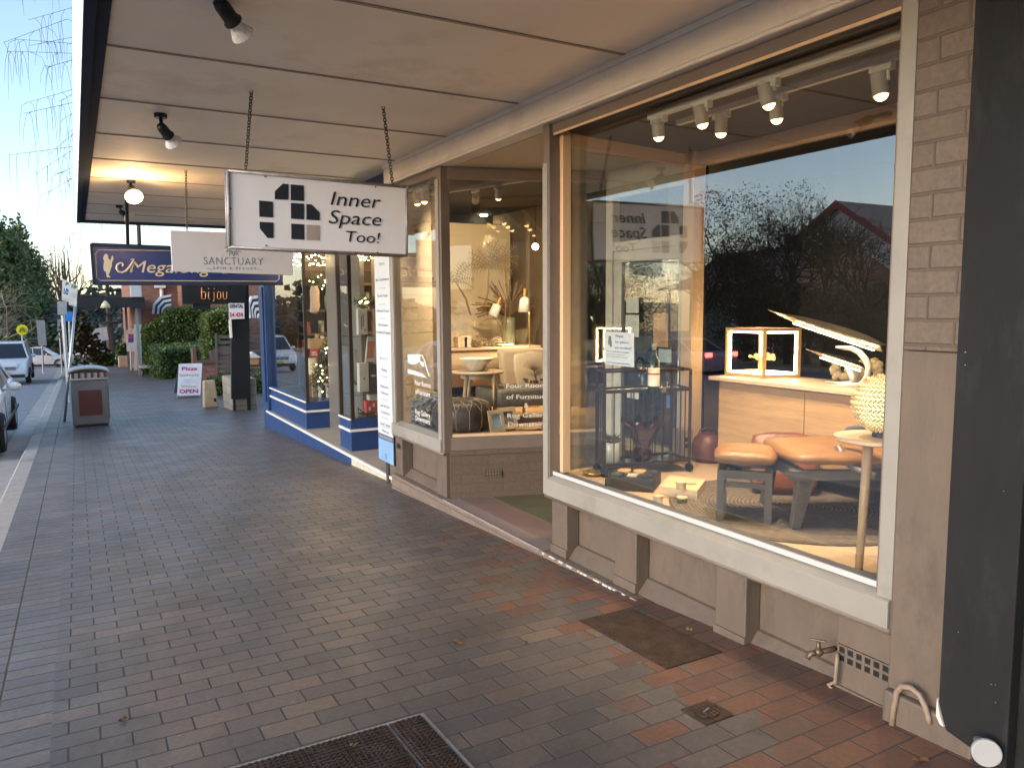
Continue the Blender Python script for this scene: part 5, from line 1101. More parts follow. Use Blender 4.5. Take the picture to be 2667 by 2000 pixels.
# lettering on the second window
TXW = pm('white_vinyl', (.72, .72, .72), .5)
o3 = -n2*.004 if False else n2*.005
def onret(px, py):
    """point of the splayed pane seen at this pixel"""
    d = ray(px, py); t = (A2-CAM).dot(n2)/d.dot(n2); p = CAM+d*t; return p+n2*.006
for w, u0, u1, v0, v1, cap in (('Four Rooms', 1540, 2160, 722, 705, 66), ('of Furniture', 1542, 2150, 880, 868, 66), ('&', 1795, 1860, 1000, 998, 66), ('Rug Gallery', 1555, 2125, 1150, 1135, 66), ('Downstairs', 1565, 2110, 1275, 1262, 66)):
    a, b = onret(*q6(u0, v0)), onret(*q6(u1, v1)); capz = (onret(*q6(u0, v0-cap))-a).length
    fit(w, a, b, capz, UP, TXW, pane3, bold=.004, ext=.0004)
for w, u0, u1, v0, v1 in (('Four Rooms', 225, 452, 672, 712), ('of Furniture', 232, 442, 800, 838), ('Rug Gallery', 232, 442, 1090, 1130), ('Downstairs', 235, 442, 1180, 1222)):
    a, b = pX(*q6(u0, v0), 2.862), pX(*q6(u1, v1), 2.862); b.z = a.z
    fit(w, a, b, .05, UP, TXW, pane2, bold=.006, ext=.0004)
mb = MB()
for poly in ([(120, 240), (300, 235), (300, 330), (250, 370), (180, 385), (125, 350)], [(120, 450), (210, 470), (340, 520), (400, 580), (260, 545), (125, 510)], [(280, 330), (350, 350), (365, 410), (330, 410)]): mb.prism([pX(*q6(*p), 2.8625) for p in poly], (-.0006, 0, 0))
mb.tube([pX(*q6(*p), 2.862) for p in ((280, 260), (330, 250), (370, 330), (400, 450), (440, 560))], .008, 5); mb.build('logo', TXW, pane2)
# ================================================================ BOOKSHOP WINDOW DISPLAY
def b4(x, y): return (680+x*.3497, 640+y*.3497)
def crate(name, x0, y0, x1, y1, Y, th, mat, label, cat, group=None, tilt=0.0, extra=None, extra_mat=None):
    a = pY(*b4(x0, y1), Y); b = pY(*b4(x1, y0), Y); w, h = b.x-a.x, b.z-a.z
    t = thing(name, label, cat, ((a.x+b.x)/2, Y, a.z), group=group)
    s = tilt*h
    mb = MB(); mb.prism([(a.x, Y, a.z), (b.x, Y, a.z), (b.x+s, Y, b.z), (a.x+s, Y, b.z)], (0, th, 0)); mb.build('cover' if 'book' in name else 'body', mat, t, bev=.004)
    if extra:
        mb = MB()
        for u0, v0, u1, v1 in extra: mb.prism([(a.x+w*u+s*v, Y, a.z+h*v) for u, v in ((u0, v0), (u1, v0), (u1, v1), (u0, v1))], (0, -.002, 0))
        mb.build('print', extra_mat, t)
    return t
CW = pm('card_white', (.55, .53, .5), .6); CR = pm('book_red', (.45, .045, .05), .5); CT = pm('kraft', (.33, .22, .12), .8); CN = pm('book_navy', (.02, .03, .07), .5); BYEL = pm('book_yellow', (.5, .32, .06), .5); CB = pm('mug_blue', (.15, .32, .45), .5)
G1 = 'stock in the bookshop window'
crate('gift_box', 510, 175, 548, 272, 12.2, .12, BYEL, 'narrow yellow box high on the bookshop shelf', 'box', G1); crate('gift_box', 565, 178, 598, 275, 12.2, .12, BYEL, 'second yellow box next to the shop corner post', 'box', G1)
crate('book', 360, 765, 418, 882, 12.0, .03, CR, 'red book with white writing under the tan tray', 'book', G1, .12, ((.15, .55, .85, .65), (.15, .7, .7, .8), (.2, .2, .8, .35)), CW)
crate('book', 424, 775, 470, 862, 12.05, .03, CW, 'white book leaning beside the red book', 'book', G1, .30, ((.2, .3, .5, .8),), GREYINK); crate('book', 470, 770, 500, 850, 12.1, .03, CN, 'slim dark book leaning behind the white book', 'book', G1, .30)
crate('tray', 368, 690, 520, 770, 12.15, .2, CT, 'tan cardboard tray of paper rolls in the bookshop window', 'tray', G1)
for k, (x, lab) in enumerate(((400, 'kraft paper roll standing at the front of the tan tray'), (440, 'white paper roll standing in the tan tray'), (475, 'stubby kraft roll at the end of the tan tray'))):
    a, b = pY(*b4(x, 760), 12.22), pY(*b4(x+18, 660+k*12), 12.22); mb = MB(); mb.tube([a, b], .035, 10); single('paper_roll', mb, CW if k == 1 else CT, lab, 'paper roll', 'paper rolls in the bookshop')
crate('gift_box', 534, 842, 612, 1022, 12.0, .2, CW, 'white box printed with rows of black marks under the garland', 'box', G1, 0, tuple((.15+.42*i, .12+.24*j, .38+.42*i, .24+.24*j) for i in range(2) for j in range(4)), INK)
crate('gift_box', 498, 1032, 612, 1146, 11.9, .25, CW, 'low white box with a line drawing at the window sill', 'box', G1, 0, ((.4, .3, .75, .36), (.5, .3, .56, .7), (.38, .55, .8, .6)), GREYINK)
crate('book', 490, 900, 530, 1030, 12.1, .2, CT, 'tall tan book standing against the marked white box', 'book', G1, .1); crate('book', 560, 712, 602, 782, 12.3, .03, CR, 'small red card leaning over the garland', 'book', G1, .4, ((.2, .3, .8, .5),), CW)
crate('plinth', 386, 960, 412, 1140, 12.1, .06, wood('display_timber', (.40, .29, .18), 2), 'thin pale timber display stand holding the cream candle', 'stand', G1); crate('plinth', 356, 960, 382, 1140, 12.2, .05, wood('display_timber', (.40, .29, .18), 2), 'thin pale timber display stand under the red book', 'stand', G1)
for k, x in enumerate((440, 465, 490)): crate('book', x, 1040, x+12, 1140, 12.0, .15, (CW, CN, CW)[k], ('white book spine lowest in the bookshop window', 'dark book spine between two white spines', 'second white book spine beside the drawn box')[k], 'book', G1)
mb = MB(); p = pY(*b4(392, 955), 12.05); mb.lathe([(0, 0), (.10, 0), (.105, .02), (.10, .25), (0, .26)], p, 18); single('candle', mb, pm('candle_wax', (.6, .52, .36), .5), 'fat cream candle beneath the red book', 'candle')
mb = MB(); pts = [pY(*b4(x, y), 12.0) for x, y in ((395, 300), (398, 340), (400, 400), (402, 450), (398, 480), (420, 492))]; mb.tube(pts, [.05, .075, .07, .075, .08, .05], 10); single('christmas_stocking', mb, pm('knit', (.55, .40, .32), .95, var=.2, scale=30), 'pale pink knitted stocking hanging in the bookshop window', 'stocking', smooth=True)
for k, (x, y, m_, lab) in enumerate(((560, 470, CB, 'pale blue lidded cup on the bookshop shelf'), (505, 470, pm('mug_green', (.2, .3, .14), .5), 'green cup on the bookshop shelf'))):
    p = pY(*b4(x, y), 12.3); mb = MB(); mb.lathe([(0, 0), (.055, 0), (.07, .2), (.05, .22), (.05, .28), (0, .28)], p, 16); single('cup', mb, m_, lab, 'cup', 'cups on the bookshop shelf')
sh = thing('shelf', 'dark bookshop shelf crossing behind the window display', 'shelf', (3.9, 12.6, .2))
mb = MB()
for y in (280, 478, 650): z = pY(*b4(450, y), 12.5).z; mb.box(3.2, 4.9, 12.25, 12.9, z-.03, z)
mb.build('board', wood('shelf_dark', (.10, .06, .035), 0), sh); mb = MB(); mb.box(3.2, 3.25, 12.8, 12.9, .171, 2.2); mb.box(4.85, 4.9, 12.8, 12.9, .171, 2.2); mb.box(3.25, 4.85, 12.88, 12.9, .171, 2.2); mb.build('frame', pm('shelf_back', (.06, .042, .03), .8), sh)
rr = random.Random(31)
for k in range(14):
    x = 3.3+k*.11; z = pY(*b4(450, (650, 478)[k % 2]), 12.5).z; h_ = rr.uniform(.18, .3); mb = MB(); mb.box(x, x+rr.uniform(.03, .09), 12.55, 12.75, z+.001, z+h_)
    tag(mb.build('book', pm('spine%d' % (k % 5), ((.3, .05, .04), (.05, .12, .2), (.4, .34, .2), (.12, .2, .1), (.3, .28, .26))[k % 5], .6)), ('red', 'teal', 'tan', 'green', 'grey')[k % 5]+' book standing in the row on the dark bookshop shelves', 'book', 'books on the dark shelf')
GARL = leafmat('garland_needles', [(.015, .03, .015), (.03, .05, .022), (.022, .04, .02)])
FAIRY = emis('fairy_light', (1.0, .66, .26), 14)
def garland(label, pts, Y, w=.12, n=420, lights=16):
    P = [pY(*b4(*p), Y) for p in pts]; t = thing('garland', label, 'garland', tuple(P[0]), group=None)
    mb = MB(); lb = MB(); seg = len(P)-1
    for k in range(n):
        f = rr.uniform(0, seg-.001); i = int(f); c_ = P[i].lerp(P[i+1], f-i)+Vector((rr.gauss(0, w*.35), rr.gauss(0, w*.35), rr.gauss(0, w*.35))); d_ = Vector((rr.uniform(-1, 1), rr.uniform(-1, 1), rr.uniform(-1, .6))).normalized()*.07; s_ = d_.orthogonal().normalized()*.011
        mb.face([c_-s_, c_+d_-s_*.2, c_+d_+s_*.2, c_+s_])
    mb.build('foliage', GARL, t)
    for k in range(lights):
        f = rr.uniform(0, seg-.001); i = int(f); c_ = P[i].lerp(P[i+1], f-i)+Vector((rr.gauss(0, w*.4), -.05, rr.gauss(0, w*.4))); lb.sphere(c_, .009, 6)
    lb.build('fairy_light', FAIRY, t)
garland('green garland with fairy lights sweeping down the bookshop window', ((605, 590), (560, 660), (520, 740), (480, 820), (450, 900), (440, 980), (420, 1040)), 11.85, .16, 700, 20)
garland('green garland along the top shelf of the bookshop', ((370, 270), (440, 270), (520, 300), (590, 320)), 12.1, .16, 420, 10)
garland('green garland low in the narrow bookshop side window', ((735, 1260), (790, 1280), (858, 1290)), 9.68, .08, 260, 2)
garland('green garland across the middle of the narrow bookshop side window', ((730, 425), (790, 415), (856, 430)), 9.75, .07, 200, 8)
t = thing('fairy_lights', 'strings of warm fairy lights hanging at the top of the bookshop window', 'fairy lights', tuple(pY(*b4(420, 90), 12.0)))
mb = MB(); wr_ = MB()
for x0, x1, y0, y1, Y, n in ((345, 500, 60, 150, 12.1, 22), (245, 315, 55, 150, 12.6, 22), (725, 835, 72, 110, 9.7, 14)):
    pv = None
    for k in range(n):
        p = pY(*b4(x0+(x1-x0)*k/n+rr.uniform(-6, 6), rr.uniform(y0, y1)), Y); mb.sphere(p, .010 if Y > 10 else .007, 6)
        if pv: wr_.tube([pv, p], .002, 3)
        pv = p
mb.build('bulb', FAIRY, t); wr_.build('wire', BLACK, t)
Y2 = 9.62
crate('gift_box', 725, 470, 790, 662, Y2, .08, CW, 'white illustrated calendar box in the narrow side window', 'box', G1, 0, ((.3, .2, .4, .7), (.5, .3, .6, .8), (.65, .12, .8, .22)), GREYINK)
crate('book', 776, 672, 846, 868, Y2-.05, .03, CW, 'white book with a coral picture leaning in the side window', 'book', G1, .12, ((.1, .15, .8, .8),), pm('coral_print', (.5, .18, .12), .5))
crate('gift_box', 735, 872, 800, 1090, Y2-.05, .10, CW, 'white wine carton with a red heart in the side window', 'box', G1, 0, ((.42, .42, .58, .5),), CR); crate('gift_box', 802, 880, 862, 1092, Y2-.02, .12, CN, 'navy box beside the red heart carton', 'box', G1, 0, ((.3, .55, .8, .62),), CW)
crate('gift_box', 808, 1094, 862, 1152, Y2, .12, CW, 'small white box on top of the red box', 'box', G1); crate('gift_box', 786, 1154, 862, 1246, Y2-.04, .12, CR, 'red printed gift box low in the side window', 'box', G1, 0, ((.2, .2, .4, .5), (.6, .5, .8, .8)), CW)
mb = MB(); z_ = pY(*b4(800, 1092), Y2).z; mb.box(3.03, 3.44, 9.45, 9.86, z_-.012, z_-.002); mb.box(3.03, 3.44, 9.45, 9.86, pY(*b4(800, 668), Y2).z-.012, pY(*b4(800, 668), Y2).z-.002); mb.box(3.03, 3.44, 9.45, 9.86, .176, .20); mb.build('side_shelf', glass('shelf_glass', .15), bs)
a = pX(*b4(270, 820), 3.25); b = pX(*b4(330, 705), 3.25); mb = MB(); mb.prism([(3.25, a.y, a.z), (3.25, b.y, a.z), (3.25, b.y, b.z), (3.25, a.y, b.z)], (.015, 0, 0)); single('sale_sign', mb, CR, 'red printed sign board standing inside the bookshop front window', 'sign')
lamp('POINT', (4.2, 11.0, 2.5), 22, WARM, size=.12); lamp('POINT', (3.6, 12.9, 2.55), 12, WARM, size=.1); lamp('POINT', (3.25, 9.7, 2.4), 3, WARM, size=.05)
# ================================================================ STREET
PLATE = pm('plate_yellow', (.55, .45, .05), .5)
def car(name, label, x, y, rz, col, kind='sedan', W=1.78, L=4.5, Ht=1.45, group='cars on the street', lights_on=False, detail=True):
    t = thing(name, label, 'car', (x, y, gz(y)-.131), rz, group)
    paint = pm('paint_'+'_'.join('%02d' % int(c*99) for c in col), col, .28, .1, var=.04, spec=.6)
    hw = W/2
    if kind == 'suv': sp = [(0.02, .32), (0, .62), (.06, .86), (.25, 1.0), (1.15, 1.10), (L-.1, 1.12), (L, .95), (L-.02, .35)]; gh = [(1.05, 1.08), (1.75, Ht-.04), (2.2, Ht), (L-.7, Ht-.02), (L-.12, 1.1)]
    else: sp = [(0.05, .22), (0, .45), (.05, .62), (.22, .72), (1.25, .90), (L-1.0, .98), (L-.1, .95), (L, .8), (L-.03, .28)]; gh = [(1.15, .88), (1.95, Ht-.05), (2.35, Ht), (L-1.6, Ht-.03), (L-.75, .96)]
    def shell(mb, prof, w0, w1, zlo, zhi):
        def hwz(z): k = (z-zlo)/(zhi-zlo); return w0+(w1-w0)*max(0, min(1, k))
        nose = lambda y: 1-.10*max(0, 1-y/.5)**2-.07*max(0, 1-(L-y)/.5)**2
        A = [mb.bm.verts.new((-hwz(z)*nose(y), y, z)) for y, z in prof]; B = [mb.bm.verts.new((hwz(z)*nose(y), y, z)) for y, z in prof]
        mb.bm.faces.new(A); mb.bm.faces.new(B[::-1]); n = len(prof)
        for i in range(n): mb.bm.faces.new((A[i], B[i], B[(i+1) % n], A[(i+1) % n]))
    mb = MB(); shell(mb, sp, hw, hw*.97, .3, 1.0); body = mb.build('body', paint, t, bev=.06, local=True); body.modifiers[0].segments = 3
    for p in body.data.polygons: p.use_smooth = True
    zb = gh[0][1]
    mb = MB(); shell(mb, gh, hw*.93, hw*.70, zb, Ht); mb.build('windows', pm('car_glass', (.015, .02, .024), .06, spec=.9), t, bev=.02, local=True)
    mb = MB(); rf = [(gh[1][0]+.03, gh[1][1]), (gh[2][0], Ht+.012), (gh[3][0], Ht-.008), (gh[3][0]+.1, Ht-.06), (gh[1][0]+.1, Ht-.09)]; shell(mb, rf, hw*.78, hw*.715, Ht-.12, Ht)
    def rail(i, j, s):
        a, b = gh[i], gh[j]; wa = hw*.93+(hw*.70-hw*.93)*((a[1]-zb)/(Ht-zb)); wb = hw*.93+(hw*.70-hw*.93)*((b[1]-zb)/(Ht-zb)); mb.bar((s*wa*.985, a[0], a[1]), (s*wb*1.0, b[0], b[1]), .06, .05)
    for s in (-1, 1):
        rail(0, 1, s); rail(3, 4, s); rail(1, 2, s); rail(2, 3, s); m = (gh[2][0]+gh[3][0])/2; mb.bar((s*hw*.94, m, zb), (s*hw*.71, m, Ht-.01), .05, .07)
    mb.build('roof', paint, t, local=True)
    for s in (-1, 1):
        for yw in (.85, L-.85):
            r = .36 if kind == 'suv' else .32
            mb = MB(); mb.lathe([(r*.62, -.10), (r*.92, -.10), (r, -.06), (r, .06), (r*.92, .10), (r*.62, .10)], (s*(hw-.11), yw, r), 24, (1, 0, 0)); w_ = mb.build('wheel', pm('tyre', (.018, .018, .019), .8), t, local=True)
            if detail:
                mb = MB(); mb.disc((s*(hw-.025), yw, r), (s, 0, 0), r*.60, .012, 20); mb.build('rim', STEEL, w_, local=True)
        mb = MB(); yz = sp[2][1]-.02; mb.hexa([(s*hw*.50, .0, yz-.10), (s*hw*.86, .10, yz-.10), (s*hw*.86, .25, yz-.10), (s*hw*.50, .2, yz-.10)], [(s*hw*.50, .045, yz+.06), (s*hw*.86, .16, yz+.08), (s*hw*.86, .3, yz+.08), (s*hw*.50, .2, yz+.06)])
        mb.build('headlight', pm('headlight_glass', (.55, .57, .6), .1, .3, spec=.9) if not lights_on else emis('headlamp', (1, .95, .85), 3), t, bev=.01, local=True)
        mb = MB(); mb.box(s*hw*.55, s*hw*.88, L-.035, L+.012, sp[-3][1]-.13, sp[-3][1]+.02); mb.build('tail_light', emis('brake_light', (1, .05, .03), 6) if lights_on else pm('tail_red', (.35, .02, .02), .3), t, local=True)
        mb = MB(); my = gh[0][0]+.42; mb.sphere((s*(hw+.10), my, zb+.10), .10, 12, sx=1.1, sy=.6, sz=.75); mb.bar((s*hw*.93, my, zb+.04), (s*(hw+.08), my, zb+.07), .05, .04); mb.build('mirror', paint, t, local=True, smooth=True)
    if detail:
        mb = MB(); z = sp[1][1]
        for k in range(4): mb.box(-hw*.46, hw*.46, -.012-.004*k, .03, z+.02+k*.042, z+.045+k*.042)
        mb.build('grille', pm('chrome', (.55, .56, .58), .15, 1.0), t, local=True)
        mb = MB(); mb.box(-hw*.8, hw*.8, -.01, .05, z-.30, z-.16); mb.build('air_intake', BLACK, t, local=True)
        mb = MB(); mb.box(-.19, .19, -.03, -.012, z-.14, z-.03); mb.build('number_plate', PLATE, t, local=True)
        mb = MB(); mb.sphere((0, -.015, z+.11), .05, 10, sy=.3); mb.build('badge', STEEL, t, local=True)
        mb = MB()
        for s in (-1, 1): mb.bar((s*(hw-.005), gh[0][0]+.1, .45), (s*(hw-.02), gh[0][0]+.15, zb-.05), .008, .012); mb.bar((s*(hw+.002), .3, .42), (s*(hw+.002), L-.3, .42), .02, .05)
        mb.build('door_line', BLACK, t, local=True)
    return t
car('parked_car', 'silver hatchback parked at the kerb with its front to the footpath bin', -1.93, 13.55, 0, (.80, .81, .83), 'sedan', 1.78, 4.3, 1.46)
car('parked_car', 'silver four wheel drive with yellow number plate beyond the silver hatchback', -2.72, 38.6, 0, (.64, .67, .69), 'suv', 1.86, 4.7, 1.74)
car('parked_car', 'small white car side on beyond the black shop awning', 3.2, 66, R(70), (.62, .62, .58), 'sedan', 1.75, 4.2, 1.5, detail=False)
car('parked_car', 'pale car half hidden behind the reddish shrub by the kerb', -.2, 65.5, R(80), (.55, .52, .52), 'sedan', 1.75, 4.2, 1.5, detail=False)
# ---- litter bin
bn = thing('litter_bin', 'grey street litter bin with arched hood and rust red panel', 'bin', (.16, 16.9, gz(16.9)))
BING = pm('bin_grey', (.19, .18, .175), .5, var=.1, scale=4); BINR = pm('bin_rust_panel', (.14, .038, .028), .6, var=.3, scale=6)
bx, bw_, by0, by1, bz = .17, .31, 16.62, 17.22, gz(16.7)
mb = MB(); mb.box(bx-bw_, bx+bw_, by0, by1, bz+.04, bz+.90); mb.build('body', BING, bn, bev=.02)
mb = MB(); mb.box(bx-bw_*.9, bx+bw_*.9, by0+.03, by1-.03, bz-.02, bz+.045); mb.build('base', BLACK, bn)
mb = MB(); mb.box(bx-.19, bx+.20, by0-.008, by0-.001, bz+.22, bz+.70); mb.build('front_panel', BINR, bn)
mb = MB(); mb.box(bx+bw_+.001, bx+bw_+.012, by0+.08, by1-.08, bz+.12, bz+.8); mb.build('side_panel', BINR, bn)
mb = MB(); mb.box(bx-bw_*.92, bx+bw_*.92, by0+.10, by1, bz+.901, bz+1.04)
for k in range(6): x = bx-bw_*.86+k*bw_*.345; mb.box(x-.022, x+.022, by0+.01, by0+.09, bz+.901, bz+1.04)
mb.build('throat', BINR, bn)
mb = MB(); mb.box(bx-bw_-.012, bx+bw_+.012, by0-.03, by0+.02, bz+.895, bz+.935); mb.build('lip', STEEL, bn, bev=.008)
mb = MB()
for k in range(5): x = bx-bw_*.69+k*bw_*.345; mb.box(x-.038, x+.038, by0+.045, by0+.055, bz+.93, bz+1.03)
mb.build('liner', pm('bin_liner', (.68, .69, .70), .5), bn)
arc = [(bx-(bw_+.04)*math.cos(math.pi*k/10)*1.0, bz+1.04+.10*math.sin(math.pi*k/10)) for k in range(11)]
mb = MB(); mb.prism([(x, by0-.03, z) for x, z in arc]+[(x*.0+arc[10-k][0], by0-.03, arc[10-k][1]-.03) for k, (x, z) in enumerate(arc)], (0, by1-by0+.06, 0)); mb.build('hood', GALV, bn)
mb = MB(); mb.prism([(x, by0+.1, z-.031) for x, z in arc[::-1]]+[(bx-bw_, by0+.1, bz+1.02), (bx+bw_, by0+.1, bz+1.02)], (0, .02, 0)); mb.build('hood_front', pm('bin_olive', (.13, .13, .09), .5), bn)
# ---- sign poles
def pole(label, base, top, r, name='sign_pole'): 
    t = thing(name, label, 'sign', tuple(base)); mb = MB(); mb.tube([base, top], r, 10); mb.build('pole', GALV, t, smooth=True); return t
b0 = pG(168, 1098); YS1 = b0.y
sp1 = pole('leaning galvanised pole with two white parking restriction plates beside the bin', b0, pY(197, 785, YS1)+Vector((0, .0, 0)), .028)
SGF = pm('sign_face_white', (.60, .63, .62), .45); SGG = pm('sign_green', (.02, .16, .08), .5); SGB = pm('sign_blue', (.02, .12, .42), .5)
def k1(x, y): return (x*.21097, 550+y*.21097)
for poly, nm in (((770, 835), (868, 880), (850, 1125), (762, 1100)), 'plate'), (((868, 885), (965, 915), (940, 1180), (848, 1155)), 'plate'):
    mb = MB(); o_ = Vector((0, -.04 if poly[0][0] < 800 else -.055, 0)); mb.prism([pY(*k1(*p), YS1)+o_ for p in poly], (0, .006, 0)); pl1 = mb.build('plate', SGF, sp1)
    if poly[0][0] < 800:
        fit('P', pY(*k1(805, 915), YS1)+o_*1.1, pY(*k1(832, 925), YS1)+o_*1.1, .07, UP, SGG, pl1, bold=.02, ext=.002)
        mb = MB(); mb.prism([pY(*k1(*p), YS1)+o_*1.06 for p in ((790, 950), (845, 965), (838, 1035), (783, 1020))], (0, -.001, 0)); mb.build('blue_square', SGB, pl1)
        mb = MB(); q = lambda x, y: pY(*k1(x, y), YS1)+o_*1.12
        mb.tube([q(808, 962), q(808, 985), q(825, 988), q(830, 1012)], .006, 5); mb.tube([q(806, 985), q(798, 1000), q(808, 1018), q(822, 1014)], .005, 5); mb.sphere(q(808, 960), .011, 8); mb.build('symbol', SGF, pl1)
        mb = MB(); mb.bar(q(776, 1088), q(842, 1108), .012, .002); mb.build('arrow', INK, pl1)
    else:
        fit('1P', pY(*k1(878, 945), YS1)+o_*1.1, pY(*k1(940, 965), YS1)+o_*1.1, .07, UP, SGG, pl1, bold=.02, ext=.002)
        mb = MB(); q = lambda x, y: pY(*k1(x, y), YS1)+o_*1.1
        for y in (1000, 1025, 1050): mb.bar(q(872, y), q(935, y+16), .006, .002)
        mb.build('small_print', SGG, pl1); mb = MB(); mb.bar(q(862, 1145), q(926, 1165), .012, .002); mb.build('arrow', INK, pl1)
def far_plate(label, Y, poly, mat, pole_px=None, r=.03, name='street_sign', th=.02, group=None):
    P = [pY(*p, Y) for p in poly]; c = sum(P, Vector())/len(P)
    bx_ = c if pole_px is None else pY(*pole_px, Y)
    t = thing(name, label, 'sign', (bx_.x, Y, gz(Y)), group=group); mb = MB(); mb.prism(P, (0, -th, 0)); f = mb.build('plate', mat, t)
    mb = MB(); mb.tube([(bx_.x, Y+.03, gz(Y)-.2), (c.x, Y+.03, c.z+.0)], r, 8); mb.build('pole', GALV, t); return t, f
GREYS = pm('sign_back_grey', (.33, .34, .35), .5, .3)
far_plate('grey sign back on the thick pole behind the parking plates', 24, [(149, 785), (174, 785), (174, 820), (150, 820)], GREYS, (172, 900), .05, th=.08)
far_plate('small bright blue sign on the pole behind the parking plates', 30, [(171, 812), (189, 812), (188, 838), (170, 836)], pm('bright_blue', (.03, .22, .62), .5), (180, 930), .03)
far_plate('narrow white sign back on the outer kerb pole', 50, [(150, 832), (160, 832), (158, 862), (149, 862)], GREYS, (160, 930), .05)
far_plate('tilted blank white sign back on a thin pole beyond the shrub', 60, [(238, 858), (277, 851), (283, 885), (246, 892)], pm('sign_back_white', (.50, .51, .55), .5), (266, 920), .05)
far_plate('grey rectangular sign back standing behind the four wheel drive', 52, [(94, 834), (116, 834), (122, 900), (100, 900)], GREYS, (110, 930), .05)
t, f = far_plate('round yellow pedestrian crossing sign above the four wheel drive', 55, [(57.5+15.5*math.cos(a), 859+13.5*math.sin(a)) for a in (2*math.pi*i/24 for i in range(24))], pm('fluoro_yellow', (.72, .68, .01), .5), (58, 930), .05)
mb = MB()
for s in ((-7, 6, -2, -6), (7, 6, 2, -6)): mb.bar(pY(57+s[0], 859+s[1], 54.96), pY(57+s[2], 859+s[3], 54.96), .09, .02)
mb.build('symbol', INK, f)
t, f = far_plate('white map board with pink and blue panels beyond the awning post', 48, [(328, 860), (349, 856), (350, 915), (330, 915)], pm('map_white', (.62, .65, .66), .5), (340, 930), .05)
for (y0, y1), m_ in (((870, 879), pm('map_pink', (.5, .04, .2), .5)), ((880, 892), pm('map_blue', (.08, .07, .35), .5))):
    mb = MB(); mb.prism([pY(334, y0, 47.97), pY(348, y0, 47.97), pY(348, y1, 47.97), pY(334, y1, 47.97)], (0, -.01, 0)); mb.build('panel', m_, f)
# ---- A-board
Ya = 22.9
ab = thing('pizza_board', 'white folding pavement board reading Pizza and OPEN in magenta', 'sign', tuple(pG(492, 1035)))
def k3(x, y): return (350+x*.24104, 720+y*.24104)
fb, ft = [pY(*k3(462, 1290), Ya), pY(*k3(714, 1280), Ya)], [pY(*k3(732, 938), Ya+.2), pY(*k3(482, 945), Ya+.2)]
mb = MB(); mb.prism(fb+ft, (0, .02, 0)); mb.build('front_board', pm('board_white', (.66, .67, .70), .5), ab)
mb = MB(); mb.prism([p+Vector((0, .03+.75*(1 if i < 2 else .05), 0)) for i, p in enumerate(fb+ft)], (0, .02, 0)); mb.build('rear_board', pm('board_slate', (.10, .13, .18), .5), ab)
mb = MB(); 
for p in fb: mb.bar(p+Vector((0, .01, -.11)), p+Vector((0, .01, .02)), .03)
mb.build('leg', GALV, ab)
MAG = pm('magenta', (.45, .02, .16), .5); ORG = pm('orange_lettering', (.62, .25, .08), .5); nf = (fb[1]-fb[0]).cross(ft[1]-fb[0]).normalized()
def bf(x, y):
    d = ray(*k3(x, y)); t_ = (fb[0]-CAM).dot(nf)/d.dot(nf); return CAM+d*t_+Vector((0, -.004, 0))
upb = (ft[1]-fb[0]).normalized()
for w, x0, x1, yb, cap, m_ in (('Pizza', 513, 680, 1016, .17, MAG), ('Solitude', 486, 700, 1080, .13, ORG), ("We're", 505, 665, 1200, .10, ORG), ('OPEN', 487, 688, 1262, .18, MAG)):
    fit(w, bf(x0, yb), bf(x1, yb-4), cap*.62, upb, m_, ab, bold=.025 if m_ is MAG else .0, ext=.002)
mb = MB(); mb.bar(bf(525, 1115), bf(650, 1113), .015, .002); mb.bar(bf(500, 1140), bf(670, 1138), .015, .002); mb.build('small_print', pm('pale_teal', (.35, .45, .48), .5), ab)
# ---- beige bollard, stone block
yb_ = 19.1
bo = thing('utility_post', 'squat beige plastic utility post with a black socket', 'post', tuple(pG(552, 1062)))
p0, p1 = pG(531, 1063), pG(571, 1061)
mb = MB(); w_ = p1.x-p0.x; x0 = p0.x; z0 = gz(yb_)
mb.hexa([(x0, yb_, z0), (x0+w_, yb_, z0), (x0+w_, yb_+.25, z0), (x0, yb_+.25, z0)], [(x0+.02, yb_+.02, z0+.64), (x0+w_-.06, yb_+.02, z0+.64), (x0+w_-.06, yb_+.22, z0+.64), (x0+.02, yb_+.22, z0+.64)]); mb.build('body', pm('beige_plastic', (.46, .36, .23), .55), bo, bev=.03)
mb = MB(); mb.box(x0+w_*.68, x0+w_*.82, yb_-.012, yb_+.04, z0+.14, z0+.22); mb.build('socket', BLACK, bo)
c0 = pG(612, 1068); SAND = bricks('sandstone', [(.36, .31, .24), (.30, .26, .21), (.40, .35, .27)], (.18, .16, .13), .6, .22, .02, (1, 2), .85, .7)
mb = MB(); mb.box(2.96, 3.5, 17.95, 19.2, gz(18.5)-.1, gz(18.5)+.72); single('stone_planter', mb, SAND, 'rough sandstone block planter behind the black pylon', 'planter', bev=.02)
# ---- slatted screens, low brick wall, brick building, awnings, bench, far awning
GREYSL = wood('weathered_slats', (.11, .095, .085), 0)
def slats(label, x0, x1, y, z0, z1, n):
    t = thing('slat_screen', label, 'screen', (x0, y, z0), group='weathered slat screens'); h = (z1-z0)/n; mb = MB()
    for k in range(n): mb.box(x0, x1, y, y+.03, z0+k*h+.02, z0+(k+1)*h-.045)
    mb.build('slats', GREYSL, t); mb = MB()
    for x in (x0, (x0+x1)/2, x1): mb.box(x-.03, x+.03, y-.04, y-.002, z0-.3, z1+.02)
    mb.build('post', GREYSL, t)
slats('weathered grey slat screen between the pylon and the hedge', 3.58, 4.45, 24, gz(24)+.35, .82, 9); slats('weathered grey slat screen between the pylon and the bookshop post', 4.5, 6.2, 24.3, gz(24)+.2, .80, 9)
RBR = bricks('red_brick', [(.24, .10, .065), (.30, .14, .09), (.20, .085, .06), (.27, .12, .075)], (.22, .17, .14), .24, .086, .010, (0, 2), .85, .5)
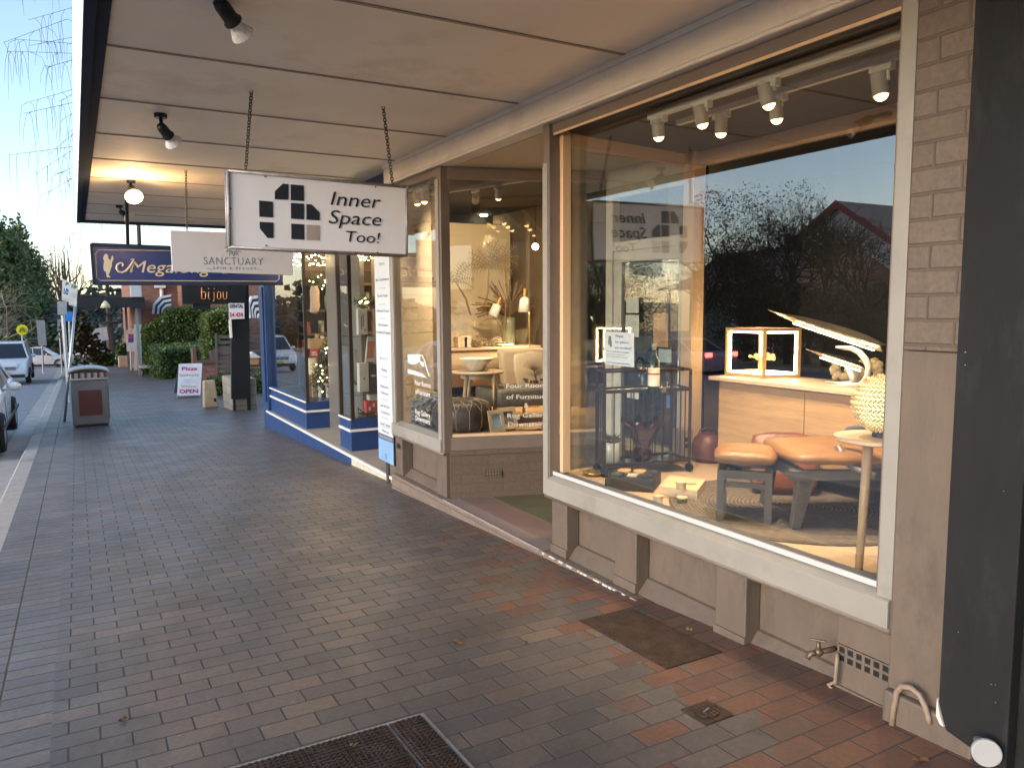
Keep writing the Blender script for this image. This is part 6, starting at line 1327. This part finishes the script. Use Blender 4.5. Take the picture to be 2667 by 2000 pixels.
RBRY = bricks('red_brick_side', [(.24, .10, .065), (.30, .14, .09), (.20, .085, .06), (.27, .12, .075)], (.30, .25, .21), .24, .086, .012, (1, 2), .85, .5)
lw = thing('brick_wall', 'low red brown brick garden wall with dark plank top behind the pizza board', 'wall', (4.2, 29, gz(29)))
mb = MB(); mb.box(3.55, 6.5, 28.8, 29.1, gz(29)-.2, gz(29)+.78); mb.build('wall', RBR, lw); mb = MB(); mb.box(3.5, 6.5, 28.7, 29.2, gz(29)+.784, gz(29)+.88); mb.box(3.5, 3.62, 28.7, 29.2, gz(29)+.882, gz(29)+1.32); mb.box(4.1, 4.25, 28.7, 29.2, gz(29)+.882, gz(29)+1.2); mb.box(4.25, 6.5, 29.0, 29.06, gz(29)+.882, gz(29)+1.28); mb.build('plank_back', pm('red_brown_planks', (.14, .07, .055), .7), lw)
bb = thing('brick_building', 'two storey red brick building with striped window hoods behind the hedge', 'building', (8, 44, gz(44)))
mb = MB(); mb.box(2.92, 14, 44, 60, gz(42)-.5, 3.5); mb.build('wall', RBR, bb)
mb = MB(); mb.box(4.75, 14, 42.3, 43.99, gz(42)-.5, 3.6); mb.build('wing', RBR, bb)
for (xx, y0) in ((4.10, 36.2), (3.6, 41.3)):
    pass
mb = MB(); mb.tube([pY(420, 735, 43.9), pY(424, 840, 43.9)], .09, 8); mb.box(pY(402, 740, 43.9).x, pY(430, 740, 43.9).x, 43.7, 43.99, pY(402, 750, 43.9).z, pY(402, 738, 43.9).z); mb.build('downpipe', WHITEP, bb)
def hood(label, Y, poly, n):
    """quarter-round hood: nested stripes swept over its profile"""
    P = [pY(*k3(*p), Y) for p in poly]; t = thing('window_hood', label, 'window hood', tuple(P[0]), group='striped window hoods'); c = P[-1]
    wm_, bm_ = MB(), MB()
    for k in range(n):
        f0, f1 = 1-k/n*.92, 1-(k+1)/n*.92; (wm_ if k % 2 == 0 else bm_).hexa([c+(p-c)*f0+Vector((0, -.04*k, 0)) for p in P[:-1]][:2]+[c+(p-c)*f1+Vector((0, -.04*k, 0)) for p in P[:-1]][:2][::-1], [c+(p-c)*f0+Vector((0, .3-.04*k, 0)) for p in P[:-1]][:2]+[c+(p-c)*f1+Vector((0, .3-.04*k, 0)) for p in P[:-1]][:2][::-1])
        m_ = wm_ if k % 2 == 0 else bm_
        Q = P[:-1]
        for i in range(1, len(Q)-1):
            a, b = Q[i], Q[i+1]; ring = [c+(a-c)*f0, c+(b-c)*f0, c+(b-c)*f1, c+(a-c)*f1]; o_ = Vector((0, -.04*k, 0)); m_.hexa([p+o_ for p in ring], [p+o_+Vector((0, .3, 0)) for p in ring])
    wm_.build('white_stripe', pm('hood_white', (.62, .62, .64), .6), t); bm_.build('navy_stripe', pm('hood_navy', (.02, .025, .05), .6), t)
hood('black and white striped window hood by the white downpipe', 41.5, ((195, 405), (205, 300), (285, 215), (395, 195), (395, 405)), 8)
hood('black and white striped window hood between the pylon and the bookshop post', 30, ((1250, 450), (1235, 300), (1265, 215), (1335, 205), (1335, 450))[::1], 7)
mb = MB(); mb.box(6.25, 8, 30.3, 30.6, gz(30)-.2, 2.6); single('brick_pier', mb, RBR, 'narrow strip of red brick wall beside the bookshop post', 'wall')
bt = thing('far_awning', 'black flat footpath awning on posts in front of the brick building', 'awning', (1.3, 40, 1.6))
mb = MB(); mb.box(-.02, 2.9, 40, 52, 1.63, 2.1); mb.build('fascia', pm('black_fascia', (.012, .012, .014), .6), bt)
for x, y in ((2.55, 40.3), (2.75, 41.6), (2.6, 50)): mb = MB(); mb.box(x-.06, x+.06, y-.06, y+.06, gz(y)-.1, 1.63); mb.build('post', pm('awning_post_grey', (.22, .24, .24), .5), bt)
mb = MB(); mb.box(2.30, 2.75, 39.6, 39.99, 2.11, 2.75); mb.build('light_box', pm('pale_box', (.5, .52, .52), .5), bt)
pl_ = pY(274, 800, 39.6); pn = thing('pendant_lamp', 'white and yellow dome lamp hanging from the black awning', 'pendant lamp', tuple(pl_))
mb = MB(); mb.lathe([(0, .0), (.05, -.02), (.16, -.16), (.22, -.33), (.20, -.33), (.14, -.17), (0, -.03)], pY(274, 783, 39.7), 20); mb.build('lamp_shade', pm('dome_cream', (.62, .56, .35), .5), pn, smooth=True); mb = MB(); mb.tube([pY(271, 776, 39.7), pY(274, 784, 39.7)], .02, 6); mb.build('stem', BLACKM, pn)
bnch = thing('bench', 'dark iron street bench with pale seat at the end of the hedge', 'bench', (2.75, 40.2, gz(40)))
mb = MB(); z = gz(40)
mb.box(2.5, 3.1, 39.0, 40.6, z+.40, z+.46); mb.box(3.05, 3.1, 39.0, 40.6, z+.5, z+.85); mb.build('seat', pm('bench_pale', (.42, .40, .36), .6), bnch)
for y in (39.05, 40.5): mb = MB(); mb.tube([(2.52, y, z), (2.60, y, z+.25), (2.52, y, z+.42)], .04, 6); mb.tube([(3.05, y, z), (2.98, y, z+.25), (3.08, y, z+.85)], .04, 6); mb.build('leg', BLACKM, bnch)
fb_ = pG(325, 955); mb = MB(); mb.box(fb_.x-.35, fb_.x+.35, fb_.y, fb_.y+.5, gz(fb_.y)-.02, gz(fb_.y)+.68); single('far_bollard', mb, pm('sandy_concrete', (.42, .34, .24), .8), 'small sandy concrete post at the far end of the footpath', 'bollard', bev=.05)
lb = pY(*k3(1290, 900), 23.5); lbx = thing('letterbox', 'little timber letterbox with white roof on the slat screen', 'letterbox', tuple(lb))
mb = MB(); mb.box(lb.x-.16, lb.x+.16, 23.6, 23.9, lb.z-.15, lb.z+.05); mb.build('body', pm('letterbox_timber', (.42, .22, .08), .6), lbx); mb = MB(); mb.prism([(lb.x-.22, 23.55, lb.z+.05), (lb.x, 23.55, lb.z+.22), (lb.x+.22, 23.55, lb.z+.05)], (0, .4, 0)); mb.build('roof', pm('letterbox_roof', (.6, .6, .6), .5), lbx)
for k, (x, y, Y) in enumerate(((354, 960, 46), (364, 960, 44))):
    pass
gf = thing('white_gate_posts', 'pair of white verandah posts beside the brick corner', 'post', tuple(pG(362, 968)))
for x in (353, 366): mb = MB(); a, b = pY(x, 965, 41.0), pY(x-1, 845, 41.0); mb.bar(a, b, .10); mb.build('post', pm('pale_post', (.5, .54, .54), .5), gf)
# ================================================================ PLANTS
def hedge(label, x0, x1, y0, y1, zb, zt, n, mat, s=.05, top=None, name='hedge'):
    t = thing(name, label, 'hedge', ((x0+x1)/2, (y0+y1)/2, zb))
    T = top or (lambda x: zt)
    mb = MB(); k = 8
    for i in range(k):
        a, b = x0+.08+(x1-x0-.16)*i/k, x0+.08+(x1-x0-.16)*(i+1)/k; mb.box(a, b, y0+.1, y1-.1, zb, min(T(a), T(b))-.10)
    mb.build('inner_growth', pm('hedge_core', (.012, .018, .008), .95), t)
    rr = random.Random(len(label)); mb = MB()
    for i in range(n):
        f = rr.random(); x = rr.uniform(x0, x1); z_top = T(x); 
        if f < .50: p = Vector((x, y0, rr.uniform(zb, z_top))); nn = Vector((0, -1, 0))
        elif f < .75: p = Vector((x0, rr.uniform(y0, y1), rr.uniform(zb, T(x0)))); nn = Vector((-1, 0, 0))
        else: p = Vector((x, rr.uniform(y0, y1), z_top)); nn = Vector((0, 0, 1))
        p += nn*rr.gauss(-.02, .045)+Vector((rr.gauss(0, .03), rr.gauss(0, .03), rr.gauss(0, .03)))
        d = (nn*.5+Vector((rr.uniform(-1, 1), rr.uniform(-1, 1), rr.uniform(-.4, 1)))).normalized(); s_ = rr.uniform(.6, 1.3)*s; w = d.cross(Vector((rr.uniform(-1, 1), rr.uniform(-1, 1), rr.uniform(-1, 1)))).normalized()*s_*.45
        mb.face([p-w*.3, p+d*s_*.5+w, p+d*s_, p+d*s_*.5-w])
    mb.build('foliage', mat, t); return t
HG = leafmat('hedge_leaf', [(.07, .12, .033), (.10, .155, .042), (.055, .10, .03), (.13, .18, .05)], .55)
HG2 = leafmat('hedge_leaf_yellow', [(.085, .14, .03), (.14, .19, .042), (.065, .115, .03), (.22, .24, .05), (.075, .13, .035)], .55)
hedge('low square clipped green hedge behind the pizza board', 2.98, 5.4, 35.0, 39.8, gz(37)-.1, gz(37)+1.27, 9000, HG, .10)
hedge('tall sloping clipped hedge with yellow green tips under the hoods', 2.85, 6.6, 40.2, 41.6, gz(41)-.1, 1.3, 12000, HG2, .11, top=lambda x: min(1.5, .55+max(0, x-2.85)*.8+.08*math.sin(x*5)) if x < 4.6 else 1.5+.08*math.sin(x*4))
hedge('shaggy green hedge with yellow tips behind the slat screen', 4.4, 5.9, 31.4, 33, gz(32)-.1, 1.4, 7000, HG2, .10, top=lambda x: 1.15+.25*math.sin((x-4.2)*1.6))
hedge('low green planting at the foot of the slat screens', 3.3, 5.6, 23.0, 23.8, gz(23)-.05, gz(23)+.55, 3500, HG, .06, top=lambda x: gz(23)+.5+.08*math.sin(x*7))
def crown(mb, c, rx, ry, rz, n, s, rr, hollow=.55, lumps=9):
    c = Vector(c); L = [(Vector((rr.uniform(-.6, .6)*rx, rr.uniform(-.6, .6)*ry, rr.uniform(-.65, .65)*rz)), rr.uniform(.35, .6)) for _ in range(lumps)]
    for i in range(n):
        o, k = L[i % lumps]; d = Vector((rr.gauss(0, 1), rr.gauss(0, 1), rr.gauss(0, 1))).normalized(); r = hollow+(1-hollow)*rr.random()**.5
        p = c+o+Vector((d.x*rx, d.y*ry, d.z*rz))*k*r*rr.uniform(.85, 1.12)
        a = (d+Vector((rr.uniform(-1, 1), rr.uniform(-1, 1), rr.uniform(-1, .6)))).normalized(); s_ = s*rr.uniform(.5, 1.4); w = a.orthogonal().normalized()*s_*.4
        mb.face([p-w*.4, p+a*s_*.5+w, p+a*s_, p+a*s_*.5-w])
def limb(mb, p, d, L, r, lev, rr, droop=0.0, spread=.6, kids=3, tips=None):
    pts = [Vector(p)]; d = d.normalized(); q = Vector(p)
    for i in range(4):
        d = (d+Vector((rr.gauss(0, .10), rr.gauss(0, .10), rr.gauss(0, .06)-droop)) ).normalized(); q = q+d*L/4; pts.append(q)
    mb.tube(pts, [r*(1-.15*i) for i in range(5)], 5 if lev > 1 else 3, cap=False)
    if lev <= 0:
        if tips is not None: tips.append(q)
        return
    for k in range(kids):
        f = rr.choice((2, 3, 4, 4)); a = rr.uniform(0, 6.28); o = d.orthogonal().normalized(); o = Matrix.Rotation(a, 3, d) @ o
        limb(mb, pts[f], d+o*spread*rr.uniform(.6, 1.3), L*rr.uniform(.62, .85), r*.55, lev-1, rr, droop, spread, kids, tips)
BARK = pm('grey_bark', (.12, .095, .075), .9, var=.3, scale=8, bmp=.4, bscale=30); TWIG = pm('dark_twig', (.055, .04, .032), .9); TWIGP = pm('pale_twig', (.21, .17, .14), .9)
def tree(name, label, x, y, h, rx, rz, n, s, cols, seed, trunk=.3, levels=3, zc=None, cat='tree', group=None, kids=3, mat=None, base=None, lumps=12):
    rr = random.Random(seed); zb = gz(y)-.25 if base is None else base; t = thing(name, label, cat, (x, y, zb), group=group)
    mb = MB(); tips = []; mb.tube([(x, y, zb), (x+.1, y, zb+h*.2), (x, y, zb+h*.35)], [trunk, trunk*.8, trunk*.7], 8)
    for k in range(4): limb(mb, (x, y, zb+h*.33), Vector((rr.uniform(-.6, .6), rr.uniform(-.6, .6), 1)), h*.22, trunk*.5, levels, rr, 0, .7, kids, tips)
    mb.build('trunk', mat or BARK, t)
    if n:
        mb = MB(); crown(mb, (x, y, zb+(zc if zc else h*.62)), rx, rx, rz, n, s, rr, lumps=lumps); mb.build('crown', leafmat('leaf_'+name+str(seed), cols, .6, .15), t)
    return t
def conifer(label, x, y, h, r, n, s, cols, seed, group=None):
    rr = random.Random(seed); zb = gz(y)-.25; t = thing('conifer', label, 'tree', (x, y, zb), group=group)
    mb = MB(); mb.tube([(x, y, zb), (x, y, zb+h*.95)], [h*.03, .03], 7); mb.build('trunk', BARK, t)
    mb = MB(); L = [(rr.random()**1.3, rr.uniform(0, 6.28), rr.uniform(.5, 1.0)) for _ in range(70)]
    for i in range(n):
        f, a, q = L[i % 70]; z = zb+h*(.04+.94*f); R_ = r*(1-f)**.72*q; c = Vector((x+math.cos(a)*R_*.75, y+math.sin(a)*R_*.75, z)); k = r*.32*(1-f*.6)
        p = c+Vector((rr.gauss(0, k*.55), rr.gauss(0, k*.55), rr.gauss(0, k*.75))); d = Vector((rr.uniform(-1, 1), rr.uniform(-1, 1), rr.uniform(-.2, 1.2))).normalized(); s_ = s*rr.uniform(.5, 1.3); w = d.orthogonal().normalized()*s_*.35
        mb.face([p-w*.4, p+d*s_*.5+w, p+d*s_, p+d*s_*.5-w])
    mb.build('crown', leafmat('conifer_leaf'+str(seed), cols, .7, .1), t); return t
CC = [(.07, .105, .035), (.10, .14, .045), (.14, .17, .06), (.08, .115, .045)]
GC = 'dark conifers across the road'
for k, (px, py, Y, r, lab) in enumerate(((18, 610, 92, 4.6, 'tall dark conifer cut by the photo edge across the road'), (45, 595, 96, 5.2, 'tallest dark conifer with a rounded top across the road'), (88, 740, 100, 4.2, 'middle dark conifer stepping down toward the road'), (122, 800, 104, 3.6, 'lower dark conifer sloping down beside the poplar'), (-30, 560, 90, 5, 'dark conifer beyond the frame across the road'))):
    P = pY(px, py, Y); conifer(lab, P.x, Y, P.z-gz(Y)+.3, r, 10000, .42, CC, 40+k, GC)
for k, (px, py, Y, lab) in enumerate(((70, 870, 88, 'dark rounded evergreen shrub under the conifers'), (135, 880, 96, 'dark evergreen shrub beside the far kerb poles'), (10, 860, 84, 'dark evergreen shrub behind the four wheel drive'))):
    P = pY(px, py, Y); conifer(lab, P.x, Y, P.z-gz(Y)+.3, 4, 2500, .6, CC, 60+k, 'evergreen shrubs across the road')
# low brown hedge behind the SUV
hedge('brownish clipped hedge beyond the four wheel drive', pY(70, 950, 70).x-6, pY(160, 950, 70).x, 70, 72, gz(70)-.2, pY(100, 915, 70).z, 4000, leafmat('brown_hedge', [(.06, .05, .025), (.09, .07, .035), (.05, .055, .022)]), .2)
# bare pale bush at the frame edge
P = pY(20, 930, 58); rr = random.Random(77); bt_ = thing('bare_bush', 'pale leafless bush with tangled branches behind the four wheel drive', 'tree', (P.x-1.2, 58, gz(58)-.2)); mb = MB()
for k in range(7): limb(mb, (P.x-1.2+rr.uniform(-.3, .3), 58, gz(58)+.3), Vector((rr.uniform(-.5, .9), rr.uniform(-.4, .4), 1)), 2.3, .09, 3, rr, .02, .75, 3)
mb.build('trunk', TWIGP, bt_)
# bare poplar
P = pY(162, 638, 112); rr = random.Random(5); zb = gz(112)-.25; hp_ = P.z-zb; po = thing('bare_poplar', 'tall leafless fan shaped poplar against the yellow dusk sky', 'tree', (P.x, 112, zb)); mb = MB(); mb.tube([(P.x, 112, zb), (P.x, 112, zb+hp_*.62)], [.35, .2], 7)
for k in range(46):
    f = rr.uniform(.28, .66); a = rr.uniform(0, 6.28); w_ = rr.uniform(.5, 2.6); o = Vector((P.x, 112, zb+hp_*f)); top_ = zb+hp_*min(1, rr.uniform(.7, 1.0)-.10*(w_/2.6)**2)
    pts = [o, o+Vector((math.cos(a)*w_*.6, math.sin(a)*w_*.6, (top_-o.z)*.3)), o+Vector((math.cos(a)*w_, math.sin(a)*w_, (top_-o.z)*.65)), o+Vector((math.cos(a)*w_*.95, math.sin(a)*w_*.95, (top_-o.z)))]
    mb.tube(pts, [.09, .07, .05, .02], 4, cap=False)
    for j in range(5):
        q = pts[1+j % 3]; mb.tube([q, q+Vector((rr.uniform(-.5, .5), rr.uniform(-.3, .3), rr.uniform(.6, 1.5)))], [.035, .012], 3, cap=False)
mb.build('trunk', TWIG, po)
# layered cedar
P = pY(276, 690, 66); zb = gz(66)-.25; ce = thing('cedar', 'dark layered cedar with flat branches above the black awning', 'tree', (P.x, 66, zb)); rr = random.Random(9)
mb = MB(); mb.tube([(P.x, 66, zb), (P.x, 66, P.z)], [.35, .08], 7); mb2 = MB()
zt_ = P.z
for k in range(8):
    z = zt_-.1-k*.62; R_ = .35+k*.36
    for j in range(6):
        a = rr.uniform(0, 6.28); e = Vector((P.x+math.cos(a)*R_, 66+math.sin(a)*R_, z+rr.uniform(-.08, .25))); mb.tube([(P.x, 66, z+.1), e], [.05, .02], 4)
        for i in range(46):
            f = rr.uniform(.15, 1.05); c = Vector((P.x, 66, z+.1)).lerp(e, f)+Vector((rr.gauss(0, .2), rr.gauss(0, .2), rr.gauss(0, .05))); d = Vector((rr.uniform(-1, 1), rr.uniform(-1, 1), rr.uniform(-.1, .5))).normalized()*.22; w = d.orthogonal().normalized()*.05; mb2.face([c-w, c+d, c+w])
mb.build('trunk', TWIG, ce); mb2.build('crown', leafmat('cedar_leaf', [(.012, .022, .014), (.022, .034, .018)]), ce)
# weeping birch whose twigs hang beyond the awning
rr = random.Random(15); wy = 47; wbx = 3.2; wbz = gz(wy)-.2; wb_ = thing('weeping_birch', 'tall bare weeping birch with drooping twigs behind the awning edge', 'tree', (wbx, wy, wbz)); mb = MB()
mb.tube([(wbx, wy, wbz), (wbx+.1, wy, 6), (wbx, wy, 12), (wbx, wy, 18)], [.12, .10, .08, .04], 8)
for k in range(44):
    z0 = rr.uniform(6.0, 18); a = rr.uniform(0, 6.28); R_ = rr.uniform(1.5, 6.0); a = a if rr.random() < .3 else rr.uniform(2.3, 4.0); o = Vector((wbx, wy, z0)); e = o+Vector((math.cos(a)*R_, math.sin(a)*R_, rr.uniform(-1.6, .6))); m = (o+e)/2+Vector((0, 0, rr.uniform(.6, 1.3))); mb.tube([o, m, e], [.013, .011, .008], 4, cap=False)
    for j in range(7):
        p = m.lerp(e, rr.random()); L_ = rr.uniform(.8, 2.4); s = Vector((rr.gauss(0, .25), rr.gauss(0, .25), 0)); mb.tube([p, p+s*.6+Vector((0, 0, -.1*L_)), p+s+Vector((0, 0, -L_*.55)), p+s*1.15+Vector((0, 0, -L_))], [.011, .009, .008, .005], 3, cap=False)
mb.build('trunk', TWIG, wb_)
# street shrubs and the dark wooded slope closing the view
P = pY(222, 905, 50); tree('street_shrub', 'reddish green leafy young street tree beyond the bin', P.x, 50, 3.3, 1.15, 1.3, 1700, .22, [(.05, .06, .02), (.09, .055, .025), (.04, .06, .025), (.12, .07, .03)], 3, .07, 1, 2.1, lumps=8)
for k, (px, py, Y, r, lab) in enumerate(((200, 800, 92, 4, 'grey green tree mass under the black awning, first from the kerb'), (235, 790, 98, 5, 'grey green tree mass under the black awning behind the dome lamp'), (300, 785, 94, 5, 'grey green tree mass beside the awning posts'), (345, 790, 90, 5, 'grey green tree mass touching the brick corner'), (265, 840, 84, 4, 'lower grey green bush under the black awning'))):
    P = pY(px, py, Y); h_ = P.z-gz(Y)+.3; tree('woodland_tree', lab, P.x, Y, h_*1.0, r, h_*.5, 2600, .6, [(.06, .075, .06), (.09, .105, .08), (.11, .12, .10), (.05, .065, .05)], 80+k, .25, 2, h_*.52, group='trees closing the street', lumps=14)
rr = random.Random(91); mb = MB()
for k in range(9000):
    x = rr.uniform(-90, 90); y = rr.uniform(118, 150); zt = gz(130)+4.5+2.5*math.sin(x*.13)+1.5*math.sin(x*.37+1)+(y-118)*.14; p = Vector((x, y, zt*rr.uniform(.1, 1)+gz(130)*0.6*rr.random())); d = Vector((rr.uniform(-1, 1), rr.uniform(-1, 1), rr.uniform(0, 1))).normalized()*1.6; w = d.orthogonal().normalized()*.7; mb.face([p-w*.4, p+d*.5+w, p+d, p+d*.5-w])
o = mb.build('distant_wood', leafmat('far_leaf', [(.03, .04, .03), (.05, .06, .04), (.04, .05, .035)])); o['kind'] = 'stuff'
mb = MB(); mb.box(-95, 95, 126, 128, gz(127)-3, gz(127)+3.2); o = mb.build('distant_thicket', pm('thicket', (.025, .03, .022), .95, var=.3, scale=.5)); o['kind'] = 'stuff'
hedge('low green hedge at the far end of the footpath', pY(250, 950, 58).x, pY(300, 950, 58).x, 58, 59, gz(58)-.05, gz(58)+.75, 1500, HG, .14)
hedge('dark clipped bush beside the far sandy post', pY(312, 950, 57).x, pY(352, 950, 57).x, 57.5, 59, gz(57)-.05, gz(57)+1.3, 1500, HG, .16)
# ================================================================ ACROSS THE ROAD (what the shop glass mirrors)
def rf(x, y, Xt):
    p = pX(x, y, 2*2.969-Xt); return Vector((Xt, p.y, p.z))
DKT = [(.06, .055, .035), (.09, .075, .045), (.11, .085, .05), (.05, .05, .032)]
P = rf(1960, 490, -21); tree('round_tree', 'dark dense round tree across the road mirrored in the big window', -21, P.y, P.z-gz(P.y)+.3, 2.6, 3.3, 17000, .075, DKT, 21, .25, 3, (P.z-gz(P.y))*.66, lumps=18)
for k, (px, X, h_, lab) in enumerate(((2160, -19, 7.2, 'leafless spreading tree across the road mirrored beside the gable'), (2060, -19.6, 7.8, 'leafless twiggy tree before the round tree across the road'), (2270, -18.6, 6.6, 'leafless arching tree across the road opposite the brick pier'), (1830, -20, 7.0, 'leafless tree across the road left of the round tree in the mirror view'), (1560, -21, 7.5, 'leafless tree across the road mirrored near the hanging sign'))):
    P = rf(px, 640, X); tree('bare_tree', lab.replace(' left of', ' before'), X, P.y, h_, 0, 0, 0, .2, DKT, 122+k, .17, 4, kids=4, mat=TWIG)
P = rf(1500, 620, -24); tree('bushy_tree', 'loose leafy tree across the road mirrored near the entry', -24, P.y, P.z-gz(P.y)+.5, 3.2, 2.6, 11000, .09, DKT, 23, .2, 3, lumps=14)
P = rf(1650, 650, -28); tree('bushy_tree', 'bushy tree across the road behind the hanging sign reflection', -28, P.y, P.z-gz(P.y), 4.0, 3.2, 11000, .11, DKT, 24, .22, 2, lumps=14)
for k, (px, X, h_, r, lab) in enumerate(((2260, -19.5, 2.7, 2.2, 'dark leafy shrub tree across the road below the gable'), (2110, -20, 3.0, 2.4, 'dark leafy shrub tree across the road under the bare trees'), (2330, -19, 2.8, 2.2, 'dark leafy shrub at the road edge opposite the pier'), (1985, -20, 3.4, 2.2, 'dark low shrub at the foot of the round tree'))):
    P = rf(px, 800, X); tree('bushy_tree', lab, X, P.y, h_, r, r*.72, 11000, .09, DKT, 225+k, .15, 2, lumps=16)
hedge('long dark clipped hedge along the verge across the road', -19.6, -18.4, 3, 17, gz(8)-.4, gz(8)+1.3, 6000, leafmat('dark_hedge', DKT), .14)
hs = thing('gabled_house', 'pale weatherboard house with red barge boards and grey roof across the road', 'house', (-36, 20, gz(20)))
XH = -33.0
A = rf(2185, 532, XH); yA = A.y; hw_ = 6.0; ze = A.z-3.9; zg = gz(yA)-.3
mb = MB(); mb.prism([(XH-.2, yA-hw_, zg), (XH-.2, yA+hw_, zg), (XH-.2, yA+hw_, ze), (XH-.2, yA, A.z-.15), (XH-.2, yA-hw_, ze)], (-12, 0, 0)); mb.build('wall', pm('weatherboard', (.85, .74, .74), .6, stretch=(1, 1, 14), var=.12), hs)
mb = MB()
for s in (-1, 1): mb.prism([(XH+.25, yA, A.z), (XH+.25, yA+s*(hw_+.5), ze-.35), (XH+.25, yA+s*(hw_+.5), ze-.20), (XH+.25, yA, A.z+.18)], (-12.8, 0, 0))
mb.build('roof', pm('grey_roof', (.13, .125, .12), .6, .2), hs)
mb = MB()
for s in (-1, 1): mb.prism([(XH+.32, yA, A.z-.2), (XH+.32, yA+s*(hw_+.52), ze-.62), (XH+.32, yA+s*(hw_+.52), ze-.2), (XH+.32, yA, A.z+.22)], (-.06, 0, 0))
mb.build('barge_board', pm('barge_red', (.34, .03, .05), .5), hs)
mb = MB(); mb.box(XH-.19, XH-.1, yA-.8, yA+.8, ze-2.4, ze-.6); mb.build('window', pm('house_glass', (.03, .035, .04), .1, spec=.8), hs)
vh = thing('verandah_house', 'low house with pinkish verandah roof and white posts across the road', 'house', (-26, 26, gz(24)))
XV = -24.0
a, b = rf(1800, 752, XV), rf(1960, 742, XV); y1_, y0_ = max(a.y, b.y)+2.5, min(a.y, b.y)-1.5; zr = (a.z+b.z)/2; zg = gz(a.y)-.3
mb = MB(); mb.box(XV-9, XV-2.2, y0_, y1_, zg, zr+.4); mb.build('wall', pm('house_wall_grey', (.22, .20, .19), .7), vh)
mb = MB(); mb.prism([(XV, y0_-.3, zr), (XV-2.2, y0_-.3, zr+.6), (XV-5, y0_-.3, zr+2.2), (XV-9.3, y0_-.3, zr+.5), (XV-9.3, y0_-.3, zr+.4), (XV, y0_-.3, zr-.12)], (0, y1_-y0_+.6, 0)); mb.build('roof', pm('pink_roof', (.30, .14, .14), .6), vh)
for k in range(4): y = y0_+.4+k*(y1_-y0_-.8)/3; mb = MB(); mb.box(XV-.3, XV-.12, y-.09, y+.09, zg, zr-.12); mb.build('verandah_post', pm('verandah_white', (.7, .7, .7), .6), vh)
mb = MB(); mb.box(XV-2.19, XV-2.1, y0_+2.0, y0_+3.8, zg+.4, zr-.3); mb.build('window', pm('house_panel', (.45, .50, .55), .4), vh)
P = rf(1876, 890, -14.6)
mc = car('moving_car', 'mauve grey sedan with red brake lights glowing across the road', -14.6, P.y+4.4, R(180), (.42, .38, .43), 'sedan', 1.78, 4.5, 1.42, lights_on=False)
for ch in mc.children:
    if ch.name.startswith('tail_light'): ch.data.materials[0] = emis('brake_light', (1, .04, .03), 9)
P = rf(1532, 960, -5.2)
car('moving_car', 'pale blue hatchback driving along the road toward the viewer', -4.4, P.y, 0, (.56, .58, .63), 'sedan', 1.76, 3.9, 1.47)
# ================================================================ SKY, SUN, CAMERA
w = bpy.data.worlds.new('World'); sc.world = w; w.use_nodes = True; nt = w.node_tree; nt.nodes.clear()
sky = nt.nodes.new('ShaderNodeTexSky'); sky.sky_type = 'NISHITA'; sky.sun_disc = False
SUN_EL, SUN_ROT = R(12), R(-105)
sky.sun_elevation = SUN_EL; sky.sun_rotation = SUN_ROT; sky.altitude = 900; sky.air_density = 1.0; sky.dust_density = 1.8; sky.ozone_density = 2.2
bg = nt.nodes.new('ShaderNodeBackground'); bg.inputs[1].default_value = .085
ow = nt.nodes.new('ShaderNodeOutputWorld'); tint = nt.nodes.new('ShaderNodeMix'); tint.data_type = 'RGBA'; tint.blend_type = 'MULTIPLY'; tint.inputs[0].default_value = 1; tint.inputs[7].default_value = (.87, .77, .72, 1); nt.links.new(sky.outputs[0], tint.inputs[6]); nt.links.new(tint.outputs[2], bg.inputs[0]); nt.links.new(bg.outputs[0], ow.inputs[0])
sl = bpy.data.lights.new('sun', 'SUN'); sl.energy = .38; sl.angle = R(40); sl.color = (1, .99, .97)
so_ = bpy.data.objects.new('sun', sl); COL.objects.link(so_)
sd_ = Vector((math.sin(SUN_ROT)*math.cos(SUN_EL), math.cos(SUN_ROT)*math.cos(SUN_EL), math.sin(SUN_EL)))
so_.rotation_euler = sd_.to_track_quat('Z', 'Y').to_euler()
cd = bpy.data.cameras.new('camera'); cd.sensor_width = 36; cd.lens = F0/2667*36; cd.clip_end = 2000; cd.clip_start = .05
co_ = bpy.data.objects.new('camera', cd); COL.objects.link(co_); m4 = MW.to_4x4(); m4.translation = CAM; co_.matrix_world = m4; sc.camera = co_
sc.view_settings.view_transform = 'Standard'; sc.view_settings.look = 'None'; sc.view_settings.exposure = EXPO; sc.view_settings.gamma = 1
sc.cycles.max_bounces = 8; sc.cycles.diffuse_bounces = 4; sc.cycles.glossy_bounces = 4; sc.cycles.transparent_max_bounces = 16; sc.cycles.transmission_bounces = 4
sc.cycles.sample_clamp_indirect = 4; sc.cycles.caustics_reflective = False; sc.cycles.caustics_refractive = False; sc.cycles.use_denoising = True
